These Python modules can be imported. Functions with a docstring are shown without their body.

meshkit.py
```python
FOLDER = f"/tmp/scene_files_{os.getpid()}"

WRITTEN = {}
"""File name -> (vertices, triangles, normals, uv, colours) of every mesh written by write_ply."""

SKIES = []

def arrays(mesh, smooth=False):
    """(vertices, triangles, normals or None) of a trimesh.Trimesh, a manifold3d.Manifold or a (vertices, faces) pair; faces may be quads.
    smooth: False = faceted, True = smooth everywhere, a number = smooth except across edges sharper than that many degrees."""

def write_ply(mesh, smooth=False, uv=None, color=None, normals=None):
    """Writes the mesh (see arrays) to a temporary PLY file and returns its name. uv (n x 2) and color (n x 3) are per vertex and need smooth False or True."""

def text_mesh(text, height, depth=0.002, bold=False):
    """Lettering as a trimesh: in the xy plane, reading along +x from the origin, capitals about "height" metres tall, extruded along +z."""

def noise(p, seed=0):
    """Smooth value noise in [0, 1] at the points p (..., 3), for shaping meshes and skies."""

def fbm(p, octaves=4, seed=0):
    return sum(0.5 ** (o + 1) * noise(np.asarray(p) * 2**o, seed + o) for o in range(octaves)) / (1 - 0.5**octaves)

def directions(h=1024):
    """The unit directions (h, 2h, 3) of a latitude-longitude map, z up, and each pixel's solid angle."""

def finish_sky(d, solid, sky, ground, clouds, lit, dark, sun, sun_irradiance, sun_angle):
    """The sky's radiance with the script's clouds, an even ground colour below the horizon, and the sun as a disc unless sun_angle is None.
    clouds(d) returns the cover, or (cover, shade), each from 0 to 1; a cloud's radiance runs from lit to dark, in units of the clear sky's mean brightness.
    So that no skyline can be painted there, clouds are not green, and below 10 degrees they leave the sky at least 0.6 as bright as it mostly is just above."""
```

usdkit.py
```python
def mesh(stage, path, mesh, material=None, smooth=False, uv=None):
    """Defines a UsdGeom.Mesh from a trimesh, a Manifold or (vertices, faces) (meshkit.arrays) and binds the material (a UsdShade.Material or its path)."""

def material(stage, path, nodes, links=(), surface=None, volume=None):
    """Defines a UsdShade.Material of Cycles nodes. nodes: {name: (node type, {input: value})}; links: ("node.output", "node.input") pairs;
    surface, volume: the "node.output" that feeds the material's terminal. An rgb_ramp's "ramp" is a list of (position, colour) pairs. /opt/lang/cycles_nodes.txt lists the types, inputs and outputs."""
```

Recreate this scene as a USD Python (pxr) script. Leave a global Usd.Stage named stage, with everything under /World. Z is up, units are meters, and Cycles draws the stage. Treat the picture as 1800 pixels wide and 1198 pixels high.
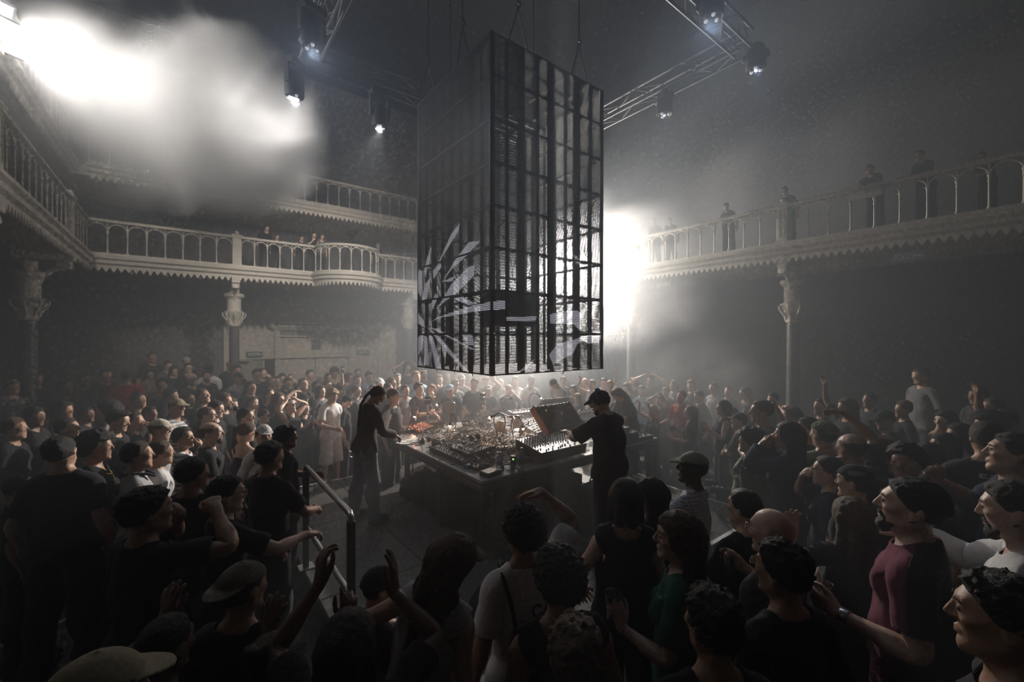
import math, random
import numpy as np
import trimesh, manifold3d as m3, shapely
from shapely import geometry as sg, affinity as sa
from scipy import sparse
from pxr import Usd, UsdGeom, UsdLux, UsdShade, Sdf, Gf, Vt
import usdkit, meshkit

# ---------------------------------------------------------------- camera, lights, haze, exposure
stage = Usd.Stage.CreateInMemory()
UsdGeom.SetStageUpAxis(stage, 'Z'); UsdGeom.SetStageMetersPerUnit(stage, 1.0)
UsdGeom.Xform.Define(stage, '/World'); UsdGeom.Scope.Define(stage, '/World/Looks')
FPX, HZ, EYE = 742.0, 595.0, 2.65                      # focal length in pixels of an 1800-wide frame, horizon row, eye height
ST, CT = 0.6126, 0.7904                                # the camera looks across the hall's corner: x runs along the back wall, y along the hall
CAM = np.array([-6.35*ST, -6.35*CT, EYE])
FWD, RGT = np.array([ST, CT, 0.0]), np.array([CT, -ST, 0.0])
cam = UsdGeom.Camera.Define(stage, '/World/camera')
_p = math.atan2(599.0-HZ, FPX)
_f = FWD*math.cos(_p) - np.array([0, 0, 1.0])*math.sin(_p); _u = np.cross(RGT, _f)
cam.AddTransformOp().Set(Gf.Matrix4d(*RGT, 0, *_u, 0, *(-_f), 0, *CAM, 1))
cam.CreateHorizontalApertureAttr(36.0); cam.CreateFocalLengthAttr(36.0*FPX/1800.0); cam.CreateFStopAttr(0.0)
cam.CreateClippingRangeAttr(Gf.Vec2f(0.05, 200.0)); cam.CreateExposureAttr(0.0)

def at(u, v, D):                                       # the point at depth D seen at pixel (u, v)
    return CAM + FWD*D + RGT*((u-900.0)/FPX*D) + np.array([0, 0, -(v-HZ)/FPX*D])
def proj(p):
    d = np.asarray(p, float)-CAM; D = d@FWD
    return 900+FPX*(d@RGT)/D, HZ-FPX*d[2]/D, D
def look_matrix(pos, target):                          # a light shines along its -z
    z = np.asarray(pos, float)-np.asarray(target, float); z /= np.linalg.norm(z)
    x = np.cross([0, 0, 1.0], z); x /= np.linalg.norm(x); y = np.cross(z, x)
    return Gf.Matrix4d(*x, 0, *y, 0, *z, 0, *map(float, pos), 1)
def lamp(kind, path, pos, target, power, color=(1, 1, 1), cone=None, soft=0.3, **size):
    L = getattr(UsdLux, kind).Define(stage, path)
    L.AddTransformOp().Set(look_matrix(pos, target))
    L.CreateIntensityAttr(power); L.CreateColorAttr(Gf.Vec3f(*color)); L.CreateNormalizeAttr(True)
    for k, v in size.items(): getattr(L, f'Create{k}Attr')(v)
    if cone:
        s = UsdLux.ShapingAPI.Apply(L.GetPrim()); s.CreateShapingConeAngleAttr(cone); s.CreateShapingConeSoftnessAttr(soft)
    return L
BACK_LAMP = at(987, 467, 13.6)                         # spot on the right balcony, shining through the screen tower
STROBE, STROBE_2 = at(29, 72, 5.85), at(-6, 22, 5.9)    # flood panels high on the left side
BACK_AIM = np.array([-2.2, 1.6, .8]); _bl = BACK_LAMP+(BACK_AIM-BACK_LAMP)/11*0.35
lamp('SphereLight', '/World/back_spot_light', _bl, BACK_AIM, 3600, (1, .965, .92), cone=23, soft=0.6, Radius=0.07)
_sp = np.array([.05, -1.22, -.34]); lamp('SphereLight', '/World/back_spot_spill', _bl, _bl+_sp, 2700, (1, .965, .92), cone=86, soft=.8, Radius=0.07)
lamp('RectLight', '/World/flood_beam', STROBE + RGT*.06 + FWD*.06, at(410, 160, 8.8), 165, (1, .98, .95), cone=38, soft=0.5, Width=0.42, Height=0.42)
for k, (p, q, w, c) in enumerate(((at(1327, 118, 6.9), (3.2, -3.4, 0.8), 14, (.42, .58, 1.0)), (at(1167, 198, 8.1), (4.6, 1.0, 0.8), 18, (.42, .58, 1.0)), (at(668, 218, 7.95), (-.4, 11.4, 2.2), 350, (1, .96, .92)), (at(519, 168, 7.1), at(425, 215, 9.6), 290, (1, .98, .95)), (at(1250, 32, 5.55), (-1.6, -4.0, .8), 15, (.62, .76, 1.0)), (at(550, 82, 5.95), (-3.6, -3.2, .8), 18, (.70, .80, 1.0)))):
    lamp('SphereLight', f'/World/wash_light_{k+1:03d}', p-np.array([0, 0, .12]), q, w, c, cone=(34, 34, 34, 44, 58, 52)[k], soft=0.8, Radius=0.06)
world = UsdLux.DomeLight.Define(stage, '/World/dark_air'); world.CreateIntensityAttr(0.0); world.CreateColorAttr(Gf.Vec3f(0, 0, 0))

def volume_box(name, label, lo, hi, mat):
    b = trimesh.creation.box(bounds=[lo, hi])
    p = usdkit.mesh(stage, f'/World/{name}', b, mat).GetPrim()
    p.SetCustomDataByKey('kind', 'stuff'); p.SetCustomDataByKey('label', label); p.SetCustomDataByKey('category', 'haze')
    return p
for k, (z0_, z1_, dens, lab) in enumerate(((.004, 5.6, .048, 'thin haze filling the lower hall over the crowd'), (5.6, 7.2, .015, 'thinner haze at the height of the truss'), (7.2, 11.98, .006, 'faint haze under the dark ceiling'))):
    hm = usdkit.material(stage, f'/World/Looks/haze_{k+1:03d}', {'s': ('scatter_volume', {'color': (.84, .92, 1.0), 'density': dens, 'anisotropy': .55})}, volume='s.volume')
    volume_box('haze' if k == 0 else f'haze_{k:03d}', lab, (-8.6, -9.5, z0_), (8.6, 11.4, z1_-.001), hm)
def plume(name, label, c, r, density, scale, lo, seed, wide=.35, g=.35):
    """smoke drifting as a soft-edged cloud: fractal noise fading out from the cloud's middle"""
    m = usdkit.material(stage, f'/World/Looks/{name}', {
        'g': ('geometry', {}), 'a': ('vector_math', {'math_type': 'subtract', 'vector2': tuple(c)}),
        'b': ('vector_math', {'math_type': 'divide', 'vector2': tuple(r)}),
        'len': ('vector_math', {'math_type': 'length'}),
        'off': ('vector_math', {'math_type': 'add', 'vector2': (seed, seed*.7, -seed)}),
        'n': ('noise_texture', {'scale': scale, 'detail': 5.0, 'roughness': .62, 'distortion': 1.3}),
        'fall': ('map_range', {'range_type': 'smoothstep', 'from_min': 1.0, 'from_max': 0.35, 'to_min': 0.0, 'to_max': 1.0}),
        'sum': ('math', {'math_type': 'multiply_add', 'value2': 0.75, 'value3': -0.75}),
        'add': ('math', {'math_type': 'add'}),
        'rng': ('map_range', {'range_type': 'smoothstep', 'from_min': lo, 'from_max': lo+wide, 'to_min': 0.0, 'to_max': density}),
        's': ('scatter_volume', {'color': (.97, .97, .98), 'anisotropy': g})},
        [('g.position', 'a.vector1'), ('a.vector', 'b.vector1'), ('b.vector', 'len.vector1'), ('g.position', 'off.vector1'), ('off.vector', 'n.vector'),
         ('len.value', 'fall.value'), ('fall.result', 'sum.value1'), ('sum.value', 'add.value1'), ('n.fac', 'add.value2'),
         ('add.value', 'rng.value'), ('rng.result', 's.density')], volume='s.volume')
    s = trimesh.creation.icosphere(3); s.vertices = s.vertices*np.array(r)*1.02+np.array(c)
    p = usdkit.mesh(stage, f'/World/{name}', s, m).GetPrim()
    p.SetCustomDataByKey('kind', 'stuff'); p.SetCustomDataByKey('label', label); p.SetCustomDataByKey('category', 'smoke')
plume('smoke', 'dense pale smoke billowing in front of the bright flood lamp high at left', at(385, 225, 8.8), (3.4, 3.4, 3.3), 0.95, 0.62, 0.24, 3.1, .26, .05)
plume('smoke_001', 'thin smoke drifting low over the crowd to the right of the table', at(1215, 680, 7.6), (2.5, 2.5, 1.8), 0.34, 0.8, 0.34, 7.7)
plume('smoke_004', 'pale haze over the crowd at the far side of the tables', at(900, 640, 10.0), (3.6, 3.0, 1.7), 0.15, 0.5, 0.25, 9.2)
plume('smoke_002', 'glowing haze around the spot light on the right balcony', at(1080, 490, 12.2), (4.6, 4.6, 3.6), 0.34, 0.30, 0.16, 1.3)
plume('smoke_003', 'soft smoke hanging in front of the left balcony', at(120, 225, 6.0), (2.9, 2.9, 2.8), 0.42, 0.6, 0.25, 5.1, .35, .0)

# ---------------------------------------------------------------- materials
LOOK = {}
def M(name, color, rough=.6, metal=0.0, var=.12, vscale=6.0, bump=0.0, bscale=60.0, spec=.5, emit=None, trans=0.0, extra=None):
    if name in LOOK: return LOOK[name]
    c = np.array(color, float); p = {'roughness': rough, 'metallic': metal, 'specular_ior_level': spec}
    if emit: p['emission_color'], p['emission_strength'] = emit[0], emit[1]
    if trans: p['transmission_weight'] = trans
    if extra: p.update(extra)
    nodes = {'t': ('texture_coordinate', {}), 'n': ('noise_texture', {'scale': vscale, 'detail': 3.0}), 'r': ('rgb_ramp', {'ramp': [(.25, tuple(c*(1-var))), (.75, tuple(np.minimum(c*(1+var), 1)))]}), 'p': ('principled_bsdf', p)}
    links = [('t.object', 'n.vector'), ('n.fac', 'r.fac'), ('r.color', 'p.base_color')]
    if bump:
        nodes['bn'] = ('noise_texture', {'scale': bscale, 'detail': 4.0}); nodes['b'] = ('bump', {'strength': bump, 'distance': .01})
        links += [('t.object', 'bn.vector'), ('bn.fac', 'b.height'), ('b.normal', 'p.normal')]
    LOOK[name] = usdkit.material(stage, '/World/Looks/'+name, nodes, links, surface='p.BSDF'); return LOOK[name]
def stripes(name, c1, c2, scale, axis='z', rough=.8, check=False):
    if name in LOOK: return LOOK[name]
    nodes = {'t': ('texture_coordinate', {}), 'w': ('wave_texture', {'bands_direction': axis, 'scale': scale}), 'r': ('rgb_ramp', {'ramp': [(.44, c1), (.56, c2)]}), 'p': ('principled_bsdf', {'roughness': rough})}
    links = [('t.object', 'w.vector'), ('w.fac', 'r.fac'), ('r.color', 'p.base_color')]
    if check:
        nodes['w2'] = ('wave_texture', {'bands_direction': 'x', 'scale': scale}); nodes['m'] = ('math', {'math_type': 'multiply'})
        links = [('t.object', 'w.vector'), ('t.object', 'w2.vector'), ('w.fac', 'm.value1'), ('w2.fac', 'm.value2'), ('m.value', 'r.fac'), ('r.color', 'p.base_color')]
    LOOK[name] = usdkit.material(stage, '/World/Looks/'+name, nodes, links, surface='p.BSDF'); return LOOK[name]
def clear_cup(name, tint=(.95, .96, .97), refl=1.35):
    if name in LOOK: return LOOK[name]
    LOOK[name] = usdkit.material(stage, '/World/Looks/'+name, {'f': ('fresnel', {'IOR': refl}), 'a': ('math', {'math_type': 'multiply_add', 'value2': 1.8, 'value3': .10}), 'tr': ('transparent_bsdf', {'color': tint}), 'g': ('glossy_bsdf', {'color': (1, 1, 1), 'roughness': .08}), 'm': ('mix_closure', {})},
        [('f.fac', 'a.value1'), ('a.value', 'm.fac'), ('tr.BSDF', 'm.closure1'), ('g.BSDF', 'm.closure2')], surface='m.closure'); return LOOK[name]
SKIN = {'fair': (.62, .42, .33), 'mid': (.50, .31, .22), 'tan': (.36, .21, .14), 'brown': (.19, .105, .068), 'dark': (.085, .05, .036)}
def skin(k): return M('skin_'+k, SKIN[k], .48, var=.08, vscale=9, bump=.08, bscale=180, spec=.45)
HAIRC = {'black': (.012, .011, .011), 'dark': (.028, .019, .014), 'brown': (.075, .045, .028), 'fair': (.27, .18, .09), 'blond': (.42, .31, .17), 'grey': (.30, .29, .28), 'ginger': (.25, .09, .03)}
def hairm(k): return M('hair_'+k, np.array(HAIRC[k])*1.25, .58, var=.55, vscale=60, bump=.9, bscale=220, spec=.3)
TONE = {'black': (.013, .013, .015), 'charcoal': (.035, .036, .04), 'grey': (.16, .16, .165), 'light_grey': (.40, .40, .41), 'white': (.74, .73, .73), 'cream': (.60, .56, .46), 'navy': (.018, .026, .055), 'blue': (.08, .15, .35), 'sky': (.36, .50, .66),
        'green': (.010, .095, .055), 'olive': (.085, .085, .05), 'sage': (.24, .27, .20), 'maroon': (.16, .030, .062), 'red': (.42, .045, .03), 'orange': (.55, .12, .05), 'brown': (.11, .07, .045), 'khaki': (.30, .25, .17), 'pink': (.50, .26, .27), 'denim': (.095, .115, .15), 'light_denim': (.24, .26, .29)}
def fabric(k):
    if k == 'striped': return stripes('fabric_striped', (.05, .055, .07), (.5, .5, .52), 9)
    if k == 'stripes_white': return stripes('fabric_white_striped', (.70, .70, .70), (.22, .22, .26), 6)
    if k == 'checked': return stripes('fabric_checked', (.55, .60, .70), (.16, .20, .33), 14, check=True)
    if k == 'patterned':
        return M('fabric_patterned', (.09, .09, .10), .8, var=.95, vscale=22)
    if k == 'camo': return M('fabric_camouflage', (.11, .10, .07), .85, var=.75, vscale=14)
    if k == 'leather': return M('fabric_leather', (.02, .018, .018), .35, var=.2, bump=.3, bscale=90)
    return M('fabric_'+k, TONE[k], .88, var=.10, vscale=5, bump=.22, bscale=26, spec=.2, extra={'sheen_weight': .08})
METAL = lambda: M('steel', (.55, .55, .56), .28, 1.0, var=.08)
BLACKM = lambda: M('black_metal', (.025, .025, .027), .38, .6, var=.1)
PLASTIC = lambda: M('black_plastic', (.018, .018, .02), .42, var=.15)
GREYP = lambda: M('grey_plastic', (.11, .11, .115), .45, var=.1)

# ---------------------------------------------------------------- people: bodies from distance fields, clothes from their skins, posed by bones
def sstep(a, b, x):
    t = np.clip((x-a)/(b-a), 0, 1); return t*t*(3-2*t)
def smin(a, b, k):
    h = np.maximum(k-np.abs(a-b), 0)/k; return np.minimum(a, b)-h*h*k*.25
def smax(a, b, k): return -smin(-a, -b, k)
def d_cone(P, a, b, ra, rb):                           # capsule whose radius runs from ra to rb
    a, b = np.asarray(a, float), np.asarray(b, float); ab = b-a
    t = np.clip(((P[0]-a[0])*ab[0]+(P[1]-a[1])*ab[1]+(P[2]-a[2])*ab[2])/(ab@ab), 0, 1)
    return np.sqrt((P[0]-a[0]-t*ab[0])**2+(P[1]-a[1]-t*ab[1])**2+(P[2]-a[2]-t*ab[2])**2)-(ra+(rb-ra)*t)
def d_ell(P, c, r):
    q = [(P[i]-c[i])/r[i] for i in range(3)]; n = np.sqrt(q[0]**2+q[1]**2+q[2]**2)
    g = np.sqrt((q[0]/r[0])**2+(q[1]/r[1])**2+(q[2]/r[2])**2)
    return n*(n-1)/np.maximum(g, 1e-6)
class Field:
    def __init__(s, xs, ys, zs):
        s.ax = (xs, ys, zs); s.F = np.full((len(xs), len(ys), len(zs)), .2, np.float32)
    def put(s, lo, hi, fn, k=.02, cut=False, pad=.05):
        sl, ax = [], []
        for i in range(3):
            a, b = np.searchsorted(s.ax[i], lo[i]-pad), np.searchsorted(s.ax[i], hi[i]+pad)
            if b <= a: return
            sl.append(slice(a, b)); ax.append(s.ax[i][a:b])
        d = fn(np.meshgrid(*ax, indexing='ij', sparse=True)); sl = tuple(sl)
        s.F[sl] = smax(s.F[sl], -d, k) if cut else smin(s.F[sl], d, k)
    def cone(s, a, b, ra, rb, k=.02, cut=False):
        r = max(ra, rb); s.put(np.minimum(a, b)-r, np.maximum(a, b)+r, lambda P: d_cone(P, a, b, ra, rb), k, cut)
    def ell(s, c, r, k=.02, cut=False):
        s.put(np.array(c)-r, np.array(c)+r, lambda P: d_ell(P, c, r), k, cut)
def surface_nets(F, ax):
    n = F.shape; S = F < 0
    acc = np.zeros((n[0]-1, n[1]-1, n[2]-1, 3), np.float32); cnt = np.zeros(acc.shape[:3], np.float32); edges = []
    for d in range(3):
        lo = [slice(None)]*3; hi = [slice(None)]*3; lo[d], hi[d] = slice(0, -1), slice(1, None)
        c = np.argwhere(S[tuple(lo)] != S[tuple(hi)])
        e = np.zeros(3, int); e[d] = 1
        f0, f1 = F[tuple(c.T)], F[tuple((c+e).T)]
        p = c.astype(np.float32); p[:, d] += f0/(f0-f1)
        o = [i for i in range(3) if i != d]
        ok = np.ones(len(c), bool)
        for i in o: ok &= (c[:, i] > 0) & (c[:, i] < n[i]-1)
        c, p, neg = c[ok], p[ok], (f0 < 0)[ok]
        q = []
        for a, b in ((-1, -1), (0, -1), (0, 0), (-1, 0)):
            cc = c.copy(); cc[:, o[0]] += a; cc[:, o[1]] += b
            np.add.at(acc, tuple(cc.T), p); np.add.at(cnt, tuple(cc.T), 1); q.append(cc)
        edges.append((q, neg if d != 1 else ~neg))
    idx = np.full(cnt.shape, -1); used = cnt > 0; idx[used] = np.arange(used.sum())
    v = acc[used]/cnt[used][:, None]
    v = np.stack([np.interp(v[:, i], np.arange(n[i]), ax[i]) for i in range(3)], 1)
    f = []
    for q, neg in edges:
        k = np.stack([idx[tuple(c.T)] for c in q], 1)
        k = np.where(neg[:, None], k, k[:, ::-1])
        f += [k[:, [0, 1, 2]], k[:, [0, 2, 3]]]
    return v, np.vstack(f)
def graded(zones, lo, hi, coarse):                     # grid lines: fine inside the zones (a, b, step), coarse elsewhere
    out, x = [lo], lo
    while x < hi:
        st = coarse
        for a, b, s in zones:
            if a-.5*coarse <= x < b: st = min(st, s)
        x += st; out.append(x)
    return np.array(out)
def smooth_mesh(v, f, n=2, lam=.5):
    e = np.vstack([f[:, [0, 1]], f[:, [1, 2]], f[:, [2, 0]]]); A = sparse.coo_matrix((np.ones(len(e)*2), (np.r_[e[:, 0], e[:, 1]], np.r_[e[:, 1], e[:, 0]])), (len(v), len(v))).tocsr()
    A.data[:] = 1; D = np.asarray(A.sum(1)).ravel()[:, None]
    for i in range(n):
        v = v+lam*(A@v/D-v)
        if i % 2 == 1: v = v-(lam+.03)*(A@v/D-v)
    return v
def normals(v, f):
    n = np.zeros_like(v); c = np.cross(v[f[:, 1]]-v[f[:, 0]], v[f[:, 2]]-v[f[:, 0]])
    for k in range(3): np.add.at(n, f[:, k], c)
    return n/np.maximum(np.linalg.norm(n, axis=1, keepdims=True), 1e-12)

def thin_out(v, f, tol, longest=None):                         # fewer triangles where the surface is nearly flat
    q = m3.Manifold(m3.Mesh(np.asarray(v, np.float32), np.asarray(f, np.uint32)))
    if q.status() != m3.Error.NoError or q.num_tri() == 0: return v, f
    q = q.simplify(tol)
    if longest: q = q.refine_to_length(longest)
    o = q.to_mesh(); f = np.array(o.tri_verts, int); return smooth_mesh(np.array(o.vert_properties[:, :3], float), f, 2, .3), f
def build_head(Fd, fem):                               # faces look along +y; x is the person's right
    w = .95 if fem else 1.0
    Fd.ell((0, -.008, 1.662), (.076*w, .098, .089), .02)
    Fd.ell((0, .034, 1.603), (.058*w, .058, .083), .03)
    Fd.cone((.052*w, .0, 1.585), (.018, .078, 1.538), .016, .017, .03)
    Fd.ell((0, .079, 1.540), (.024, .02, .019), .02)
    Fd.cone((.012, .084, 1.674), (.04, .074, 1.677), .011 if not fem else .008, .009, .018)
    Fd.ell((.043, .062, 1.628), (.022, .026, .017), .02)
    Fd.ell((.0335, .108, 1.654), (.019, .021, .0125), .012, cut=True)
    Fd.ell((.0315, .0815, 1.652), (.0135, .0125, .0115), .004)
    Fd.cone((0, .092, 1.662), (0, .112, 1.622), .0075, .0115, .010)
    Fd.ell((.0115, .102, 1.616), (.0085, .011, .0075), .006)
    Fd.cone((0, .098, 1.586), (.019, .089, 1.582), .0068, .004, .006)
    Fd.cone((0, .097, 1.573), (.016, .088, 1.576), .0085, .005, .006)
    Fd.cone((0, .112, 1.5795), (.024, .098, 1.579), .0022, .0016, .005, cut=True)
    Fd.ell((.0755*w, -.012, 1.636), (.0115, .0215, .033), .008)
    Fd.ell((.087*w, -.006, 1.638), (.006, .011, .018), .006, cut=True)

class Skel: pass
def skeleton(fem):
    s = Skel(); s.sx = .144 if fem else .162
    a = s.sx; s.S = np.array([a, -.012, 1.415]); s.E = np.array([a+.272, -.016, 1.415]); s.Wr = np.array([a+.515, -.010, 1.415])
    k = s.Wr[0]; fy = (.030, .010, -.011, -.030); ln = (.072, .081, .074, .058); kx = (.088, .092, .089, .082)
    s.fing = []
    for y, l, x in zip(fy, ln, kx):
        s.fing.append([np.array([k+x, y-.004, 1.413]), np.array([k+x+l*.45, y*1.08-.004, 1.410]), np.array([k+x+l*.75, y*1.12-.004, 1.406]), np.array([k+x+l, y*1.14-.004, 1.401])])
    s.thumb = [np.array([k+.022, .020, 1.404]), np.array([k+.052, .046, 1.399]), np.array([k+.082, .060, 1.396]), np.array([k+.106, .066, 1.394])]
    s.clav = np.array([.02, -.01, 1.42]); s.hip = np.array([.088, 0, .915]); s.knee = np.array([.095, .008, .50]); s.ank = np.array([.098, -.015, .085])
    return s
def build_body(fem, lod):
    s = skeleton(fem); hd, bd, hn = ((.0062, .015, .0052), (.0095, .020, .0080), (.0145, .028, .0125))[lod]
    k = s.Wr[0]
    xs = graded([(0, .098, hd), (k-.01, k+.19, hn), (.098, .23, bd*.85)], 0, k+.20, bd*1.25)
    ys = graded([(-.05, .085, min(hn, hd)), (.085, .135, hd)], -.20, .22, bd)
    zs = graded([(1.385, 1.44, hn), (1.515, 1.765, hd)], -.02, 1.80, bd)
    if lod == 0: zs = graded([(1.385, 1.44, hn), (1.515, 1.68, hd*.9), (1.68, 1.765, hd*1.3)], -.02, 1.80, bd)
    Fd = Field(xs, ys, zs); a = s.sx
    if fem:
        Fd.ell((0, -.005, 1.29), (.135, .092, .17)); Fd.ell((.062, .068, 1.275), (.058, .052, .055), .03)
        Fd.ell((0, .005, 1.10), (.122, .088, .15), .06); Fd.ell((0, -.005, .965), (.165, .108, .115), .07)
    else:
        Fd.ell((0, -.008, 1.285), (.148, .102, .185)); Fd.ell((.07, .045, 1.33), (.075, .05, .06), .04)
        Fd.ell((0, .008, 1.09), (.134, .100, .16), .06); Fd.ell((0, -.004, .96), (.150, .104, .115), .06)
    Fd.cone((0, -.015, 1.40), (a-.015, -.014, 1.415), .062, .050, .04)
    Fd.cone((0, -.022, 1.485), (a*.75, -.018, 1.432), .046, .034, .05)
    Fd.cone((0, -.022, 1.40), (0, -.004, 1.575), .056 if not fem else .047, .052 if not fem else .044, .035)
    Fd.ell((.072, -.052, .925), (.082, .066, .092), .06)
    Fd.cone(s.hip-np.array([0, 0, .02]), s.knee, .092, .056, .04); Fd.cone(s.knee, s.ank, .053, .036, .03)
    Fd.ell((.097, -.028, .36), (.05, .055, .12), .03)
    Fd.cone((.099, -.045, .045), (.103, .09, .035), .037, .036, .03); Fd.cone((.103, .09, .035), (.106, .165, .026), .034, .025, .02)
    Fd.cone(s.ank, (.1, -.02, .05), .036, .036, .02)
    r = .85 if fem else 1.0
    Fd.cone(s.S, s.E, .052*r, .039*r, .035); Fd.ell(s.S+np.array([.02, 0, .004]), (.056*r, .052*r, .049*r), .03)
    Fd.ell(s.S+np.array([.13, .008, -.004]), (.085, .042*r, .044*r), .02)
    Fd.cone(s.E, s.Wr, .039*r, .0265*r, .02); Fd.ell(s.E+np.array([.07, 0, 0]), (.075, .042*r, .040*r), .02)
    Fd.cone(s.Wr, s.Wr+np.array([.03, 0, 0]), .026*r, .024*r, .015)
    palm = s.Wr+np.array([.052, -.003, -.003])
    for y in (-.025, -.008, .010, .026): Fd.cone((k+.012, y*.6-.003, 1.413), (k+.085, y-.003, 1.412), .0145, .0125, .012)
    for i, f in enumerate(s.fing):
        q = .0102-.0008*(i == 3)-.0006*fem
        Fd.cone(f[0]-np.array([.012, 0, 0]), f[1], q+.0010, q, .004); Fd.cone(f[1], f[2], q, q-.0006, .003); Fd.cone(f[2], f[3]-np.array([.006, 0, 0]), q-.0006, q-.0018, .003)
    t = s.thumb
    Fd.cone(t[0], t[1], .0165, .0130, .012); Fd.cone(t[1], t[2], .0125, .0110, .004); Fd.cone(t[2], t[3], .0110, .0088, .003)
    build_head(Fd, fem)
    F = np.concatenate([Fd.F[::-1], Fd.F[1:]], 0); ax = (np.r_[-xs[::-1], xs[1:]], ys, zs)
    v, f = surface_nets(F, ax)
    v, f = thin_out(smooth_mesh(v, f, 2, .35 if lod < 2 else .25), f, (.0012, .0026, .0050)[lod], (.055, .07, .085)[lod])
    return v, f, s

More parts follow.
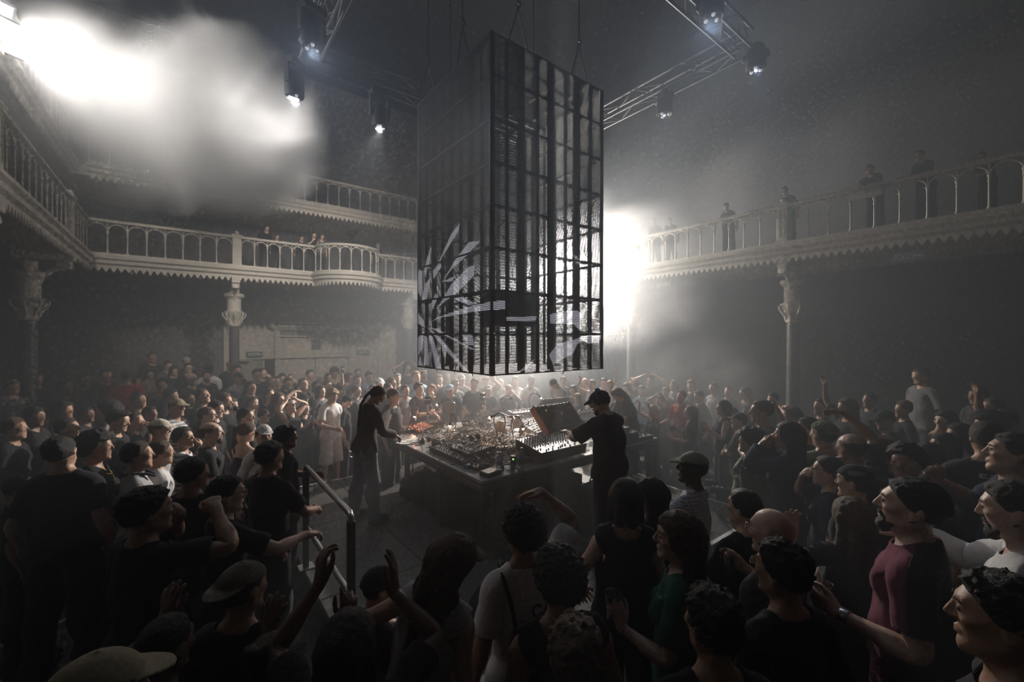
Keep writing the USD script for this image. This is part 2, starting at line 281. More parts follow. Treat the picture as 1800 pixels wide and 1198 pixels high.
NB = 49
def weights(V, s):
    """how far each point follows each bone, from where it lies on the figure in its spread-armed stance"""
    x, y, z = np.abs(V[:, 0]), V[:, 1], V[:, 2]; W = np.zeros((len(V), NB)); R = V[:, 0] >= 0; a = s.sx
    m = sstep(1.285, 1.35, z)*(1-sstep(1.475, 1.52, z)); wu = sstep(a-.055, a+.045, x)*np.where((x > a+.05) & (z > 1.19), 1, m); wc = sstep(.03, .11, x)*m*(1-wu)*.8
    g = (1-sstep(.84, .97, z))*(x < .5)
    side = sstep(-.03, .03, V[:, 0]); tor = (1-wu-wc)*(1-g)
    h = [sstep(.97, 1.10, z), sstep(1.13, 1.27, z), sstep(1.46, 1.52, z), sstep(1.535, 1.60, z+.25*(y+.01))]
    W[:, 0], W[:, 1], W[:, 2], W[:, 3], W[:, 4] = (tor*w for w in (1-h[0], h[0]*(1-h[1]), h[1]*(1-h[2]), h[2]*(1-h[3]), h[3]))
    el, wr = sstep(s.E[0]-.045, s.E[0]+.045, x), sstep(s.Wr[0]-.03, s.Wr[0]+.02, x)
    arm = np.zeros((len(V), 19)); arm[:, 0] = wc; arm[:, 1] = wu*(1-el); arm[:, 2] = wu*el*(1-wr); arm[:, 3] = wu*el*wr
    th = (x > s.Wr[0]+.02) & (x < s.Wr[0]+.125) & (y > .028+.12*np.maximum(s.Wr[0]+.055-x, 0)) & (y > .044-.3*np.maximum(s.Wr[0]+.06-x, 0)) & ((x < s.Wr[0]+.09) | (y > .047))
    fx = x-s.Wr[0]
    for i in range(4):
        lo, hi = ((.016, .2), (-.0045, .016), (-.0255, -.0045), (-.2, -.0255))[i]
        q = s.fing[i]; on = (y > lo) & (y <= hi) & ~th & (x > q[0][0]-.02)
        c = [sstep(q[j][0]-.007, q[j][0]+.007, x)*on for j in range(3)]
        for j in range(3): arm[:, 7+3*i+j] = arm[:, 3]*c[j]*(1-(c[j+1] if j < 2 else 0))
        arm[:, 3] = arm[:, 3]*(1-c[0])
    t = s.thumb; u = (t[3]-t[0])/np.linalg.norm(t[3]-t[0]); al = (x-t[0][0])*u[0]+(y-t[0][1])*u[1]
    ls = [(p-t[0])@u for p in t]
    c = [sstep(ls[0]-.004, ls[0]+.022, al)*th, sstep(ls[1]-.007, ls[1]+.007, al)*th, sstep(ls[2]-.006, ls[2]+.006, al)*th]
    for j in range(3): arm[:, 4+j] = arm[:, 3]*c[j]*(1-(c[j+1] if j < 2 else 0))
    arm[:, 3] = arm[:, 3]*(1-c[0])
    leg = np.stack([g*sstep(.44, .56, z), g*(1-sstep(.44, .56, z))*sstep(.06, .13, z), g*(1-sstep(.44, .56, z))*(1-sstep(.06, .13, z))], 1)
    W[:, 5:24] = arm*R[:, None]; W[:, 24:43] = arm*~R[:, None]
    W[:, 43:46] = leg*side[:, None]; W[:, 46:49] = leg*(1-side)[:, None]
    return W/np.maximum(W.sum(1, keepdims=True), 1e-9)

def rot(axis, deg):
    a = math.radians(deg); c, s = math.cos(a), math.sin(a)
    return np.array({'x': [[1, 0, 0], [0, c, -s], [0, s, c]], 'y': [[c, 0, s], [0, 1, 0], [-s, 0, c]], 'z': [[c, -s, 0], [s, c, 0], [0, 0, 1]]}[axis])
def about(R, J, J2=None):
    G = np.eye(4); G[:3, :3] = R; G[:3, 3] = (J if J2 is None else J2)-R@J; return G
def unit(v): v = np.asarray(v, float); return v/np.linalg.norm(v)
MIR = np.diag([-1.0, 1, 1, 1])
def arm_bones(s, a):
    """bones of a right arm whose wrist goes to a['w']; a left arm is the mirror image"""
    w = np.array(a['w'], float); lift = np.clip((w[2]-1.40)/.5, 0, 1)
    Gc = about(rot('y', -22*lift+11*np.clip((1.30-w[2])/.3, 0, 1))@rot('z', 8*np.clip((w[1]-.2)/.3, 0, 1)), s.clav)
    S = (Gc@np.r_[s.S, 1])[:3]; l1, l2 = s.E[0]-s.S[0], s.Wr[0]-s.E[0]
    d = w-S; L = np.linalg.norm(d); Lc = np.clip(L, abs(l1-l2)+.03, (l1+l2)*.997); d = d/L; w = S+d*Lc
    pole = np.array(a.get('pole', (.5, -.6, -.7)), float); pole = unit(pole-(pole@d)*d)
    c = (l1*l1+Lc*Lc-l2*l2)/(2*l1*Lc); E = S+l1*(c*d+math.sqrt(max(1-c*c, 0))*pole)
    u, f = unit(E-S), unit(w-E); n = np.cross(u, f); n = unit(n) if np.linalg.norm(n) > 1e-4 else unit(np.cross(pole, d)*-1)
    frame = lambda d, n: np.stack([d, np.cross(n, d), n], 1)
    Ru, Rf = frame(u, n), frame(f, n); Rh = Rf
    if a.get('hand') is not None:
        fd, pn = unit(a['hand'][0]), np.array(a['hand'][1], float); pn = unit(pn-(pn@fd)*fd); Rh = frame(fd, -pn)
        ty = Rh[:, 1]-(Rh[:, 1]@f)*f
        if np.linalg.norm(ty) > .1:
            ty = unit(ty); ang = math.atan2(np.cross(Rf[:, 1], ty)@f, Rf[:, 1]@ty)*.5
            K = np.array([[0, -f[2], f[1]], [f[2], 0, -f[0]], [-f[1], f[0], 0]]); Rf = (np.eye(3)+math.sin(ang)*K+(1-math.cos(ang))*K@K)@Rf
    G = [Gc, about(Ru, s.S, S), about(Rf, s.E, E), about(Rh, s.Wr, w)]
    cu = a.get('curl', 18); cu = list(np.ravel(cu)) if np.ndim(cu) else [cu*.7]+[cu]*4
    Gt = G[3]@about(rot('x', -.55*cu[0]), s.thumb[0]); Gt1 = Gt@about(rot('z', -.35*cu[0]), s.thumb[1]); G += [Gt, Gt1, Gt1@about(rot('z', -.5*cu[0]), s.thumb[2])]
    sp = a.get('spread', 3)
    for i, q in enumerate(s.fing):
        A = G[3]@about(rot('z', sp*(1.4-i))@rot('y', cu[i+1]), q[0]); B = A@about(rot('y', cu[i+1]*1.15), q[1]); G += [A, B, B@about(rot('y', cu[i+1]*.7), q[2])]
    return G
DOWN = dict(w=(.255, .03, .905), pole=(.4, -.9, 0), curl=22)
def bones(s, P):
    G = [None]*NB; I = np.eye(4)
    ln, sd, tw = P.get('lean', 0), P.get('side', 0), P.get('twist', 0)
    G[0] = about(rot('x', -P.get('hips', 0)), np.array([0, 0, .92]))
    G[1] = G[0]@about(rot('z', tw*.5)@rot('y', sd*.5)@rot('x', -ln*.45), np.array([0, -.01, 1.03]))
    G[2] = G[1]@about(rot('z', tw*.5)@rot('y', sd*.5)@rot('x', -ln*.55), np.array([0, -.01, 1.20]))
    yw, pt, rl = P.get('head', (0, 0, 0))
    G[3] = G[2]@about(rot('z', yw*.4)@rot('y', rl*.4)@rot('x', -pt*.45), np.array([0, -.02, 1.48]))
    G[4] = G[3]@about(rot('z', yw*.6)@rot('y', rl*.6)@rot('x', -pt*.55), np.array([0, -.002, 1.565]))
    for k, i in (('R', 5), ('L', 24)):
        a = dict(P.get(k) or DOWN)
        for j, g in enumerate(arm_bones(s, a)): G[i+j] = G[2]@(g if k == 'R' else MIR@g@MIR)
    for k, i, m in (('RL', 43, I), ('LL', 46, MIR)):
        fw, ab, kn = P.get(k, (0, 3, 0)); off = m@np.r_[s.hip, 1]; B = (I if not P.get('hips') else I)
        G[i] = B@m@about(rot('y', -ab)@rot('x', fw), s.hip)@m; G[i+1] = G[i]@m@about(rot('x', -kn), s.knee)@m; G[i+2] = G[i+1]@m@about(rot('x', kn-fw), s.ank)@m
    return np.array(G)
def skin_to(V, W, G):
    M = np.tensordot(W, G[:, :3, :].reshape(NB, 12), 1).reshape(-1, 3, 4)
    return np.einsum('nij,nj->ni', M[:, :, :3], V)+M[:, :, 3]

# clothes: the skin pushed outwards, cut along hems and neckline
def cut(v, f, n, planes):
    """keeps what lies on the positive side of each plane (origin, normal); n (normals) are cut along"""
    for o, nn in planes:
        d = nn(v) if callable(nn) else (v-np.asarray(o))@np.asarray(nn, float); keep = d[f] >= 0; c = keep.sum(1)
        full, nv, nf, cache = f[c == 3], list(v), [], {}
        nn_ = list(n)
        def mid(a, b):
            key = (min(a, b), max(a, b))
            if key not in cache:
                t = d[a]/(d[a]-d[b]); cache[key] = len(nv); nv.append(v[a]+t*(v[b]-v[a])); nn_.append(n[a]+t*(n[b]-n[a]))
            return cache[key]
        for t, k in zip(f[(c == 1) | (c == 2)], keep[(c == 1) | (c == 2)]):
            if k.sum() == 1:
                i = int(np.argmax(k)); a, b, e = t[i], t[(i+1) % 3], t[(i+2) % 3]; nf.append((a, mid(a, b), mid(a, e)))
            else:
                i = int(np.argmin(k)); a, b, e = t[i], t[(i+1) % 3], t[(i+2) % 3]; x, y = mid(a, b), mid(a, e); nf += [(b, e, x), (e, y, x)]
        f = np.vstack([full, np.array(nf, int).reshape(-1, 3)]); v, n = np.array(nv), np.array(nn_)
        u, inv = np.unique(f, return_inverse=True); v, n, f = v[u], n[u], inv.reshape(-1, 3)
    return v, f, n
BODY, CLOTH, HAIR = {}, {}, {}
def body(fem, lod):
    if (fem, lod) not in BODY:
        v, f, s = build_body(fem, lod); BODY[fem, lod] = (v, f, s, weights(v, s), normals(v, f))
    return BODY[fem, lod]
def cloth(kind, fem, lod):
    key = (kind, fem, lod)
    if key in CLOTH: return CLOTH[key]
    v, f, s, W, n = body(fem, lod); x, y, z = np.abs(v[:, 0]), v[:, 1], v[:, 2]; a = s.sx
    ns = meshkit.noise(v*np.array([9, 9, 6])+7, 3)-.5; fold = meshkit.noise(v*np.array([22, 22, 9]), 5)-.5
    tors = (x < a+.02)*sstep(1.42, 1.15, z)
    base_kind = kind
    if kind == 'polo_back': kind = 'polo'
    if kind in ('tshirt', 'polo', 'tank', 'long', 'jacket', 'vest', 'oversize', 'crop'):
        base = {'tank': .009, 'crop': .008, 'long': .012, 'jacket': .022, 'vest': .017, 'oversize': .020}.get(kind, .012)
        big = {'tshirt': .013, 'polo': .012, 'long': .014, 'jacket': .022, 'vest': .016, 'oversize': .022, 'tank': .010, 'crop': .003}[kind]
        sl = {'tshirt': a+.20, 'polo': a+.19, 'oversize': a+.235, 'long': s.Wr[0]-.02, 'jacket': s.Wr[0]-.01, 'tank': a-.008, 'vest': a-.002, 'crop': a-.012}[kind]
        loose = sstep(a+.05, min(sl, a+.25), x)*(.014 if kind in ('tshirt', 'polo', 'long') else .026 if kind == 'oversize' else .012)
        d = base+big*tors+loose+ns*.010+fold*.010*(1+tors)
        if kind in ('long', 'jacket'): d = np.where(x > a+.05, base+.012*sstep(s.E[0], s.Wr[0]-.05, x)+.008+fold*.012, d)
        hem = {'tank': .93, 'crop': 1.13, 'vest': .90, 'oversize': .83, 'jacket': .84}.get(kind, .885)
        nk, nw = {'tank': (1.44, .098), 'crop': (1.41, .10), 'polo': (1.510, .078), 'vest': (1.44, .09)}.get(kind, (1.478, .084))
        neck = lambda q: np.maximum(nk-.45*np.maximum(q[:, 1], -.03)-q[:, 2], (np.sqrt((q[:, 0]/nw)**2+((q[:, 1]+.022)/.105)**2)-1)*nw)
        pl = [((0, 0, hem), (0, 0, 1)), ((0, 0, 1.508), (0, -.62, -1)), ((0, 0, nk), neck), ((sl, 0, 0), (-1, 0, -.0)), ((-sl, 0, 0), (1, 0, 0))]
        if kind in ('tank', 'crop', 'vest'): pl = pl[:3]+[(0, lambda q: sl+.035*(kind != 'vest')*0+np.maximum(1.32-q[:, 2], 0)*.9-np.abs(q[:, 0]))]
        if kind == 'oversize': d = d-.022*(y < -.03)*sstep(1.12, .98, z)
        if base_kind == 'polo_back': pl = pl+[(0, lambda q: .012-q[:, 1]-.12*(q[:, 2]-1.3))]; d = d+.004
    elif kind in ('jeans', 'slim', 'shorts', 'skirt'):
        low = z < .9
        d = {'jeans': .013, 'slim': .007, 'shorts': .018, 'skirt': .02}[kind]+low*(fold*.016)+({'jeans': .020, 'slim': .004, 'shorts': .035, 'skirt': .05}[kind])*sstep(.9, .35, z)
        if kind == 'jeans': d = d+.010*sstep(.3, .05, z)
        pl = [((0, 0, 1.015), (0, 0, -1)), ((0, 0, {'shorts': .47, 'skirt': .45}.get(kind, .050)), (0, 0, 1)), ((.5, 0, 0), (-1, 0, 0)), ((-.5, 0, 0), (1, 0, 0))]
    elif kind == 'shoes':
        d = .009+.008*(z < .03); pl = [((0, 0, .095), (0, .05, -1)), ((.5, 0, 0), (-1, 0, 0)), ((-.5, 0, 0), (1, 0, 0))]
    elif kind == 'trunk_dress':
        d = .008+.02*sstep(1.0, .7, z); pl = [((0, 0, 1.30), (0, -.5, -1)), ((0, 0, .48), (0, 0, 1)), ((a-.02, 0, 1.4), (-1, 0, -.2)), ((-a+.02, 0, 1.4), (1, 0, -.2))]
    d = np.asarray(d)
    if kind in ('jeans', 'slim', 'shorts', 'skirt', 'shoes'):
        sel = np.ones(len(f), bool) if kind != 'shoes' else (z[f] < .14).all(1)
        sel &= (z[f] < 1.1).all(1) if kind != 'shoes' else True
    else: sel = (z[f] > .78).all(1) if kind != 'trunk_dress' else (z[f] > .4).all(1)
    sel &= ~((x[f] < .1) & (z[f] > 1.53)).any(1)
    v2 = v+n*d[:, None]
    if kind in ('jeans', 'slim'): lowz = v[:, 2] < .16; v2[lowz, 1] = np.clip(v2[lowz, 1], -.095, .058+.1*np.maximum(.10-v[lowz, 2], 0))
    if kind in ('jeans', 'slim', 'shorts', 'skirt', 'trunk_dress'):                # trouser legs do not cross the middle
        leg = z < .84
        if kind in ('jeans', 'slim', 'shorts'): v2[leg, 0] = np.where(v[leg, 0] >= 0, np.maximum(v2[leg, 0], .002), np.minimum(v2[leg, 0], -.002))
    fs = f[sel]; u, inv = np.unique(fs, return_inverse=True)
    vv, ff, nn = cut(v2[u], inv.reshape(-1, 3), n[u], pl)
    # a hem folded inwards so that the cloth shows its thickness
    e = np.sort(np.vstack([ff[:, [0, 1]], ff[:, [1, 2]], ff[:, [2, 0]]]), 1); raw = np.vstack([ff[:, [0, 1]], ff[:, [1, 2]], ff[:, [2, 0]]])
    _, first, cnt = np.unique(e, axis=0, return_index=True, return_counts=True); be = raw[first[cnt == 1]]
    if len(be):
        bv = np.unique(be); mp = {b: len(vv)+i for i, b in enumerate(bv)}; nb = vv[bv]-nn[bv]*.006
        q = np.array([mp[b] for b in be.ravel()]).reshape(-1, 2)
        vv = np.vstack([vv, nb]); ff = np.vstack([ff, np.c_[be[:, 1], be[:, 0], q[:, 0]], np.c_[be[:, 1], q[:, 0], q[:, 1]]])
    CLOTH[key] = (vv, ff, weights(vv, s)); return CLOTH[key]

def hair_line(y): return np.interp(y, [-.12, -.07, -.03, .0, .03, .055, .08, .13], [1.568, 1.574, 1.588, 1.618, 1.655, 1.692, 1.709, 1.716])
def headgear(kind, lod, seed=0):
    """hair, caps and beards in the head's place, as (vertices, triangles)"""
    key = (kind, lod, seed)
    if key in HAIR: return HAIR[key]
    st = (.0050, .0088, .0145)[lod]
    if kind in ('long', 'wavy', 'braid', 'pony'): lo, hi = (-.15, -.22, 1.18 if kind != 'pony' else 1.34), (.15, .13, 1.80)
    elif kind == 'bob': lo, hi = (-.14, -.16, 1.47), (.14, .13, 1.80)
    else: lo, hi = (-.155, -.19, 1.49), (.155, .19, 1.86)
    ax = [np.arange(lo[i], hi[i]+st, st) for i in range(3)]; X, Y, Z = P = np.meshgrid(*ax, indexing='ij')
    skull = d_ell(P, (0, -.008, 1.662), (.077, .099, .090)); Q = np.stack([X, Y, Z], -1)
    nz = lambda f, s=0: meshkit.noise(Q*np.asarray(f, float)+seed*13.7, s)-.5
    if kind in ('short', 'crop', 'quiff', 'curly', 'afro', 'messy', 'bun', 'pony', 'bob', 'long', 'wavy', 'braid', 'bald_sides', 'slick'):
        t = {'short': .013, 'crop': .0055, 'quiff': .016, 'curly': .030, 'afro': .050, 'messy': .020, 'bald_sides': .004, 'slick': .009, 'bun': .009, 'pony': .009, 'braid': .010}.get(kind, .017)
        top = sstep(1.66, 1.74, Z)
        t = t*(.45+.55*top) if kind in ('short', 'quiff', 'crop', 'messy') else t
        if kind == 'quiff': t = t+.022*sstep(.02, .09, Y)*sstep(1.70, 1.74, Z)
        amp = {'curly': .026, 'afro': .024, 'messy': .020, 'short': .011, 'crop': .003, 'quiff': .014, 'wavy': .014, 'long': .008, 'slick': .005, 'bald_sides': .002}.get(kind, .004)
        fr = {'curly': 62, 'afro': 55, 'messy': 48, 'short': (75, 55, 45), 'quiff': (80, 40, 50)}.get(kind, (70, 70, 25))
        if kind not in ('bob', 'long', 'wavy'): fade = sstep(-.004, .030 if kind not in ('curly', 'afro') else .016, Z-(hair_line(Y)+.008*nz(70, 2)-(.012 if kind == 'afro' else 0))); t = -.004+(t+.004)*fade; amp = amp*fade
        d = skull-t+amp*nz(fr)+(amp*.6*nz(np.asarray(fr)*2.1, 4) if lod < 2 else 0)
        line = hair_line(Y)+.010*nz(60, 2)
        if kind == 'afro': line = line-.012
        if kind in ('bob', 'long', 'wavy'): line = np.where(Y < .035, 1.0, np.interp(Y, [.035, .06, .1], [1.55, 1.69, 1.712]))
        d = smax(d, (line-Z)*.8, .006)
        if kind == 'bald_sides': d = smax(d, Z-1.70, .01)
        if kind in ('long', 'wavy'):
            end = 1.27
            fall = np.minimum(d_cone((np.abs(X), Y, Z), (.070, -.025, 1.64), (.088, -.055, end+.08), .032, .030), d_cone((np.abs(X), Y, Z), (.03, -.085, 1.66), (.05, -.098, end), .040, .026))
            d = smin(d, fall+(.030 if kind == 'wavy' else .014)*nz((38, 38, 13), 6)+(.012*nz((90, 90, 24), 8) if lod < 2 else 0), .03)
        if kind == 'bob': d = smin(d, d_cone((np.abs(X), Y, Z), (.068, -.02, 1.66), (.080, -.02, 1.545), .028, .026)+.010*nz((60, 60, 20), 6), .03); d = smin(d, d_cone((np.abs(X), Y, Z), (.02, -.085, 1.67), (.035, -.085, 1.54), .038, .035), .03)
        if kind == 'bun': d = smin(d, d_ell(P, (0, -.118, 1.745), (.036, .034, .034))+.008*nz(70, 5), .012)
        if kind == 'pony': d = smin(d, d_cone(P, (0, -.100, 1.70), (0, -.150, 1.66), .020, .026), .01); d = smin(d, d_cone(P, (0, -.150, 1.66), (.01, -.125, 1.40), .026, .010)+.008*nz((60, 60, 18), 5), .012)
        if kind == 'braid':
            for i in range(9):
                zz = 1.60-.046*i; d = smin(d, d_ell(P, ((-1)**i*.006, -.105-.010*min(i, 3)+.006*max(i-5, 0), zz), (.024-.001*i, .020, .030)), .008)
    elif kind in ('cap', 'beanie', 'bucket', 'capback'):
        t = {'cap': .015, 'capback': .015, 'beanie': .017, 'bucket': .016}[kind]
        d = skull-t+.003*nz(30)
        base = {'cap': 1.694, 'capback': 1.694, 'beanie': 1.668, 'bucket': 1.69}[kind]
        d = smax(d, base-.18*(Y*-1 if kind != 'capback' else Y)*0-Z+.20*(Y if kind == 'beanie' else 0*Y), .004)
        d = np.maximum(d, -(skull-t*.3)) if kind != 'x' else d
        sg_ = 1.0 if kind == 'cap' else -1.0
        if kind in ('cap', 'capback'):
            Yb = Y*sg_; drop = 1.698-.30*np.maximum(Yb-.085, 0)-5.0*X*X*.35
            br = np.maximum(np.maximum(np.sqrt((X/.078)**2+((Yb-.07)/.105)**2)*.09-.09, np.abs(Z-drop)-.0042), .055-Yb)
            d = smin(d, br, .004); d = smin(d, d_ell(P, (0, -.008, 1.770), (.007, .007, .005)), .003)
        if kind == 'bucket': d = smin(d, np.maximum(np.abs(Z-(1.70-.55*(np.sqrt(X*X+Y*Y)-.09)))-.004, np.sqrt(X*X+(Y+.005)**2)-.15)+10*(np.sqrt(X*X+Y*Y) < .075), .004)
    elif kind == 'beard':
        Fd = Field(*ax); 
        for sgn in (1, -1):
            Fd.cone((sgn*.058, .0, 1.60), (sgn*.02, .078, 1.540), .0165, .022, .02)
            Fd.cone((sgn*.030, .080, 1.575), (sgn*.008, .098, 1.594), .010, .008, .01)
        Fd.ell((0, .082, 1.542), (.032, .027, .028), .02); d = Fd.F+.006*nz(80)
        d = smax(d, -d_ell(P, (0, .105, 1.579), (.020, .03, .007)), .004)
        d = smax(d, -d_ell(P, (0, .01, 1.60), (.050, .055, .075)), .004)
    v, f = surface_nets(d.astype(np.float32), ax)
    HAIR[key] = thin_out(smooth_mesh(v, f, 1, .3), f, (.0009, .0018, .003)[lod]*(.35 if kind in ('cap', 'capback', 'bucket', 'beanie') else 1), .10); return HAIR[key]

# ---------------------------------------------------------------- prims: one thing each, its parts below it
USED = {}
def free(path):
    if path not in USED: USED[path] = 0; return path
    USED[path] += 1; return f'{path}_{USED[path]:03d}'
def data(prim, **kw):
    for k, v in kw.items():
        if v: prim.SetCustomDataByKey(k, v)
    return prim
def thing(name, label, cat, loc=None, rz=0.0, group=None, kind=None, mat4=None):
    x = UsdGeom.Xform.Define(stage, free('/World/'+name))
    if mat4 is not None: x.AddTransformOp().Set(Gf.Matrix4d(*np.asarray(mat4, float).T.ravel()))
    elif loc is not None:
        x.AddTranslateOp().Set(Gf.Vec3d(*map(float, loc)))
        if rz: x.AddRotateZOp().Set(float(rz))
    return data(x.GetPrim(), label=label, category=cat, group=group, kind=kind)
def part(parent, name, mesh, material, smooth=False, label=None, kind=None):
    return data(usdkit.mesh(stage, free(f'{parent.GetPath()}/{name}'), mesh, material, smooth).GetPrim(), label=label, kind=kind)
def solo(name, label, cat, mesh, material, smooth=False, group=None, kind=None, loc=None, rz=0.0):
    m = usdkit.mesh(stage, free('/World/'+name), mesh, material, smooth)
    if loc is not None:
        m.AddTranslateOp().Set(Gf.Vec3d(*map(float, loc)))
        if rz: m.AddRotateZOp().Set(float(rz))
    return data(m.GetPrim(), label=label, category=cat, group=group, kind=kind)
def box(lo, hi, bevel=0.0):
    if not bevel: return trimesh.creation.box(bounds=[lo, hi])
    lo, hi = np.asarray(lo, float)+bevel, np.asarray(hi, float)-bevel
    pts = np.array([[(lo, hi)[i][0], (lo, hi)[j][1], (lo, hi)[k][2]] for i in (0, 1) for j in (0, 1) for k in (0, 1)])
    off = np.vstack([np.eye(3), -np.eye(3)])*bevel
    return trimesh.convex.convex_hull((pts[:, None]+off[None]).reshape(-1, 3))
def join(*ms): return trimesh.util.concatenate([trimesh.Trimesh(m.vertices, m.faces, process=False) for m in ms])
def moved(m, loc=(0, 0, 0), R=None):
    m = m.copy(); v = np.array(m.vertices)
    if R is not None: v = v@np.asarray(R).T
    m.vertices = v+np.asarray(loc, float); return m
def tube(pts, r, sides=8, caps=True):
    p = np.asarray(pts, float); n = len(p); r = np.broadcast_to(r, (n,))
    t = np.gradient(p, axis=0); t /= np.linalg.norm(t, axis=1, keepdims=True)+1e-12
    a = np.cross(t[0], [0, 0, 1.0] if abs(t[0][2]) < .9 else [1.0, 0, 0]); a /= np.linalg.norm(a); A = [a]
    for i in range(1, n):
        a = A[-1]-(A[-1]@t[i])*t[i]; A.append(a/np.linalg.norm(a))
    A = np.array(A); B = np.cross(t, A); g = np.arange(sides)*2*np.pi/sides
    v = (p[:, None]+r[:, None, None]*(np.cos(g)[None, :, None]*A[:, None]+np.sin(g)[None, :, None]*B[:, None])).reshape(-1, 3); f = []
    i, j = np.meshgrid(np.arange(n-1), np.arange(sides), indexing='ij'); k = (j+1) % sides
    q = np.stack([i*sides+j, i*sides+k, (i+1)*sides+k, (i+1)*sides+j], -1).reshape(-1, 4); f = np.vstack([q[:, [0, 1, 2]], q[:, [0, 2, 3]]])
    if caps:
        v = np.vstack([v, p[0], p[-1]]); s = np.arange(sides); e = (s+1) % sides
        f = np.vstack([f, np.c_[e, s, np.full(sides, n*sides)], np.c_[(n-1)*sides+s, (n-1)*sides+e, np.full(sides, n*sides+1)]])
    return trimesh.Trimesh(v, f, process=False)
def rod(a, b, r, sides=10): return tube([a, b], r, sides)
def lathe(profile, sides=24):
    pr = np.asarray(profile, float); n = len(pr); g = np.arange(sides)*2*np.pi/sides
    v = np.stack([pr[:, 0, None]*np.cos(g), pr[:, 0, None]*np.sin(g), np.broadcast_to(pr[:, 1, None], (n, sides))], -1).reshape(-1, 3)
    i, j = np.meshgrid(np.arange(n-1), np.arange(sides), indexing='ij'); k = (j+1) % sides
    q = np.stack([i*sides+j, i*sides+k, (i+1)*sides+k, (i+1)*sides+j], -1).reshape(-1, 4)
    return trimesh.Trimesh(v, np.vstack([q[:, [0, 1, 2]], q[:, [0, 2, 3]]]), process=False)
def prism(poly, h):                                    # extruded outline (x, y) up to height h
    return join(*[trimesh.creation.extrude_polygon(g, h, engine='earcut') for g in getattr(poly, 'geoms', [poly])])
def spline(pts, n=12):
    from scipy.interpolate import CubicSpline
    pts = np.asarray(pts, float); t = np.r_[0, np.cumsum(np.linalg.norm(np.diff(pts, axis=0), axis=1)+1e-6)]
    return CubicSpline(t, pts)(np.linspace(0, t[-1], n))

# ---------------------------------------------------------------- one person
U = lambda **k: k
ARM = {
 'down': DOWN, 'down2': U(w=(.27, -.02, .92), pole=(.5, -.9, 0), curl=25), 'pocket': U(w=(.215, .06, .95), pole=(.9, -.6, 0), curl=30),
 'fore': U(w=(.20, .30, 1.12), pole=(.6, -.5, -.8), curl=25), 'table': U(w=(.15, .40, 1.10), pole=(.6, -.2, -.8), hand=((-.05, 1, -.35), (0, -.3, -1)), curl=22),
 'clasp': U(w=(.07, .25, 1.02), pole=(.8, -.4, -.4), hand=((-.8, .3, -.2), (-.2, -1, -.2)), curl=35), 'cross': U(w=(-.10, .20, 1.17), pole=(.9, .1, -.6), hand=((-1, .1, .2), (0, -1, 0)), curl=20),
 'cup': U(w=(.17, .28, 1.17), pole=(.5, -.5, -.9), hand=((-.35, .9, .15), (-1, -.3, 0)), curl=[18, 38, 40, 42, 44]), 'cuphigh': U(w=(.14, .25, 1.30), pole=(.6, -.3, -.9), hand=((-.4, .8, .3), (-1, -.4, 0)), curl=[18, 38, 40, 42, 44]),
 'phone': U(w=(.13, .33, 1.43), pole=(.6, -.1, -1), hand=((-.25, .1, 1), (-.3, 1, .1)), curl=[20, 25, 28, 30, 34]), 'phonehigh': U(w=(.17, .25, 1.88), pole=(1, .2, -.2), hand=((-.1, .1, 1), (-.2, 1, 0)), curl=[20, 30, 32, 34, 36]),
 'up': U(w=(.25, .12, 1.90), pole=(1, .1, 0), hand=((-.1, .3, 1), (-.3, 1, -.2)), curl=14, spread=8), 'upbent': U(w=(.20, .20, 1.72), pole=(1, .0, -.5), hand=((-.1, .25, 1), (-.2, 1, -.1)), curl=14, spread=8),
 'point': U(w=(.22, .22, 1.82), pole=(1, .1, -.1), hand=((0, .5, 1), (-.5, .8, 0)), curl=[45, 5, 70, 75, 75]), 'fist': U(w=(.22, .25, 1.55), pole=(.8, .0, -.7), curl=72),
 'brow': U(w=(.115, .19, 1.715), pole=(1, .3, -.1), hand=((-1, .15, .12), (0, -.3, -1)), curl=[0, 6, 8, 10, 12], spread=4), 'head': U(w=(.15, .01, 1.73), pole=(1, .2, .1), hand=((-.7, -.25, .6), (-.5, .1, -.9)), curl=18),
 'mouth': U(w=(.085, .19, 1.53), pole=(.8, .1, -.9), hand=((-.55, -.25, .6), (-.3, -.9, -.1)), curl=[20, 30, 35, 40, 45]), 'clap': U(w=(.07, .30, 1.33), pole=(.9, -.1, -.7), hand=((-.1, .5, .85), (-1, .05, 0)), curl=8, spread=5),
 'claphigh': U(w=(.12, .26, 1.66), pole=(1, 0, -.4), hand=((-.05, .3, 1), (-1, .1, .1)), curl=8, spread=6), 'rail': U(w=(.20, .42, 1.10), pole=(.7, -.2, -.6), hand=((0, .8, -.4), (0, -.3, -1)), curl=30), 'reach': U(w=(.18, .46, 1.36), pole=(.9, -.1, -.5), hand=((-.2, .9, .1), (-.3, -.2, -1)), curl=12),
 'chin': U(w=(.07, .17, 1.42), pole=(.7, .2, -.9), hand=((-.35, .1, .9), (0, -1, .2)), curl=55), 'hip': U(w=(.20, .02, 1.02), pole=(1, -.5, 0), hand=((-.6, .5, -.5), (-.7, -.5, 0)), curl=25), 'bag': U(w=(.10, .16, 1.25), pole=(.8, -.2, -.7), curl=70),
}
def hip_dict(P): return P
PEOPLE = []
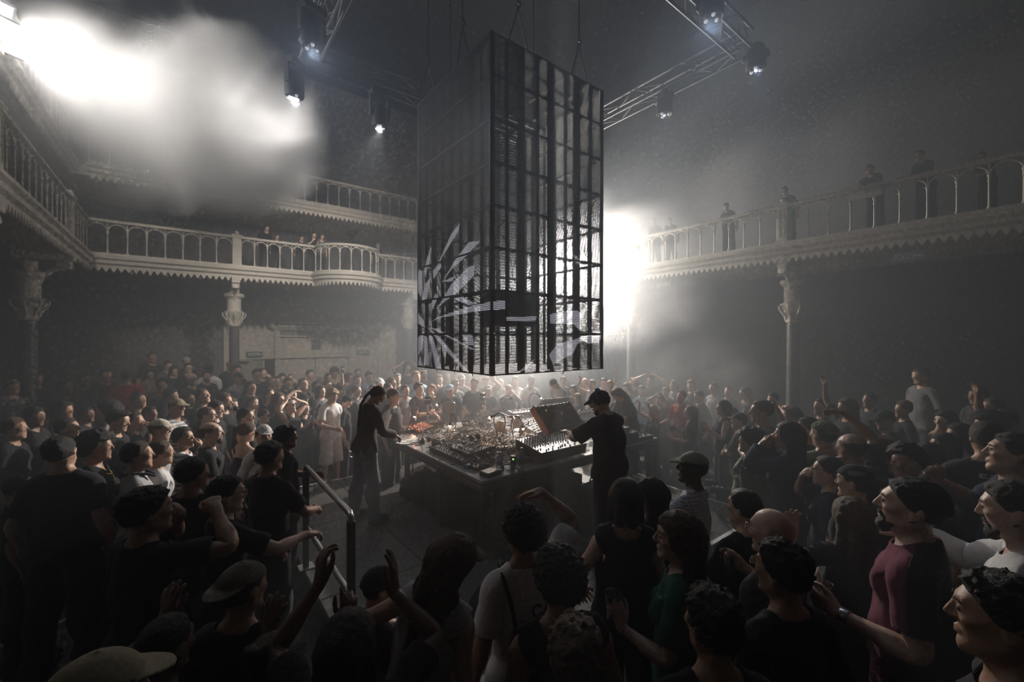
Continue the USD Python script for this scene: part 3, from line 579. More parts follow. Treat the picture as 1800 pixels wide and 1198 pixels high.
def person(u, v, D, label, fem=0, lod=2, sk='mid', hair=('short', 'dark'), hat=None, beard=None, top=('tshirt', 'black'), over=None, bot=('jeans', 'charcoal'), shoe='black', R='down', L='down', head=(0, 0, 0), lean=0, side=0, twist=0,
           look=(0, 0), turn=0, yaw=None, z0=0.0, h=None, girth=1.0, glasses=None, group=None, legs=None, xyz=None, eyes=None, pose=None, name='person', hairseed=0, face=None, prof=None):
    """a figure whose crown shows at pixel (u, v), D metres deep, standing on z0; it faces the point look (turn degrees further round)"""
    bv, bf, s, bw, _ = body(fem, lod)
    top_pt = at(u, v, D) if xyz is None else np.asarray(xyz, float)
    if prof is not None:                                         # in profile from here: +deg turned away from the left profile, ('R', deg) from the right one
        vd = unit((top_pt-CAM)[:2]); sgn, deg = (1, prof) if np.ndim(prof) == 0 else (-1, prof[1]); yaw = math.degrees(math.atan2(-vd[0], vd[1]))+sgn*(90-deg)
    if yaw is None:
        d = np.asarray(look[:2], float)-top_pt[:2]; yaw = math.degrees(math.atan2(-d[0], d[1]))
    yaw += turn
    P = dict(head=head, lean=lean, side=side, twist=twist, R=ARM[R] if isinstance(R, str) else R, L=ARM[L] if isinstance(L, str) else L)
    if legs: P.update(legs)
    if pose: P.update(pose)
    G = bones(s, P); crown = (G[4]@np.array([0, -.01, 1.752, 1]))[:3]
    feet = [skin_to(bv[bv[:, 2] < .05], bw[bv[:, 2] < .05], G)[:, 2].min()][0]
    sc = (top_pt[2]-z0)/(crown[2]-feet+.012) if h is None else h/1.76
    Rz = rot('z', yaw); g = np.diag([sc*girth, sc*girth, sc])
    if girth != 1.0: g = np.diag([sc*(1+(girth-1)), sc*(1+(girth-1)), sc])
    A = np.eye(4); A[:3, :3] = Rz@g; off = Rz@g@crown
    A[:2, 3] = top_pt[:2]-off[:2]; A[2, 3] = z0-(feet-.012)*sc
    t = thing(name, label, 'person', loc=(A[0, 3], A[1, 3], A[2, 3]), rz=yaw, group=group)
    GG = np.array([np.diag([g[0, 0], g[1, 1], g[2, 2], 1])@b for b in G])
    def put(nm, v_, f_, w_, m, smooth=True, lab=None): return part(t, nm, (skin_to(v_, w_, GG), f_), m, smooth, lab)
    def onhead(nm, mesh, m, smooth=True, lab=None):
        v_, f_ = (mesh.vertices, mesh.faces) if hasattr(mesh, 'vertices') else mesh
        if nm in ('hair', 'beard') and v_[:, 2].min() < 1.5: w_ = weights(v_*np.array([.35, 1, 1]), s); return part(t, nm, (skin_to(v_, w_, GG), f_), m, smooth, lab)
        v_ = np.asarray(v_); return part(t, nm, (v_@GG[4][:3, :3].T+GG[4][:3, 3], f_), m, smooth, lab)
    b = put('body', bv, bf, bw, skin(sk))
    seen = []
    for kind, col in [x for x in (bot, top, over) if x]:
        cv, cf, cw = cloth(kind, fem, lod)
        nm = {'jeans': 'trousers', 'slim': 'trousers', 'tshirt': 'shirt', 'oversize': 'shirt', 'polo': 'polo_shirt', 'polo_back': 'shirt_back', 'long': 'shirt', 'tank': 'vest_top', 'crop': 'crop_top', 'vest': 'waistcoat', 'trunk_dress': 'dress'}.get(kind, kind)
        if over and (kind, col) == over and kind != 'polo_back':
            cv = cv+normals(cv, cf)*.010
        put(nm, cv, cf, cw, fabric(col))
    if True:
        cv, cf, cw = cloth('shoes', fem, lod)
        for nm, on in (('shoe', cv[:, 0] > 0), ('shoe', cv[:, 0] <= 0)):
            keep = on[cf].all(1); uu, inv = np.unique(cf[keep], return_inverse=True); put(nm, cv[uu], inv.reshape(-1, 3), cw[uu], fabric(shoe))
    if hair and hair[0] != 'bald':
        onhead('hair', headgear(hair[0], lod, hairseed), hairm(hair[1]))
    if beard: onhead('beard', headgear('beard', min(lod, 1)), hairm(beard))
    if hat: onhead('cap' if hat[0] in ('cap', 'capback') else 'beanie' if hat[0] == 'beanie' else 'hat', headgear(hat[0], min(lod, 1)), fabric(hat[1]))
    if lod < 2 or eyes:
        for sx in (-1, 1): onhead('eye', moved(trimesh.creation.icosphere(2 if lod == 0 else 1, .0108), (sx*.0318, .0835, 1.6515)), EYEM)
        if lod == 0:
            for sx in (-1, 1):
                onhead('eyebrow', tube([(sx*.014, .098, 1.671), (sx*.030, .0955, 1.6765), (sx*.045, .084, 1.671)], [.003, .0034, .0018], 6), hairm(hair[1] if hair and hair[1] in HAIRC else 'dark'))
    if glasses:
        fr = PLASTIC() if glasses != 'wire' else METAL(); rims = []
        gl = thing_sub(t, 'glasses')
        for sx in (-1, 1):
            a_ = np.linspace(0, 2*np.pi, 17); rx, rz_ = (.022, .017) if glasses != 'round' else (.020, .020)
            rims.append(tube(np.c_[sx*.0335+rx*np.cos(a_), .1085-.012*np.abs(np.cos(a_)*(np.cos(a_)*sx > 0)), 1.651+rz_*np.sin(a_)], .0019, 6, False))
            rims.append(tube([(sx*.056, .098, 1.656), (sx*.078, .04, 1.657), (sx*.080, -.01, 1.650)], .0019, 6))
            lens = trimesh.creation.cylinder(1.0, .0012, sections=16); lv = np.array(lens.vertices)
            lens.vertices = np.c_[sx*.0335+lv[:, 0]*rx, .1075+lv[:, 2], 1.651+lv[:, 1]*rz_]; lens.faces = lens.faces
            data(usdkit.mesh(stage, free(f'{gl}/lens'), ((np.asarray(lens.vertices)@GG[4][:3, :3].T+GG[4][:3, 3]), lens.faces), clear_cup('spectacle_lens') if glasses in ('clear', 'wire', 'round') else M('dark_lens', (.01, .01, .012), .12)).GetPrim())
        rims.append(tube([(-.012, .110, 1.654), (0, .113, 1.657), (.012, .110, 1.654)], .0019, 6))
        fm = join(*rims); usdkit.mesh(stage, free(f'{gl}/frame'), (np.asarray(fm.vertices)@GG[4][:3, :3].T+GG[4][:3, 3], fm.faces), fr, True)
    Wm = np.eye(4); Wm[:3, :3] = Rz; Wm[:3, 3] = A[:3, 3]
    out = dict(prim=t, W=Wm, hand_R=Wm@GG[8], hand_L=Wm@GG[27], head=Wm@GG[4], chest=Wm@GG[2], pelvis=Wm@GG[0], fore_R=Wm@GG[7], fore_L=Wm@GG[26], up_R=Wm@GG[6], up_L=Wm@GG[25], skel=s, sc=sc, G=GG, put=onhead, yaw=yaw, fem=fem)
    PEOPLE.append(out); return out
def thing_sub(t, nm):
    x = UsdGeom.Xform.Define(stage, free(f'{t.GetPath()}/{nm}')); return x.GetPath()
EYEM = usdkit.material(stage, '/World/Looks/eye_white', {'p': ('principled_bsdf', {'base_color': (.16, .14, .13), 'roughness': .12})}, surface='p.BSDF')

# ---------------------------------------------------------------- the hall
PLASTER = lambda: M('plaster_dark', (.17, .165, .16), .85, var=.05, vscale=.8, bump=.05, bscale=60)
CREAM = lambda: M('cream_paint', (.60, .56, .49), .55, var=.03, vscale=2)
WOODB = lambda: M('dark_floor', (.035, .031, .028), .45, var=.3, vscale=2.5)
def structure(name, mesh, m, label=None, smooth=False): return data(usdkit.mesh(stage, free('/World/'+name), mesh, m, smooth).GetPrim(), kind='structure', label=label)
def structure_root(name, label): 
    p = UsdGeom.Xform.Define(stage, free('/World/'+name)).GetPrim(); return data(p, kind='structure', label=label)
structure('floor', box((-8.9, -9.9, -.12), (8.9, 11.7, 0)), WOODB(), 'dark scuffed floor of the concert hall')
structure('ceiling', box((-8.9, -9.9, 12.0), (8.9, 11.7, 12.2)), M('ceiling_black', (.02, .02, .022), .9), 'black ceiling lost above the rigging')
structure('wall_back', box((-8.7, 11.5, 0), (8.7, 11.7, 12)), PLASTER(), 'dark plaster wall behind the far balcony')
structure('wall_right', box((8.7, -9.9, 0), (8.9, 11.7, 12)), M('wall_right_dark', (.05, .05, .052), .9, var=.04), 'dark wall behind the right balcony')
structure('wall_left', box((-8.9, -9.9, 0), (-8.7, 11.7, 12)), PLASTER(), 'dark plaster wall behind the left balcony')
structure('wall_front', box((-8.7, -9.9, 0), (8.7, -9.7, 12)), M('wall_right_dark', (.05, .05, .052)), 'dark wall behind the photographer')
BX, BY, BL = 5.85, 8.5, -5.65                                   # fronts of the balconies
for nm, b in (('baseboard_back', ((-8.7, 11.46, 0), (8.7, 11.5, .16))), ('baseboard_left', ((-8.7, -9.7, 0), (-8.66, 11.46, .16))), ('baseboard_right', ((8.66, -9.7, 0), (8.7, 11.46, .16)))):
    structure(nm, box(*b), M('brown_paint', (.06, .045, .035), .5), f'dark skirting board along the foot of the {nm[10:]} wall')

def moulding(x0, x1, y0, y1, z0, z1, w=.05):                     # a raised frame on a wall that faces -y
    return join(box((x0, y0, z0), (x1, y1, z0+w)), box((x0, y0, z1-w), (x1, y1, z1)), box((x0, y0, z0+w), (x0+w, y1, z1-w)), box((x1-w, y0, z0+w), (x1, y1, z1-w)))
pan = structure_root('trim_1', 'cream panelling on the back wall around the double door')
part(pan, 'panel', box((-2.9, 11.44, .16), (-2.5, 11.495, 3.16)), CREAM()); part(pan, 'panel', box((-2.5, 11.44, 1.96), (-1.46, 11.495, 3.16)), CREAM()); part(pan, 'panel', box((1.15, 11.44, 1.96), (2.15, 11.495, 3.16)), CREAM())
part(pan, 'panel', box((2.15, 11.44, .16), (2.9, 11.495, 3.16)), CREAM()); part(pan, 'cap_rail', box((-2.95, 11.40, 3.16), (2.95, 11.495, 3.22), .01), CREAM())
dr = structure_root('door_1', 'cream double door under a tall panelled overdoor with a cornice')
part(dr, 'jamb', box((-1.46, 11.36, 0), (-1.30, 11.49, 2.95), .01), CREAM()); part(dr, 'jamb', box((1.0, 11.36, 0), (1.15, 11.49, 2.95), .01), CREAM())
part(dr, 'cornice', join(box((-1.52, 11.30, 2.95), (1.21, 11.49, 3.0), .008), box((-1.58, 11.24, 3.0), (1.27, 11.49, 3.05), .008), box((-1.64, 11.19, 3.05), (1.33, 11.49, 3.12), .01)), CREAM())
part(dr, 'frieze', join(box((-1.30, 11.40, 2.76), (-.18, 11.49, 2.95)), box((-.12, 11.40, 2.76), (1.0, 11.49, 2.95)), box((-.18, 11.42, 2.76), (-.12, 11.49, 2.95)), box((-1.48, 11.34, 2.71), (1.17, 11.49, 2.76), .008)), CREAM())
part(dr, 'overdoor_panel', join(box((-1.30, 11.44, 2.04), (1.0, 11.49, 2.71)), moulding(-1.18, .88, 11.41, 11.45, 2.10, 2.65, .045)), CREAM())
part(dr, 'lintel', box((-1.48, 11.34, 1.97), (1.17, 11.49, 2.04), .008), CREAM())
for x0, x1 in ((-1.30, -.16), (-.14, 1.0)):
    lf = part(dr, 'door_leaf', join(box((x0, 11.44, .01), (x1, 11.49, 1.97)), moulding(x0+.10, x1-.10, 11.42, 11.45, .95, 1.86, .04), moulding(x0+.10, x1-.10, 11.42, 11.45, .12, .85, .04)), CREAM())
    part(lf, 'handle', rod(((x1-.07 if x0 < -1 else x0+.07), 11.40, .95), ((x1-.07 if x0 < -1 else x0+.07), 11.40, 1.20), .012), METAL())
part(dr, 'notice', box((-.28, 11.425, 2.26), (.03, 11.442, 2.60)), M('notice_grey', (.10, .11, .13), .6), label='dark grey square notice on the panel')
d2 = structure_root('door_2', 'dark open doorway left of the double door with its cream leaf swung in')
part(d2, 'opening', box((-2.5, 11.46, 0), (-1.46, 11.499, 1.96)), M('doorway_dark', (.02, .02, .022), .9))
lf = part(d2, 'door_leaf', moved(box((0, 0, 0), (.95, .045, 1.95), .004), (-2.48, 11.36, .005), rot('z', -52)), CREAM())
part(d2, 'closer', moved(box((.02, -.05, 1.86), (.40, -.005, 1.91), .006), (-2.48, 11.36, .005), rot('z', -52)), GREYP())
d3 = structure_root('door_3', 'closed cream side door right of the double door')
part(d3, 'door_leaf', join(box((1.17, 11.45, 0), (2.13, 11.495, 1.95)), moulding(1.28, 2.02, 11.43, 11.455, 1.0, 1.85, .04)), CREAM()); part(d3, 'frame', join(box((1.15, 11.42, 1.95), (2.15, 11.49, 1.99)),), CREAM())
Z0_ = 4.302
SIGNM = lambda: M('sign_green', (.05, .12, .09), .4, emit=((.4, .55, .5), .02))
def exit_sign(x, y, z, rz, label, word='EXIT', w=.46):
    t = thing('exit_sign', label, 'sign', loc=(x, y, z), rz=rz, group=None)
    part(t, 'housing', box((-w/2, 0, 0), (w/2, .05, .18), .006), SIGNM())
    if z > 3:
        for sx in (-1, 1): part(t, 'hanger', rod((sx*w*.35, .025, .17), (sx*w*.35, .025, Z0_-z), .008, 6), BLACKM())
    tm = meshkit.text_mesh(word, .09, .004, True); tm.apply_translation((-w/2+.05, .045, 0)); v = np.array(tm.vertices)
    tm.vertices = np.c_[v[:, 0], -(v[:, 2]+.001), v[:, 1]]; part(t, 'lettering', tm, M('sign_white', (.8, .8, .8), .5))
    part(t, 'arrow', moved(join(box((0, -.006, .075), (.07, -.001, .10)), moved(trimesh.creation.extrude_polygon(sg.Polygon([(0, -.035), (.05, 0), (0, .035)]), .005, engine='earcut'), (.07, -.001, .0875), rot('x', 90))), (w/2-.16, 0, 0)), M('sign_white', (.8, .8, .8)))
exit_sign(-2.05, 11.36, 2.04, 0, 'small green exit sign above the dark doorway on the far wall'); exit_sign(1.55, 11.36, 2.04, 0, 'small green exit sign above the closed side door on the far wall')
exit_sign(BX+.25, -3.42, 4.0, -90, 'dim exit sign hanging under the right balcony'); exit_sign(BX+.25, 1.35, 3.98, -90, 'hazy exit sign hanging under the right balcony nearer the bright lamp')

# balconies: slab, mouldings, saw-tooth trim, arched cast-iron railing
Z0, Z1, ZR = 4.30, 4.60, 5.40
def arch_bay(w, z0=Z1+.03, z1=ZR-.07):                           # along +x from 0 to w, a slim column at x=0 and an arch to the next
    r = w/2-.004; zc = z1-.012-r; c = lathe([(.0, z0), (.030, z0), (.030, z0+.03), (.019, z0+.045), (.016, z0+.10), (.015, zc-.10), (.024, zc-.085), (.018, zc-.07), (.018, zc-.03), (.030, zc-.01), (.030, zc+.012), (0, zc+.012)], 8)
    a = np.linspace(0, np.pi, 13); ring = tube(np.c_[w/2-r*np.cos(a), 0*a, zc+r*np.sin(a)], .014, 6); post = rod((0, 0, zc), (0, 0, z1), .013, 6); key = box((w/2-.022, -.02, zc+r-.02), (w/2+.022, .02, z1+.01))
    return join(c, ring, post, key)
def pier(z0, z1):
    return join(box((-.12, -.07, z0), (.12, .07, z0+.06), .008), box((-.10, -.055, z0+.06), (.10, .055, z1-.02), .006), moved(moulding(-.055, .055, -.005, .005, z0+.12, z1-.10, .018), (0, -.06, 0)), box((-.135, -.085, z1-.02), (.135, .085, z1+.04), .012), moved(trimesh.creation.icosphere(2, .055), (0, 0, z1+.095)))
def teeth(x0, x1, z, w=.13, h=.11, t=.03):
    n = int(round((x1-x0)/w)); w = (x1-x0)/n; pts = [(x0, z+.04)]
    for i in range(n): pts += [(x0+i*w, z), (x0+(i+.5)*w, z-h)]
    pts += [(x1, z), (x1, z+.04)]
    return moved(trimesh.creation.extrude_polygon(sg.Polygon(pts), t, engine='earcut'), (0, 0, 0), rot('x', 90))
FASCIA = [(0, 0), (-.05, .0), (-.05, .05), (-.11, .09), (-.11, .16), (-.16, .20), (-.16, .25), (-.09, .27), (-.09, .33), (0, .33)]
def run(root, x0, x1, place, dz=0.0, piers=(), parts=True, tooth=True, w0=.335):
    """one straight stretch of railing and fascia from x0 to x1; place(mesh) carries it to its side of the hall"""
    part(root, 'fascia', place(moved(trimesh.creation.extrude_polygon(sg.Polygon([(-b, c) for b, c in FASCIA][::-1]), x1-x0, engine='earcut'), (x0, 0, Z0), np.array([[0, 0, 1], [-1, 0, 0], [0, 1, 0]]))), CREAM())
    part(root, 'handrail', place(join(box((x0, -.075, ZR-.06), (x1, .075, ZR-.02), .008), box((x0, -.055, ZR-.02), (x1, .055, ZR+.01), .008))), CREAM())
    part(root, 'foot_rail', place(box((x0, -.05, Z1+.02), (x1, .05, Z1+.04), .005)), CREAM())
    if tooth: part(root, 'saw_tooth_trim', place(moved(teeth(x0, x1, Z0), (0, -.035, 0))), CREAM())
    xs = sorted([x for x in piers if x0-.01 <= x <= x1+.01])
    for x in xs: part(root, 'pier', place(moved(pier(Z1, ZR), (x, 0, 0))), CREAM())
    cutp = [x0]+[y for x in xs for y in (x-.10, x+.10)]+[x1]; bays = []
    for a, b in zip(cutp[::2], cutp[1::2]):
        n = max(1, int(round((b-a)/w0)))
        if b-a < .1: continue
        for i in range(n): bays.append(moved(arch_bay((b-a)/n), (a+i*(b-a)/n, 0, 0)))
    if parts:
        for m in bays: part(root, 'arch', place(m), CREAM(), 40)
    else: part(root, 'arcade', place(join(*bays)), CREAM(), 40, kind='stuff')
Rb = lambda m: m                                                 # back: along x, front faces -y
def side(xf, flip):                                              # left/right sides: along y
    R = np.array([[0, 1, 0], [1, 0, 0], [0, 0, 1.0]]) if flip else np.array([[0, -1, 0], [1, 0, 0], [0, 0, 1.0]])
    def f(m):
        m = moved(m, (xf, 0, 0), R)
        if np.linalg.det(R) < 0: m.faces = m.faces[:, ::-1]
        return m
    return f
back = structure_root('balcony_back', 'cream balcony with arched railing and round bay across the far wall')
part(back, 'slab', box((-8.7, BY, Z0), (8.7, 11.5, Z1)), CREAM())
pb = lambda m: moved(m, (0, BY, 0)); BC, BW, BD = .10, .92, .95    # the round bay
run(back, BL, BC-BW, pb, piers=(-2.78,)); run(back, BC+BW, BX, pb, piers=(3.0,))
def bayp(t, out=0.0): return np.array([BC-(BW+out)*math.cos(t), BY-(BD+out)*math.sin(t)])
ts = np.linspace(0, np.pi, 41); prof = [(a-.0, b) for a, b in FASCIA]
v = np.array([[*bayp(t, -p[0]), Z0+p[1]] for t in ts for p in FASCIA]); n = len(FASCIA); f = []
for i in range(40):
    for j in range(n-1): f += [(i*n+j, i*n+j+1, (i+1)*n+j+1), (i*n+j, (i+1)*n+j+1, (i+1)*n+j)]
part(back, 'bay_fascia', (v, np.array(f)), CREAM(), 30)
part(back, 'bay_floor', moved(trimesh.creation.extrude_polygon(sg.Polygon([bayp(t) for t in ts]), Z1-Z0-.02, engine='earcut'), (0, 0, Z0+.01)), CREAM())
part(back, 'bay_handrail', tube([[*bayp(t), ZR-.025] for t in ts], .045, 8), CREAM(), True)
tz = []
for i in range(26):
    t0, t1 = np.pi*i/26, np.pi*(i+1)/26; a, b = bayp(t0, .05), bayp(t1, .05); c = bayp((t0+t1)/2, .05); a2, b2, c2 = bayp(t0, .02), bayp(t1, .02), bayp((t0+t1)/2, .02)
    tz.append(trimesh.convex.convex_hull(np.array([[*a, Z0+.02], [*b, Z0+.02], [*c, Z0-.11], [*a2, Z0+.02], [*b2, Z0+.02], [*c2, Z0-.11]])))
part(back, 'bay_saw_tooth_trim', join(*tz), CREAM())
part(back, 'bay_soffit', moved(trimesh.creation.cone(.8, -.32, sections=32), (0, 0, 0)).apply_transform(np.diag([1.02, 1.0, 1, 1])).apply_translation((BC, BY-.02, Z0)), CREAM(), 30)
tb = np.linspace(.06, np.pi-.06, 10)
for i in range(9):
    a, b = bayp(tb[i]), bayp(tb[i+1]); d = b-a; m = arch_bay(np.linalg.norm(d)); th = math.degrees(math.atan2(d[1], d[0])); part(back, 'arch', moved(m, (*a, 0), rot('z', th)), CREAM(), 40)
right = structure_root('balcony_right', 'cream balcony with arched railing along the right side of the hall')
part(right, 'slab', box((BX, -9.7, Z0), (8.7, BY-.02, Z1)), CREAM())
prs = [2.6-4.155*k for k in range(-1, 3)]
run(right, -5.4, BY-.1, side(BX, True), piers=prs)
left = structure_root('balcony_left', 'cream balcony with arched railing along the left side of the hall')
part(left, 'slab', box((-8.7, -9.7, Z0), (BL, BY-.02, Z1)), CREAM()); run(left, -1.2, BY-.1, side(BL, False), piers=[2.6-4.155*k for k in range(-1, 2)])
UP = 2.15
upper = structure_root('balcony_upper_back', 'hazy upper balcony with arched railing across the far wall')
part(upper, 'slab', box((-8.7, BY+.3, Z0+UP), (8.7, 11.5, Z1+UP)), CREAM()); run(upper, BL, BX, lambda m: moved(m, (0, BY+.3, UP)), parts=False, piers=(-2.78, 3.0))
upl = structure_root('balcony_upper_left', 'hazy upper balcony along the left side behind the smoke')
part(upl, 'slab', box((-8.7, -9.7, Z0+UP), (BL-.3, BY+.28, Z1+UP)), CREAM()); sl_ = side(BL-.3, False); run(upl, .5, BY+.2, lambda m: moved(sl_(m), (0, 0, UP)), parts=False, piers=(2.6, 6.755))

def column(x, y, label, rz=0):
    t = structure_root('column', label); t.SetCustomDataByKey('category', 'column')
    pl = lambda m: moved(m, (x, y, 0), rot('z', rz)); DM = M('column_paint', (.09, .085, .08), .4, var=.1)
    part(t, 'base', pl(lathe([(0, 0), (.21, 0), (.21, .25), (.17, .30), (.19, .36), (.15, .42), (0, .42)], 16)), DM, 40)
    part(t, 'shaft', pl(lathe([(.0, .40), (.145, .40), (.125, .9), (.118, 3.02), (0, 3.02)], 20)), DM, 40)
    part(t, 'capital', pl(join(lathe([(0, 3.0), (.14, 3.0), (.15, 3.05), (.125, 3.08), (.15, 3.2), (.22, 3.36), (.24, 3.40), (.17, 3.43), (.17, 3.75), (.24, 3.82), (.24, 3.9), (.13, 3.93), (.13, Z0-.2), (0, Z0-.2)], 16),
        *[moved(tube(spline([(.14, 0, 3.06), (.20, 0, 3.2), (.26, 0, 3.28), (.27, 0, 3.36), (.22, 0, 3.35)], 9), [.03, .032, .03, .028, .025, .022, .02, .018, .012], 6), (0, 0, 0), rot('z', 45*k)) for k in range(8)])), CREAM(), 40)
    a = np.linspace(0, np.pi*.5, 9)
    part(t, 'bracket', pl(join(box((-.10, -.62, Z0-.16), (.10, .2, Z0-.01), .01), box((-.09, -.58, Z0-.30), (.09, -.36, Z0-.14), .02), tube(np.c_[0*a, -.60+.50*np.sin(a)*1.0, Z0-.25-.50*(1-np.cos(a))], .05, 8))), CREAM(), 40)
column(-2.80, 9.05, 'iron column with leafy capital left of the double door under the far balcony'); column(2.37, 9.05, 'hazy iron column right of the double door beside the screen tower')
for k, y in enumerate(prs): column(6.42, y, ['dim iron column under the far end of the right balcony', 'dim iron column under the right balcony nearest the bright lamp', 'dim iron column under the middle of the right balcony', 'dark iron column under the near end of the right balcony'][k], -90)
for k, y in enumerate((6.755, 2.6)): column(-6.2, y, ['dark iron column under the far end of the left balcony', 'dark iron column under the near part of the left balcony'][k], 90)
bulbm = M('bulb_glass', (.75, .72, .65), .1, emit=((1, .8, .5), .04))
bulb = lathe([(0, -.10), (.018, -.095), (.03, -.07), (.026, -.045), (.012, -.03), (.012, 0), (0, 0)], 8)
for i in range(34):
    x = -4.9+.33*i
    if BC-1.1 < x < BC+1.1: continue
    part(back, 'bulb', moved(bulb, (x, BY+.16, Z0)), bulbm, True)

# ---------------------------------------------------------------- rig: truss ring, moving heads, hoists
ALU = lambda: M('aluminium', (.45, .45, .46), .38, .9, var=.08)
TR = dict(x0=-2.2, x1=3.4, y0=-1.84, y1=2.8, zb=7.36, zt=7.66)
def truss(a, b, label):
    a, b = np.array(a, float), np.array(b, float); L = np.linalg.norm(b-a); d = (b-a)/L; s = np.array([-d[1], d[0], 0])*.145; up = np.array([0, 0, .15])
    t = thing('truss', label, 'truss', loc=(a+b)/2); o = (a+b)/2; a, b = a-o, b-o; n = int(round(L/.5)); cm, bm = M('truss_metal', (.10, .10, .105), .5, .6), None
    for sx in (-1, 1):
        for sz in (-1, 1): part(t, 'chord', rod(a+sx*s+sz*up, b+sx*s+sz*up, .025, 8), cm, 40)
    for i in range(n):
        p, q = a+d*L*i/n, a+d*L*(i+1)/n
        for sx in (-1, 1): part(t, 'brace', rod(p+sx*s+(-1)**i*up, q+sx*s-(-1)**i*up, .010, 6), cm)
        for sz in (-1, 1): part(t, 'brace', rod(p+(-1)**i*s+sz*up, q-(-1)**i*s+sz*up, .010, 6), cm)
zt = 7.51
truss((TR['x0'], TR['y1'], zt), (TR['x1'], TR['y1'], zt), 'lighting truss running behind the screen tower at left'); truss((TR['x1'], TR['y0'], zt), (TR['x1'], TR['y1'], zt), 'lighting truss running off to the right of the screen tower')
truss((TR['x0'], TR['y0'], zt), (TR['x0'], TR['y1'], zt), 'lighting truss near the smoke at upper left'); truss((TR['x0'], TR['y0'], zt), (TR['x1'], TR['y0'], zt), 'lighting truss nearest the camera at upper right')
def moving_head(u, v, D, label, yaw=0):
    p = at(u, v, D); t = thing('moving_head_light', label, 'stage light', loc=(p[0], p[1], p[2]), rz=yaw); h = 7.33-p[2]; bm = M('fixture_black', (.012, .012, .013), .6)
    part(t, 'base', box((-.17, -.12, h-.15), (.17, .12, h-.03), .02), bm); part(t, 'clamp', join(box((-.10, -.03, h-.04), (-.05, .03, h+.03)), box((.05, -.03, h-.04), (.10, .03, h+.03))), bm)
    part(t, 'yoke', join(box((-.19, -.05, .17), (-.155, .05, h-.14), .01), box((.155, -.05, .17), (.19, .05, h-.14), .01), box((-.19, -.05, h-.18), (.19, .05, h-.14), .01)), bm)
    hd = part(t, 'head', lathe([(0, .42), (.09, .41), (.13, .36), (.145, .2), (.15, .03), (.135, .0), (.12, .008), (0, .008)], 20), bm, 40)
    lm = M('lens', (.85, .87, .9), .03, .0, emit=((.9, .95, 1), .35))
    for k in range(7):
        a = k*math.pi/3; r = 0 if k == 6 else .075; part(hd, 'lens', moved(trimesh.creation.icosphere(1, .026), (r*math.cos(a), r*math.sin(a), .0)), lm if k in (0, 2, 4) else M('lens_dark', (.1, .1, .11), .05), True)
for i, (u, v, D, lab) in enumerate(((668, 225, 7.95, 'moving head light hanging on the left truss nearest the screen tower'), (550, 86, 5.95, 'moving head light hanging at the smoke edge at upper left'), (519, 172, 7.1, 'moving head light half lost in the smoke at the left truss corner'),
        (1167, 203, 8.1, 'moving head light hanging on the right truss nearest the screen tower'), (1327, 125, 6.9, 'moving head light hanging at the right truss corner'), (1250, 35, 5.55, 'topmost moving head light at upper right'))): moving_head(u, v, D, lab, 20*i)

# ---------------------------------------------------------------- the hanging tower of see-through video screens
TX, TY, TS, TZ, TH = -1.036, -.943, 1.996, 2.208, 4.066; NC, NR = 4, 8; PW, PH = TS/NC, TH/NR
tower = thing('screen_tower', 'square tower of see-through video mesh panels hanging above the table', 'video screen', loc=(TX, TY, TZ))
FRM, SLAT = M('screen_frame', (.022, .022, .024), .5, .3, var=.15), M('screen_strip', (.05, .05, .053), .5, var=.08)
FACES = {'near_right': lambda m: m, 'near_left': lambda m: turned(m, rot('z', 90), True), 'far_left': lambda m: moved(turned(m, np.eye(3), False, True), (0, TS, 0)), 'far_right': lambda m: moved(turned(m, rot('z', 90), False), (TS, 0, 0))}
def turned(m, R, mirror=False, back=False):
    m = m.copy(); v = np.array(m.vertices)
    if mirror: v = np.stack([v[:, 1], v[:, 0], v[:, 2]], 1); m.vertices = v; m.faces = m.faces[:, ::-1]; return m
    if back: v[:, 1] *= -1; m.vertices = v; m.faces = m.faces[:, ::-1]; return m
    m.vertices = v@R.T; return m
NS, SH = 28, .0072
rngT = np.random.default_rng(5)
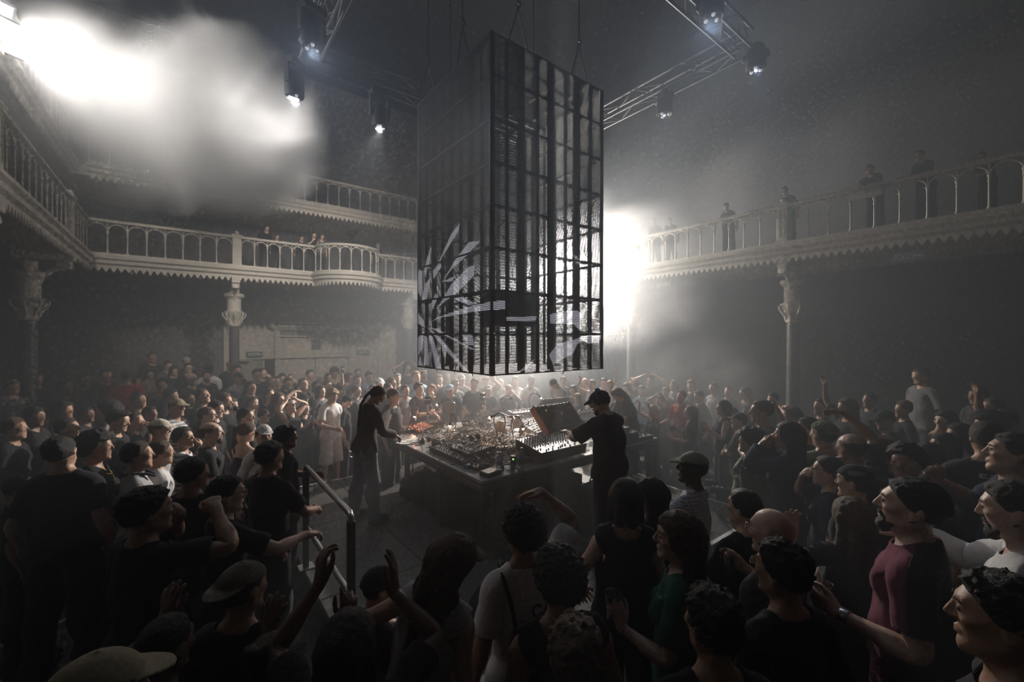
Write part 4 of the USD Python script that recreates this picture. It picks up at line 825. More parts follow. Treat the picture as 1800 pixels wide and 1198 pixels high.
for fi, (fn, F) in enumerate(FACES.items()):
    for c in range(NC):
        for r in range(NR):
            x0, z0 = c*PW, r*PH; x1, z1 = x0+PW, z0+PH; g = .0012; fw = .013; y0, y1 = .004, .055
            fr = join(box((x0+g, y0, z0+g), (x0+fw, y1, z1-g)), box((x1-fw, y0, z0+g), (x1-g, y1, z1-g)), box((x0+fw, y0, z0+g), (x1-fw, y1, z0+fw)), box((x0+fw, y0, z1-fw), (x1-fw, y1, z1-g)), box((x0+PW/2-.009, y0+.004, z0+fw), (x0+PW/2+.009, y1, z1-fw)))
            p = part(tower, 'screen_panel', F(fr), FRM)
            zz = z0+fw+(np.arange(NS)+.5)*(PH-2*fw)/NS
            bxs = np.array(trimesh.creation.box((PW-.010, .006, SH)).vertices); fb = trimesh.creation.box((1, 1, 1)).faces
            vs = (bxs[None]+np.c_[np.full(NS, x0+PW/2), np.full(NS, .0036), zz][:, None]).reshape(-1, 3); fs = (fb[None]+8*np.arange(NS)[:, None, None]).reshape(-1, 3)
            part(p, 'light_strips', F(trimesh.Trimesh(vs, fs, process=False)), SLAT, kind='stuff')
            hx, hz = x0+PW/2+.012, z0+PH*.5
            part(p, 'handle', F(tube([(hx, .05, hz-.10), (hx+.028, .075, hz-.07), (hx+.028, .075, hz+.07), (hx, .05, hz+.10)], .008, 6)), FRM)
            part(p, 'latches', F(join(*[box((x0+PW*q-.02, .02, z1-.026), (x0+PW*q+.02, .062, z1-.002)) for q in (.12, .30, .70, .88)])), FRM, kind='stuff')
            if rngT.random() < .55:
                cx = x0+(.0 if c else .04)+PW*(.98 if rngT.random() < .6 else .5); q = rngT.uniform(-.06, .06, 8)
                part(p, 'cable', F(tube(spline([(cx-.01, .06, z1-.03), (cx-.05+q[0], .09+abs(q[1]), z1-.14), (cx-.12+q[2], .10, z0+.24+q[3]), (cx-.03, .08, z0+.12+q[4]), (cx-.02+q[5]*.3, .06, z0-.04)], 14), .0055, 5)), FRM, True)
for fn, F in FACES.items():                                      # upright power rails behind every other seam, heavier corner posts
    for x, w in {'near_right': ((PW*1.0, .028), (PW*2, .018), (PW*3, .036)), 'near_left': ((PW*1.2, .040), (PW*2.2, .034), (PW*3.2, .034))}.get(fn, ((PW*1.0, .016), (PW*3, .016))):
        part(tower, 'power_rail', F(box((x-w, .062, .03), (x+w, .11, TH-.03), .006)), FRM)
    part(tower, 'corner_post', F(box((-.002, -.002, 0), (.024, .024, TH))), FRM)
for x in (.04, .44, .84, 1.24, 1.64, 1.93): 
    part(tower, 'top_bar', box((x-.02, .06, TH-.09), (x+.02, TS-.06, TH-.03)), FRM)
def face_uv(u, v, fn):                                           # where a pixel's ray meets a face of the tower: (along the face, height)
    p0 = CAM; d = at(u, v, 1.0)-CAM
    t = (TY-p0[1])/d[1] if fn == 'near_right' else (TX-p0[0])/d[0]
    q = p0+d*t; return ((q[0]-TX) if fn == 'near_right' else (q[1]-TY), q[2]-TZ)
LIT = usdkit.material(stage, '/World/Looks/lit_pixels', {'e': ('principled_bsdf', {'base_color': (.3, .3, .32), 'roughness': .6, 'emission_color': (.80, .80, .92), 'emission_strength': .60})}, surface='e.BSDF')
K = .2838; px = lambda pts: [(700+x*K, 340+y*K) for x, y in pts]
SH_L = [[(235, 460), (330, 250), (382, 185), (372, 235), (300, 350)], [(275, 545), (360, 400), (440, 300), (505, 296), (430, 380), (330, 470)], [(250, 700), (330, 560), (430, 460), (472, 440), (468, 510), (380, 600), (300, 660)],
        [(205, 795), (240, 768), (430, 700), (560, 672), (575, 670), (575, 722), (430, 738), (250, 772)], [(345, 650), (400, 640), (482, 682), (430, 690)], [(195, 830), (240, 835), (330, 890), (470, 962), (455, 968), (300, 885)], [(180, 825), (215, 850), (300, 940), (440, 1108), (400, 1090), (260, 930)],
        [(385, 860), (460, 878), (472, 945), (430, 935)], [(190, 870), (215, 890), (270, 1088), (232, 1080)], [(270, 545), (345, 515), (338, 545)], [(120, 600), (128, 470), (150, 480), (140, 640)], [(150, 660), (168, 560), (200, 520), (180, 650)], [(205, 680), (230, 620), (245, 640), (215, 720)],
        [(118, 800), (118, 730), (160, 790), (165, 830)], [(118, 900), (160, 850), (150, 960), (120, 1010)], [(160, 1060), (165, 880), (180, 890), (190, 1068)], [(120, 1060), (135, 1000), (150, 1065)], [(270, 900), (305, 950), (290, 1030), (272, 970)], [(180, 420), (200, 330), (205, 340), (190, 470)], [(215, 480), (260, 430), (270, 450), (220, 530)], [(160, 480), (185, 380), (190, 395), (172, 520)]]
SH_R = [[(582, 668), (662, 660), (662, 716), (582, 722)], [(668, 765), (860, 760), (848, 788), (672, 790)], [(940, 746), (1100, 722), (1130, 738), (1130, 806), (942, 806)], [(1085, 380), (1108, 388), (1132, 440), (1100, 430)], [(934, 1000), (985, 930), (1085, 905), (1190, 872), (1110, 930), (1085, 985), (960, 1060)], [(745, 1102), (852, 1018), (790, 1095)], [(1130, 900), (1255, 850), (1255, 905), (1180, 930)], [(1085, 800), (1130, 806), (1130, 850), (1090, 815)]]
zs_all = np.concatenate([r*PH+.013+(np.arange(NS)+.5)*(PH-.026)/NS for r in range(NR)])
strips = shapely.union_all([sg.box(.006, z-SH*.45, TS-.006, z+SH*.45) for z in zs_all])
for fn, shp in (('near_left', SH_L), ('near_right', SH_R)):
    for pts in shp:
        pg = sg.Polygon([face_uv(*q, fn) for q in px(pts)]).buffer(0).intersection(strips)
        pg = [g_ for g_ in getattr(pg, 'geoms', [pg]) if g_.area > 1e-5]
        if not pg: continue
        m = join(*[trimesh.creation.extrude_polygon(g_, .0016, engine='earcut') for g_ in pg]); m.vertices = np.stack([np.array(m.vertices)[:, 0], -np.array(m.vertices)[:, 2]+.0001, np.array(m.vertices)[:, 1]], 1)
        part(tower, 'lit_shard', FACES[fn](m), LIT, label='pale lavender shard shown on the screen', kind='stuff')
rk = thing('processor_rack', 'black equipment rack hanging inside the video screen tower', 'equipment rack', loc=(TX+TS*.5, TY+TS*.5, TZ+.62))
part(rk, 'case', box((-.32, -.28, 0), (.32, .28, .50), .012), PLASTIC()); 
for k in range(4): part(rk, 'front_plate', box((-.30, -.295, .04+.11*k), (.30, -.27, .135+.11*k), .004), GREYP())
part(rk, 'hanger', join(rod((-.25, 0, .5), (-.25, 0, TH-.72), .012), rod((.25, 0, .5), (.25, 0, TH-.72), .012)), BLACKM())
def hoist(x, y, label):
    t = thing('hoist_chain', label, 'hoist', loc=(x, y, TZ+TH)); zt_ = 12-TZ-TH
    part(t, 'chain', rod((0, 0, .55), (0, 0, zt_-.02), .011, 6), BLACKM()); part(t, 'hook', tube(spline([(0, 0, .60), (.03, 0, .54), (0, 0, .50), (-.025, 0, .53)], 8), .012, 6), BLACKM(), True)
    for s_ in (-1, 1): part(t, 'sling', rod((0, 0, .51), (.16*s_*(abs(y-TY) < .3 or abs(y-TY-TS) < .3), .16*s_*(not (abs(y-TY) < .3 or abs(y-TY-TS) < .3)), 0.0), .009, 6), BLACKM())
for x, y, lab in ((TX+.45, TY+.06, 'hoist chain on the near right side of the screen tower, closest to its front edge'), (TX+TS-.45, TY+.06, 'hoist chain near the right end of the screen tower'), (TX+.06, TY+.75, 'hoist chain on the near left side of the screen tower, closest to its front edge'), (TX+.06, TY+TS-.25, 'hoist chain near the left end of the screen tower'),
        (TX+.55, TY+TS-.06, 'hoist chain on the far left side of the screen tower'), (TX+TS-.06, TY+TS-.5, 'hoist chain on the far right side of the screen tower')): hoist(x, y, lab)

# ---------------------------------------------------------------- lamps
def flood(p, target, size, label, strength):
    t = thing('flood_light', label, 'stage light', mat4=np.array(look_matrix(p, target)).T)
    s = size/2; part(t, 'panel', box((-s, -s, -.004), (s, s, .0), 0), M('flood_lit', (1, 1, 1), .5, emit=((1, .985, .96), strength)))
    part(t, 'housing', join(box((-s-.03, -s-.03, .001), (s+.03, s+.03, .12), .01), box((-s-.03, -s-.03, -.02), (-s-.002, s+.03, .004)), box((s+.002, -s-.03, -.02), (s+.03, s+.03, .004)), box((-s, s+.002, -.02), (s, s+.03, .004)), box((-s, -s-.03, -.02), (s, -s-.002, .004))), BLACKM())
    part(t, 'bracket', join(box((-s-.06, -.03, -.0), (-s-.035, .03, .30)), box((s+.035, -.03, 0), (s+.06, .03, .30)), box((-s-.06, -.03, .28), (s+.06, .03, .32))), BLACKM())
flood(STROBE, CAM*.55+np.array([0, 1.2, 1.2]), .40, 'square flood light panel glaring white through the smoke at upper left', 75); flood(STROBE_2, CAM*.6+np.array([0, 1.0, 1.0]), .30, 'smaller flood light panel above the big one at the left edge', 75)
t = thing('spot_light', 'spot light glaring through the screen tower from the right balcony', 'stage light', mat4=np.array(look_matrix(BACK_LAMP, BACK_AIM)).T)
part(t, 'barrel', lathe([(0, .30), (.08, .29), (.10, .2), (.10, -.02), (.112, -.03), (.112, -.06), (.10, -.06), (.095, .0), (0, .0)], 20), BLACKM(), 40); part(t, 'lens', moved(lathe([(0, -.018), (.06, -.012), (.094, .0), (0, .001)], 20)), M('spot_lit', (1, 1, 1), emit=((1, .97, .93), 60)), True)
part(t, 'yoke', join(box((-.135, -.02, .05), (-.115, .02, .32)), box((.115, -.02, .05), (.135, .02, .32)), box((-.135, -.02, .30), (.135, .02, .335))), BLACKM())
for (l0, lab, dz) in ((-2.95, 'dim cylinder flood light hanging outside the arches of the right balcony', .62), (2.0, 'hazy cylinder flood light hanging outside the right balcony near the bright lamp', .45)):
    t = thing('cylinder_light', lab, 'stage light', loc=(BX-.24, l0, Z1+dz)); part(t, 'barrel', moved(lathe([(0, -.24), (.085, -.24), (.09, -.1), (.09, .2), (.07, .24), (0, .24)], 18), (0, 0, 0), rot('x', 90)), M('lamp_cream', (.45, .42, .37), .45), 40)
    part(t, 'bracket', join(box((-.02, -.02, .05), (.14, .02, .09)), box((.12, -.02, -.05), (.16, .02, .09))), BLACKM())
# ---------------------------------------------------------------- stage
SX0, SX1, SY0, SY1, SZ = -2.95, 2.15, -2.65, 2.28, .32
stg = structure_root('stage', 'low square stage of dark deck panels under the table'); DECK = M('stage_deck', (.085, .082, .080), .40, var=.07, vscale=1.5, bump=.03, bscale=120)
part(stg, 'riser', box((SX0+.04, SY0+.04, 0), (SX1-.04, SY1-.04, SZ-.06)), M('stage_skirt', (.015, .015, .016), .8))
for i in range(5):
    for j in range(3):
        a, b = SX0+1.02*i, SY0+(SY1-SY0)/3*j; part(stg, 'deck_panel', box((a+.003, b+.003, SZ-.06), (a+1.017, b+(SY1-SY0)/3-.003, SZ), .004), DECK)
WH = M('white_tape', (.72, .72, .70), .5)
for a, b in (((SX0, SY1-.03, SZ), (SX1, SY1, SZ+.006)), ((SX1-.03, SY0, SZ), (SX1, SY1-.03, SZ+.006)), ((SX0+.03, SY0, SZ), (SX1-.03, SY0+.05, SZ+.006))): part(stg, 'edge_strip', box(a, b), WH, label='white edge strip')
hr = thing('guard_rail', 'steel guard rail standing at the near left stage corner', 'guard rail', loc=(SX0+.03, -1.82, SZ)); LR = 1.48
part(hr, 'top_rail', tube([(0, 0, .96), (0, 0, 1.0), (0, .03, 1.03), (0, LR-.03, 1.03), (0, LR, 1.0), (0, LR, .96)], .024, 14), METAL(), 40); part(hr, 'lower_rail', rod((0, .02, .42), (0, LR-.02, .42), .022, 12), METAL(), 40)
part(hr, 'post', box((-.027, -.027, 0), (.027, .027, .98), .006), M('post_grey', (.10, .10, .105), .4, .5)); part(hr, 'post', box((-.027, LR-.027, 0), (.027, LR+.027, .98), .006), M('post_grey', (.10, .10, .105)))
part(hr, 'foot_plate', box((-.07, -.07, 0), (.07, .07, .012)), METAL()); part(hr, 'foot_plate', box((-.07, LR-.07, 0), (.07, LR+.07, .012)), METAL())

# ---------------------------------------------------------------- tables and everything on and under them
ZT = SZ+.81
def onz(u, v, z=ZT):                                             # where a pixel's ray meets height z
    D = FPX*(EYE-z)/(v-HZ); p = at(u, v, D)
    if z == ZT:                                                  # kept on the tables, sliding along the line of sight
        for st in np.arange(0, .6, .005):
            for sg_ in (-1, 1):
                q = at(u, v, D*(1+sg_*st)); q[2] = z
                if -1.34 < q[0] < 1.76 and -1.16 < q[1] < 1.56: return q
    return p
XS, YS = (-1.40, -.25, .85, 1.86), (-1.28, -.29, .68, 1.66)
TOPM = M('table_top', (.34, .335, .33), .30, var=.06, vscale=3); PROF = M('table_profile', (.12, .12, .125), .38, .75, var=.08)
NAMES = [['nearest corner table of the square, with the mixer and effect pedals', 'middle table on the near left side, below the pad keyboard', 'left corner table where the woman in the black top plays'],
         ['middle table on the near right side, under the big white mixer', 'middle table of the square, covered in cables', 'middle table on the far left side, in front of the crowd'],
         ['right corner table with a small mixer and open worktop', 'middle table on the far right side', 'farthest corner table, under the pale keyboard']]
for i in range(3):
    for j in range(3):
        x0, x1, y0, y1 = XS[i]+.003, XS[i+1]-.003, YS[j]+.003, YS[j+1]-.003
        t = thing('table', NAMES[i][j], 'table', loc=(x0, y0, SZ)); w, d, h = x1-x0, y1-y0, ZT-SZ
        part(t, 'table_top', box((.004, .004, h-.022), (w-.004, d-.004, h), .003), TOPM)
        for a, b in (((0, 0), (w, .045)), ((0, d-.045), (w, d)), ((0, .045), (.045, d-.045)), ((w-.045, .045), (w, d-.045))):
            part(t, 'rail', join(box((*a, h-.065), (*b, h-.022), .004), box((*a, h-.125), (*b, h-.070), .004)), PROF)
        for a in ((.0, .0), (w-.045, 0), (0, d-.045), (w-.045, d-.045)):
            lg = part(t, 'leg', box((*a, .012), (a[0]+.045, a[1]+.045, h-.125), .004), PROF); part(lg, 'foot', box((a[0]+.006, a[1]+.006, 0), (a[0]+.039, a[1]+.039, .012)), PLASTIC())
rngE = np.random.default_rng(11)
KN = [lathe([(0, 0), (.0095, 0), (.0088, .014), (.006, .016), (0, .016)], 10), lathe([(0, 0), (.006, 0), (.0055, .019), (0, .020)], 8)]
WHITEP = lambda: M('white_panel', (.52, .51, .50), .42, var=.06); GREYPANEL = lambda: M('grey_panel', (.20, .20, .205), .45, var=.1); DARKP = lambda: M('dark_panel', (.035, .036, .04), .42, var=.15)
LED = {c: M('led_'+c, k, .3, emit=(k, 2.2)) for c, k in (('red', (1, .12, .07)), ('green', (.35, 1, .2)), ('yellow', (.9, 1, .25)))}
def device(name, label, cat, p, w, d, h, yaw=0, tilt=0, panel=None, body_=None, knobs=(0, 0), faders=0, keys=0, pads=(0, 0), cheeks=None, screen=False, leds=(), jacks=0, z0=None, lift=0.0):
    """a box of electronics whose front edge faces -y before it is turned: panel on top, then rows of knobs, faders, keys or pads"""
    p = np.asarray(p, float); t = thing(name, label, cat, loc=(p[0], p[1], (ZT if z0 is None else z0)), rz=yaw); T = rot('x', tilt)
    pl = lambda m: moved(moved(m, (0, d/2, 0)), (0, -d/2*math.cos(math.radians(tilt)), lift), T)
    part(t, 'case', pl(box((-w/2, -d/2, .0), (w/2, d/2, h-.004), .004)), body_ or DARKP())
    part(t, 'panel', pl(box((-w/2+.008, -d/2+.008, h-.006), (w/2-.008, d/2-.008, h))), panel or GREYPANEL())
    if tilt and lift < .15:                                      # a wedge carries the raised back edge
        hb = d*math.sin(math.radians(tilt)); part(t, 'wedge', moved(join(box((-w*.42, d*.5*math.cos(math.radians(tilt))-.05, -lift*0), (-w*.32, d*.5*math.cos(math.radians(tilt))-.01, hb+lift)), box((w*.32, d*.5*math.cos(math.radians(tilt))-.05, 0), (w*.42, d*.5*math.cos(math.radians(tilt))-.01, hb+lift)))), PLASTIC(), kind='stuff')
    elif tilt or lift: part(t, 'stand', join(box((-w*.3, -.02, 0), (-w*.27, .06, lift+d*.4*math.sin(math.radians(tilt)))), box((w*.27, -.02, 0), (w*.3, .06, lift+d*.4*math.sin(math.radians(tilt)))), box((-w*.32, -.12, 0), (w*.32, .16, .012))), BLACKM())
    if cheeks is not None:
        for s in (-1, 1): part(t, 'side_cheek', pl(box((s*(w/2+.009)-.009, -d/2-.006, -.004), (s*(w/2+.009)+.009, d/2+.006, h+.018), .003)), cheeks)
    y_lo = -d/2+.02+(d*.32 if keys else 0)+(d*.30 if faders else 0)
    if knobs[0]:
        for i in range(knobs[0]):
            for j in range(knobs[1]):
                part(t, 'knob', pl(moved(KN[rngE.integers(2)], (-w/2+w*(i+.5)/knobs[0]+rngE.normal(0, .002), y_lo+(d/2-.02-y_lo)*(j+.5)/knobs[1], h))), PLASTIC() if rngE.random() < .82 else WHITEP())
    for i in range(faders):
        x = -w/2+w*(i+.5)/faders; fd = part(t, 'fader_slot', pl(box((x-.0025, -d/2+.025, h-.001), (x+.0025, -d/2+d*.28, h+.0008))), PLASTIC())
        part(fd, 'fader_cap', pl(moved(box((-.006, -.011, 0), (.006, .011, .016), .002), (x, -d/2+.035+rngE.random()*d*.2, h))), PLASTIC() if i % 3 else WHITEP())
    for i in range(keys):
        x = -w/2+.02+(w-.04)*i/keys; part(t, 'white_key', pl(box((x+.0008, -d/2-.004, h-.002), (x+(w-.04)/keys-.0008, -d/2+d*.30, h+.010), .001)), WHITEP())
        if i % 7 in (0, 1, 3, 4, 5) and i < keys-1: part(t, 'black_key', pl(box((x+(w-.04)/keys*.68, -d/2+d*.10, h+.010), (x+(w-.04)/keys*1.32, -d/2+d*.30, h+.019), .001)), PLASTIC())
    for i in range(pads[0]):
        for j in range(pads[1]): part(t, 'pad', pl(moved(box((-w/pads[0]*.40, -d/pads[1]*.40, 0), (w/pads[0]*.40, d/pads[1]*.40, .008), .002), (-w/2+w*(i+.5)/pads[0]*.97+w*.015, -d/2+d*(j+.5)/pads[1]*.97+d*.015, h))), M('pad_rubber', (.045, .046, .05), .6))
    if screen: part(t, 'display', pl(box((-w*.16, d*.12, h-.002), (w*.16, d*.38, h+.002))), M('display', (.02, .03, .04), .15))
    for k, (x, y, c) in enumerate(leds): part(t, 'indicator', pl(moved(trimesh.creation.icosphere(1, .0065), (x*w, y*d, h+.001))), LED[c])
    if jacks:
        for i in range(jacks): 
            x = -w/2+w*(i+.5)/jacks+rngE.normal(0, .006); part(t, 'plug', pl(rod((x, d/2-.03, h-.005), (x+rngE.normal(0, .004), d/2-.03, h+.045), .006, 6)), METAL() if i % 2 else PLASTIC())
    return t
COPPER = M('copper_panel', (.42, .17, .10), .45, var=.12); ORANGE = M('orange_strip', (.75, .17, .07), .4, emit=((1, .22, .08), .12)); SALMON = M('salmon_wood', (.40, .155, .10), .5, var=.2, vscale=12)
L_, R_ = -90, 0                                                  # facing the near left edge, facing the near right edge
device('groovebox', 'grey knob-covered groovebox under the woman\'s hands', 'synthesizer', onz(706, 753), .34, .46, .055, L_, 0, GREYPANEL(), None, (9, 6), leds=((.3, .3, 'red'), (-.4, -.3, 'green'), (.42, -.38, 'yellow')), jacks=6)
t = device('copper_synthesizer', 'slim synthesizer with copper panel and orange edge strip beyond the groovebox', 'synthesizer', onz(742, 757), .42, .26, .05, L_, 12, COPPER, None, (6, 1), pads=(0, 0)); part(t, 'edge_strip', moved(box((-.21, -.152, .03), (.21, -.128, .06), .003)), ORANGE, label='orange strip')
device('tape_recorder', 'dark flat recorder box beside the copper synthesizer', 'recorder', onz(757, 760), .3, .22, .06, L_+14, 0, DARKP(), None, (4, 2), leds=((.4, .3, 'green'),), jacks=4)
device('long_controller', 'long dark controller along the near left table edge', 'synthesizer', (-1.19, -.27, 0), .92, .17, .06, L_, 0, M('panel_slate', (.07, .07, .075), .45), None, (15, 3), faders=0, jacks=5)
device('red_light_box', 'small grey box with a red light near the headphones', 'effect box', onz(768, 781), .13, .10, .09, L_+25, 0, GREYPANEL(), GREYP(), (2, 1), leds=((.1, -.3, 'red'),))
device('pad_keyboard', 'tilted black pad keyboard with a grid of keys and a red light', 'keyboard', onz(806, 781), .52, .30, .04, L_-4, 14, DARKP(), None, pads=(14, 7), leds=((.47, .30, 'red'),))
device('small_white_mixer', 'black mixer with pale panel at the near left of the tables', 'mixer', onz(832, 800), .46, .42, .10, L_, 6, WHITEP(), PLASTIC(), (10, 6), faders=9)
device('blue_pedal', 'bright blue effect pedal near the nearest table corner', 'effect pedal', onz(826, 822), .085, .13, .05, L_+8, 0, M('pedal_blue', (.03, .22, .38), .35), M('pedal_blue', (.03, .22, .38)), (3, 1), leds=((.1, -.2, 'red'),))
device('grey_pedal', 'grey effect pedal beside the bright blue one', 'effect pedal', onz(840, 825), .09, .13, .05, L_-6, 0, GREYPANEL(), GREYP(), (2, 2)); device('black_pedal', 'black effect pedal third from the nearest table corner', 'effect pedal', onz(850, 822), .09, .12, .055, L_+15, 0, DARKP(), None, (3, 2), jacks=2)
device('flat_box', 'flat black box with a pale worn top at the nearest table corner', 'power supply', onz(862, 835), .20, .15, .055, 8, 0, M('worn_top', (.40, .38, .35), .5, var=.25, vscale=14), PLASTIC())
device('big_white_mixer', 'large black-sided mixer with white panel and rows of black knobs', 'mixer', onz(968, 800), .80, .50, .13, R_, 9, WHITEP(), PLASTIC(), (18, 6), faders=16, lift=.02)
device('small_keyboard_mixer', 'small mixer with pale panel left of the big white mixer', 'mixer', onz(914, 810)+np.array([.09, -.02, 0]), .30, .20, .06, R_+4, 0, WHITEP(), PLASTIC(), (8, 3), faders=6)
device('tilted_modular', 'big tilted black modular synthesizer with salmon wooden cheeks', 'synthesizer', onz(978, 778), .72, .46, .09, R_+2, 46, DARKP(), None, (20, 7), cheeks=SALMON, leds=((-.25, .3, 'yellow'), (.1, .1, 'red')), lift=.16, jacks=10)
device('pale_sequencer', 'pale grey tilted sequencer behind the man in black', 'synthesizer', onz(1032, 765), .42, .34, .06, R_+5, 30, M('panel_pale', (.36, .38, .37), .45), None, (8, 2), lift=.16, jacks=6)
device('rear_tilted_panel', 'grey tilted control panel in front of the man bending over', 'synthesizer', onz(972, 735), .62, .34, .06, 172, 40, GREYPANEL(), GREYP(), (10, 3), lift=.14)
device('pale_keyboard', 'long pale keyboard with white keys at the far side of the tables', 'keyboard', onz(935, 729), 1.02, .28, .10, 176, 0, M('panel_cream', (.52, .46, .43), .5), M('case_rose', (.20, .15, .14), .5), (14, 2), keys=29)
device('knob_rack', 'tall black rack of knobs beside the man in black', 'synthesizer', onz(1100, 785), .34, .22, .16, R_+2, 0, DARKP(), None, (8, 4), jacks=7); device('lower_rack', 'low black module below the knob rack at the table edge', 'synthesizer', onz(1092, 799)+np.array([.1, .02, 0]), .30, .16, .09, R_, 0, DARKP(), None, (6, 2), jacks=4)
device('silver_box', 'small pale box standing on the knob rack', 'effect box', onz(1098, 778), .12, .10, .07, 5, 0, M('panel_cream', (.52, .46, .43)), GREYP(), (2, 1), z0=ZT+.162); device('right_mixer', 'small mixer with tall pale faders on the right table', 'mixer', onz(1124, 776), .34, .26, .07, R_-4, 0, WHITEP(), GREYP(), (8, 3), faders=8)
device('center_module', 'dark patch module half buried under the cables', 'synthesizer', onz(838, 748), .42, .30, .12, L_+30, 18, DARKP(), None, (9, 4), jacks=12); device('far_module', 'small black module behind the cable tangle', 'synthesizer', onz(762, 728), .30, .22, .10, 180, 0, DARKP(), None, (6, 3), jacks=8)
device('patch_panel', 'dark patch panel bristling with plugs left of the tilted modular synthesizer', 'synthesizer', onz(935, 770), .36, .30, .14, R_+20, 20, DARKP(), None, (9, 5), jacks=14)

def speaker(u, v, w, h, label, yaw, color, tall=0):
    p = onz(u, v); t = thing('table_speaker', label, 'speaker', loc=(p[0], p[1], ZT), rz=yaw)
    r = w/2; pr = [(0, .03), (r*.75, .03), (r, .06), (r*1.02, h*.5), (r*.95, h*.8), (r*.70, h*.96), (0, h)]
    b = lathe(pr, 20); b.vertices = np.array(b.vertices)*np.array([1, .8, 1]); part(t, 'cabinet', b, color, True); part(t, 'cone_driver', moved(lathe([(0, -.006), (r*.3, -.004), (r*.6, .0), (r*.64, .012), (0, .004)], 18), (0, -r*.80, h*.42), rot('x', 90)), GREYP(), True)
    part(t, 'foot_ring', lathe([(0, 0), (r*.8, 0), (r*.7, .03), (0, .03)], 18), PLASTIC(), 40); part(t, 'badge', moved(trimesh.creation.icosphere(1, .008), (0, -r*.83, h*.72)), METAL())
speaker(880, 772, .17, .28, 'rounded grey speaker between two gooseneck lamps', 10, M('speaker_grey', (.075, .07, .07), .5)); speaker(908, 752, .16, .22, 'rounded reddish speaker lit by a warm lamp near the cables', 0, M('speaker_rose', (.16, .09, .08), .5))
def cam_stand(u, v, vt, label, yaw):
    p = onz(u, v); D_ = (p-CAM)@FWD; zt = EYE-(vt-HZ)*D_/FPX-ZT; t = thing('camera_stand', label, 'camera', loc=(p[0], p[1], ZT), rz=yaw); part(t, 'base_disc', lathe([(0, 0), (.07, 0), (.07, .012), (0, .014)], 18), BLACKM(), 40); part(t, 'pole', rod((0, 0, .01), (0, 0, zt-.12), .008, 8), METAL(), 40); part(t, 'clamp', moved(trimesh.creation.icosphere(2, .022), (0, 0, zt*.45)), BLACKM(), True)
    part(t, 'lower_block', box((-.055, -.035, zt-.14), (.055, .035, zt-.075), .012), GREYP()); part(t, 'arm', box((.045, -.012, zt-.10), (.062, .012, zt-.01), .004), GREYP()); hd = part(t, 'camera_body', box((-.055, -.04, zt-.055), (.055, .04, zt), .016), GREYP()); part(hd, 'lens', rod((-.0, -.06, zt-.028), (0, -.035, zt-.028), .022, 14), PLASTIC(), 40)
cam_stand(752, 745, 695, 'small camera on a pole stand near the left gooseneck lamp', -30); cam_stand(848, 728, 690, 'small camera on a pole stand at the far side of the tables', 30)
p = onz(792, 735); t = thing('clip_monitor', 'grey upright monitor block on a stand behind the arching lamp', 'monitor', loc=(p[0], p[1], ZT), rz=-50); part(t, 'screen_block', box((-.075, -.03, .19), (.075, .03, .40), .012), GREYP()); part(t, 'pole', rod((0, 0, 0), (0, 0, .2), .012, 10), BLACKM(), 40); part(t, 'base_disc', lathe([(0, 0), (.09, 0), (.08, .015), (0, .017)], 18), BLACKM(), 40); part(t, 'side_knob', rod((-.11, 0, .24), (-.075, 0, .24), .02, 10), BLACKM())

def gooseneck(ub, vb, mids, bulb_uv, D, label, color, lit=1.0):
    """a bendy table lamp: base under pixel (ub, vb), then through pixels at about its own depth, to the lamp head"""
    b = onz(ub, vb); D = (b-CAM)@FWD if D is None else D; t = thing('gooseneck_lamp', label, 'lamp', loc=b); b0 = np.array(b)
    pts = [np.zeros(3)]+[at(u, v, D+dd)-b0 for u, v, dd in mids]; hd = at(bulb_uv[0], bulb_uv[1], D+bulb_uv[2])-b0
    d = unit(hd-pts[-1]); c = spline(pts+[hd-d*.035], 26); part(t, 'neck', tube(c, .0085, 8), PLASTIC(), True); part(t, 'base', lathe([(0, -.0), (.03, .0), (.028, .02), (.012, .035), (0, .035)], 14), PLASTIC(), 40)
    z = d; x = unit(np.cross(z, [.3, .9, .1])); R = np.stack([x, np.cross(z, x), z], 1)
    part(t, 'lamp_head', moved(lathe([(0, -.045), (.011, -.045), (.015, -.03), (.024, -.003), (.026, .008), (.022, .008), (.019, -.002), (0, -.006)], 14), hd, R), PLASTIC(), 40)
    if lit:
        part(t, 'bulb', moved(trimesh.creation.icosphere(2, .020), hd+z*.017), M('warm_bulb_%s' % color, (1, .8, .6), .3, emit=({'warm': (1, .62, .28), 'red': (1, .42, .26), 'pale': (1, .74, .45)}[color], 16*lit)), True)
        L = lamp('SphereLight', f'{t.GetPath()}/bulb_light', hd+z*.052, hd+z, .9*lit, {'warm': (1, .60, .30), 'red': (1, .40, .24), 'pale': (1, .75, .48)}[color], Radius=.012)
gooseneck(738, 747, [(737, 725, 0), (737.5, 713, 0), (734, 709, 0), (731.5, 718, 0)], (729, 730, 0), None, 'left gooseneck lamp with a warm bulb beside the woman', 'red')
gooseneck(799, 742, [(798, 720, 0), (796, 706, 0), (789, 702, 0), (780, 704, 0)], (770, 710, 0), None, 'gooseneck lamp arching left with a pinkish bulb', 'red', .8)
gooseneck(801, 770, [(800.5, 750, 0), (799, 731, 0), (796.5, 726.5, 0), (793.5, 733, 0)], (791, 746, 0), None, 'sharply bent gooseneck lamp with a yellow bulb amid the cables', 'warm', 1.3)
gooseneck(887, 778, [(887, 750, 0), (886, 732, 0), (880, 726, 0), (870, 729, 0)], (863, 733, 0), None, 'gooseneck lamp over the grey speaker bending left', 'warm', 1.2)
gooseneck(869, 772, [(869, 745, 0), (870, 730, 0), (876, 726, 0), (888, 729, 0)], (901, 733, 0), None, 'gooseneck lamp over the grey speaker bending right', 'red', 1.4)
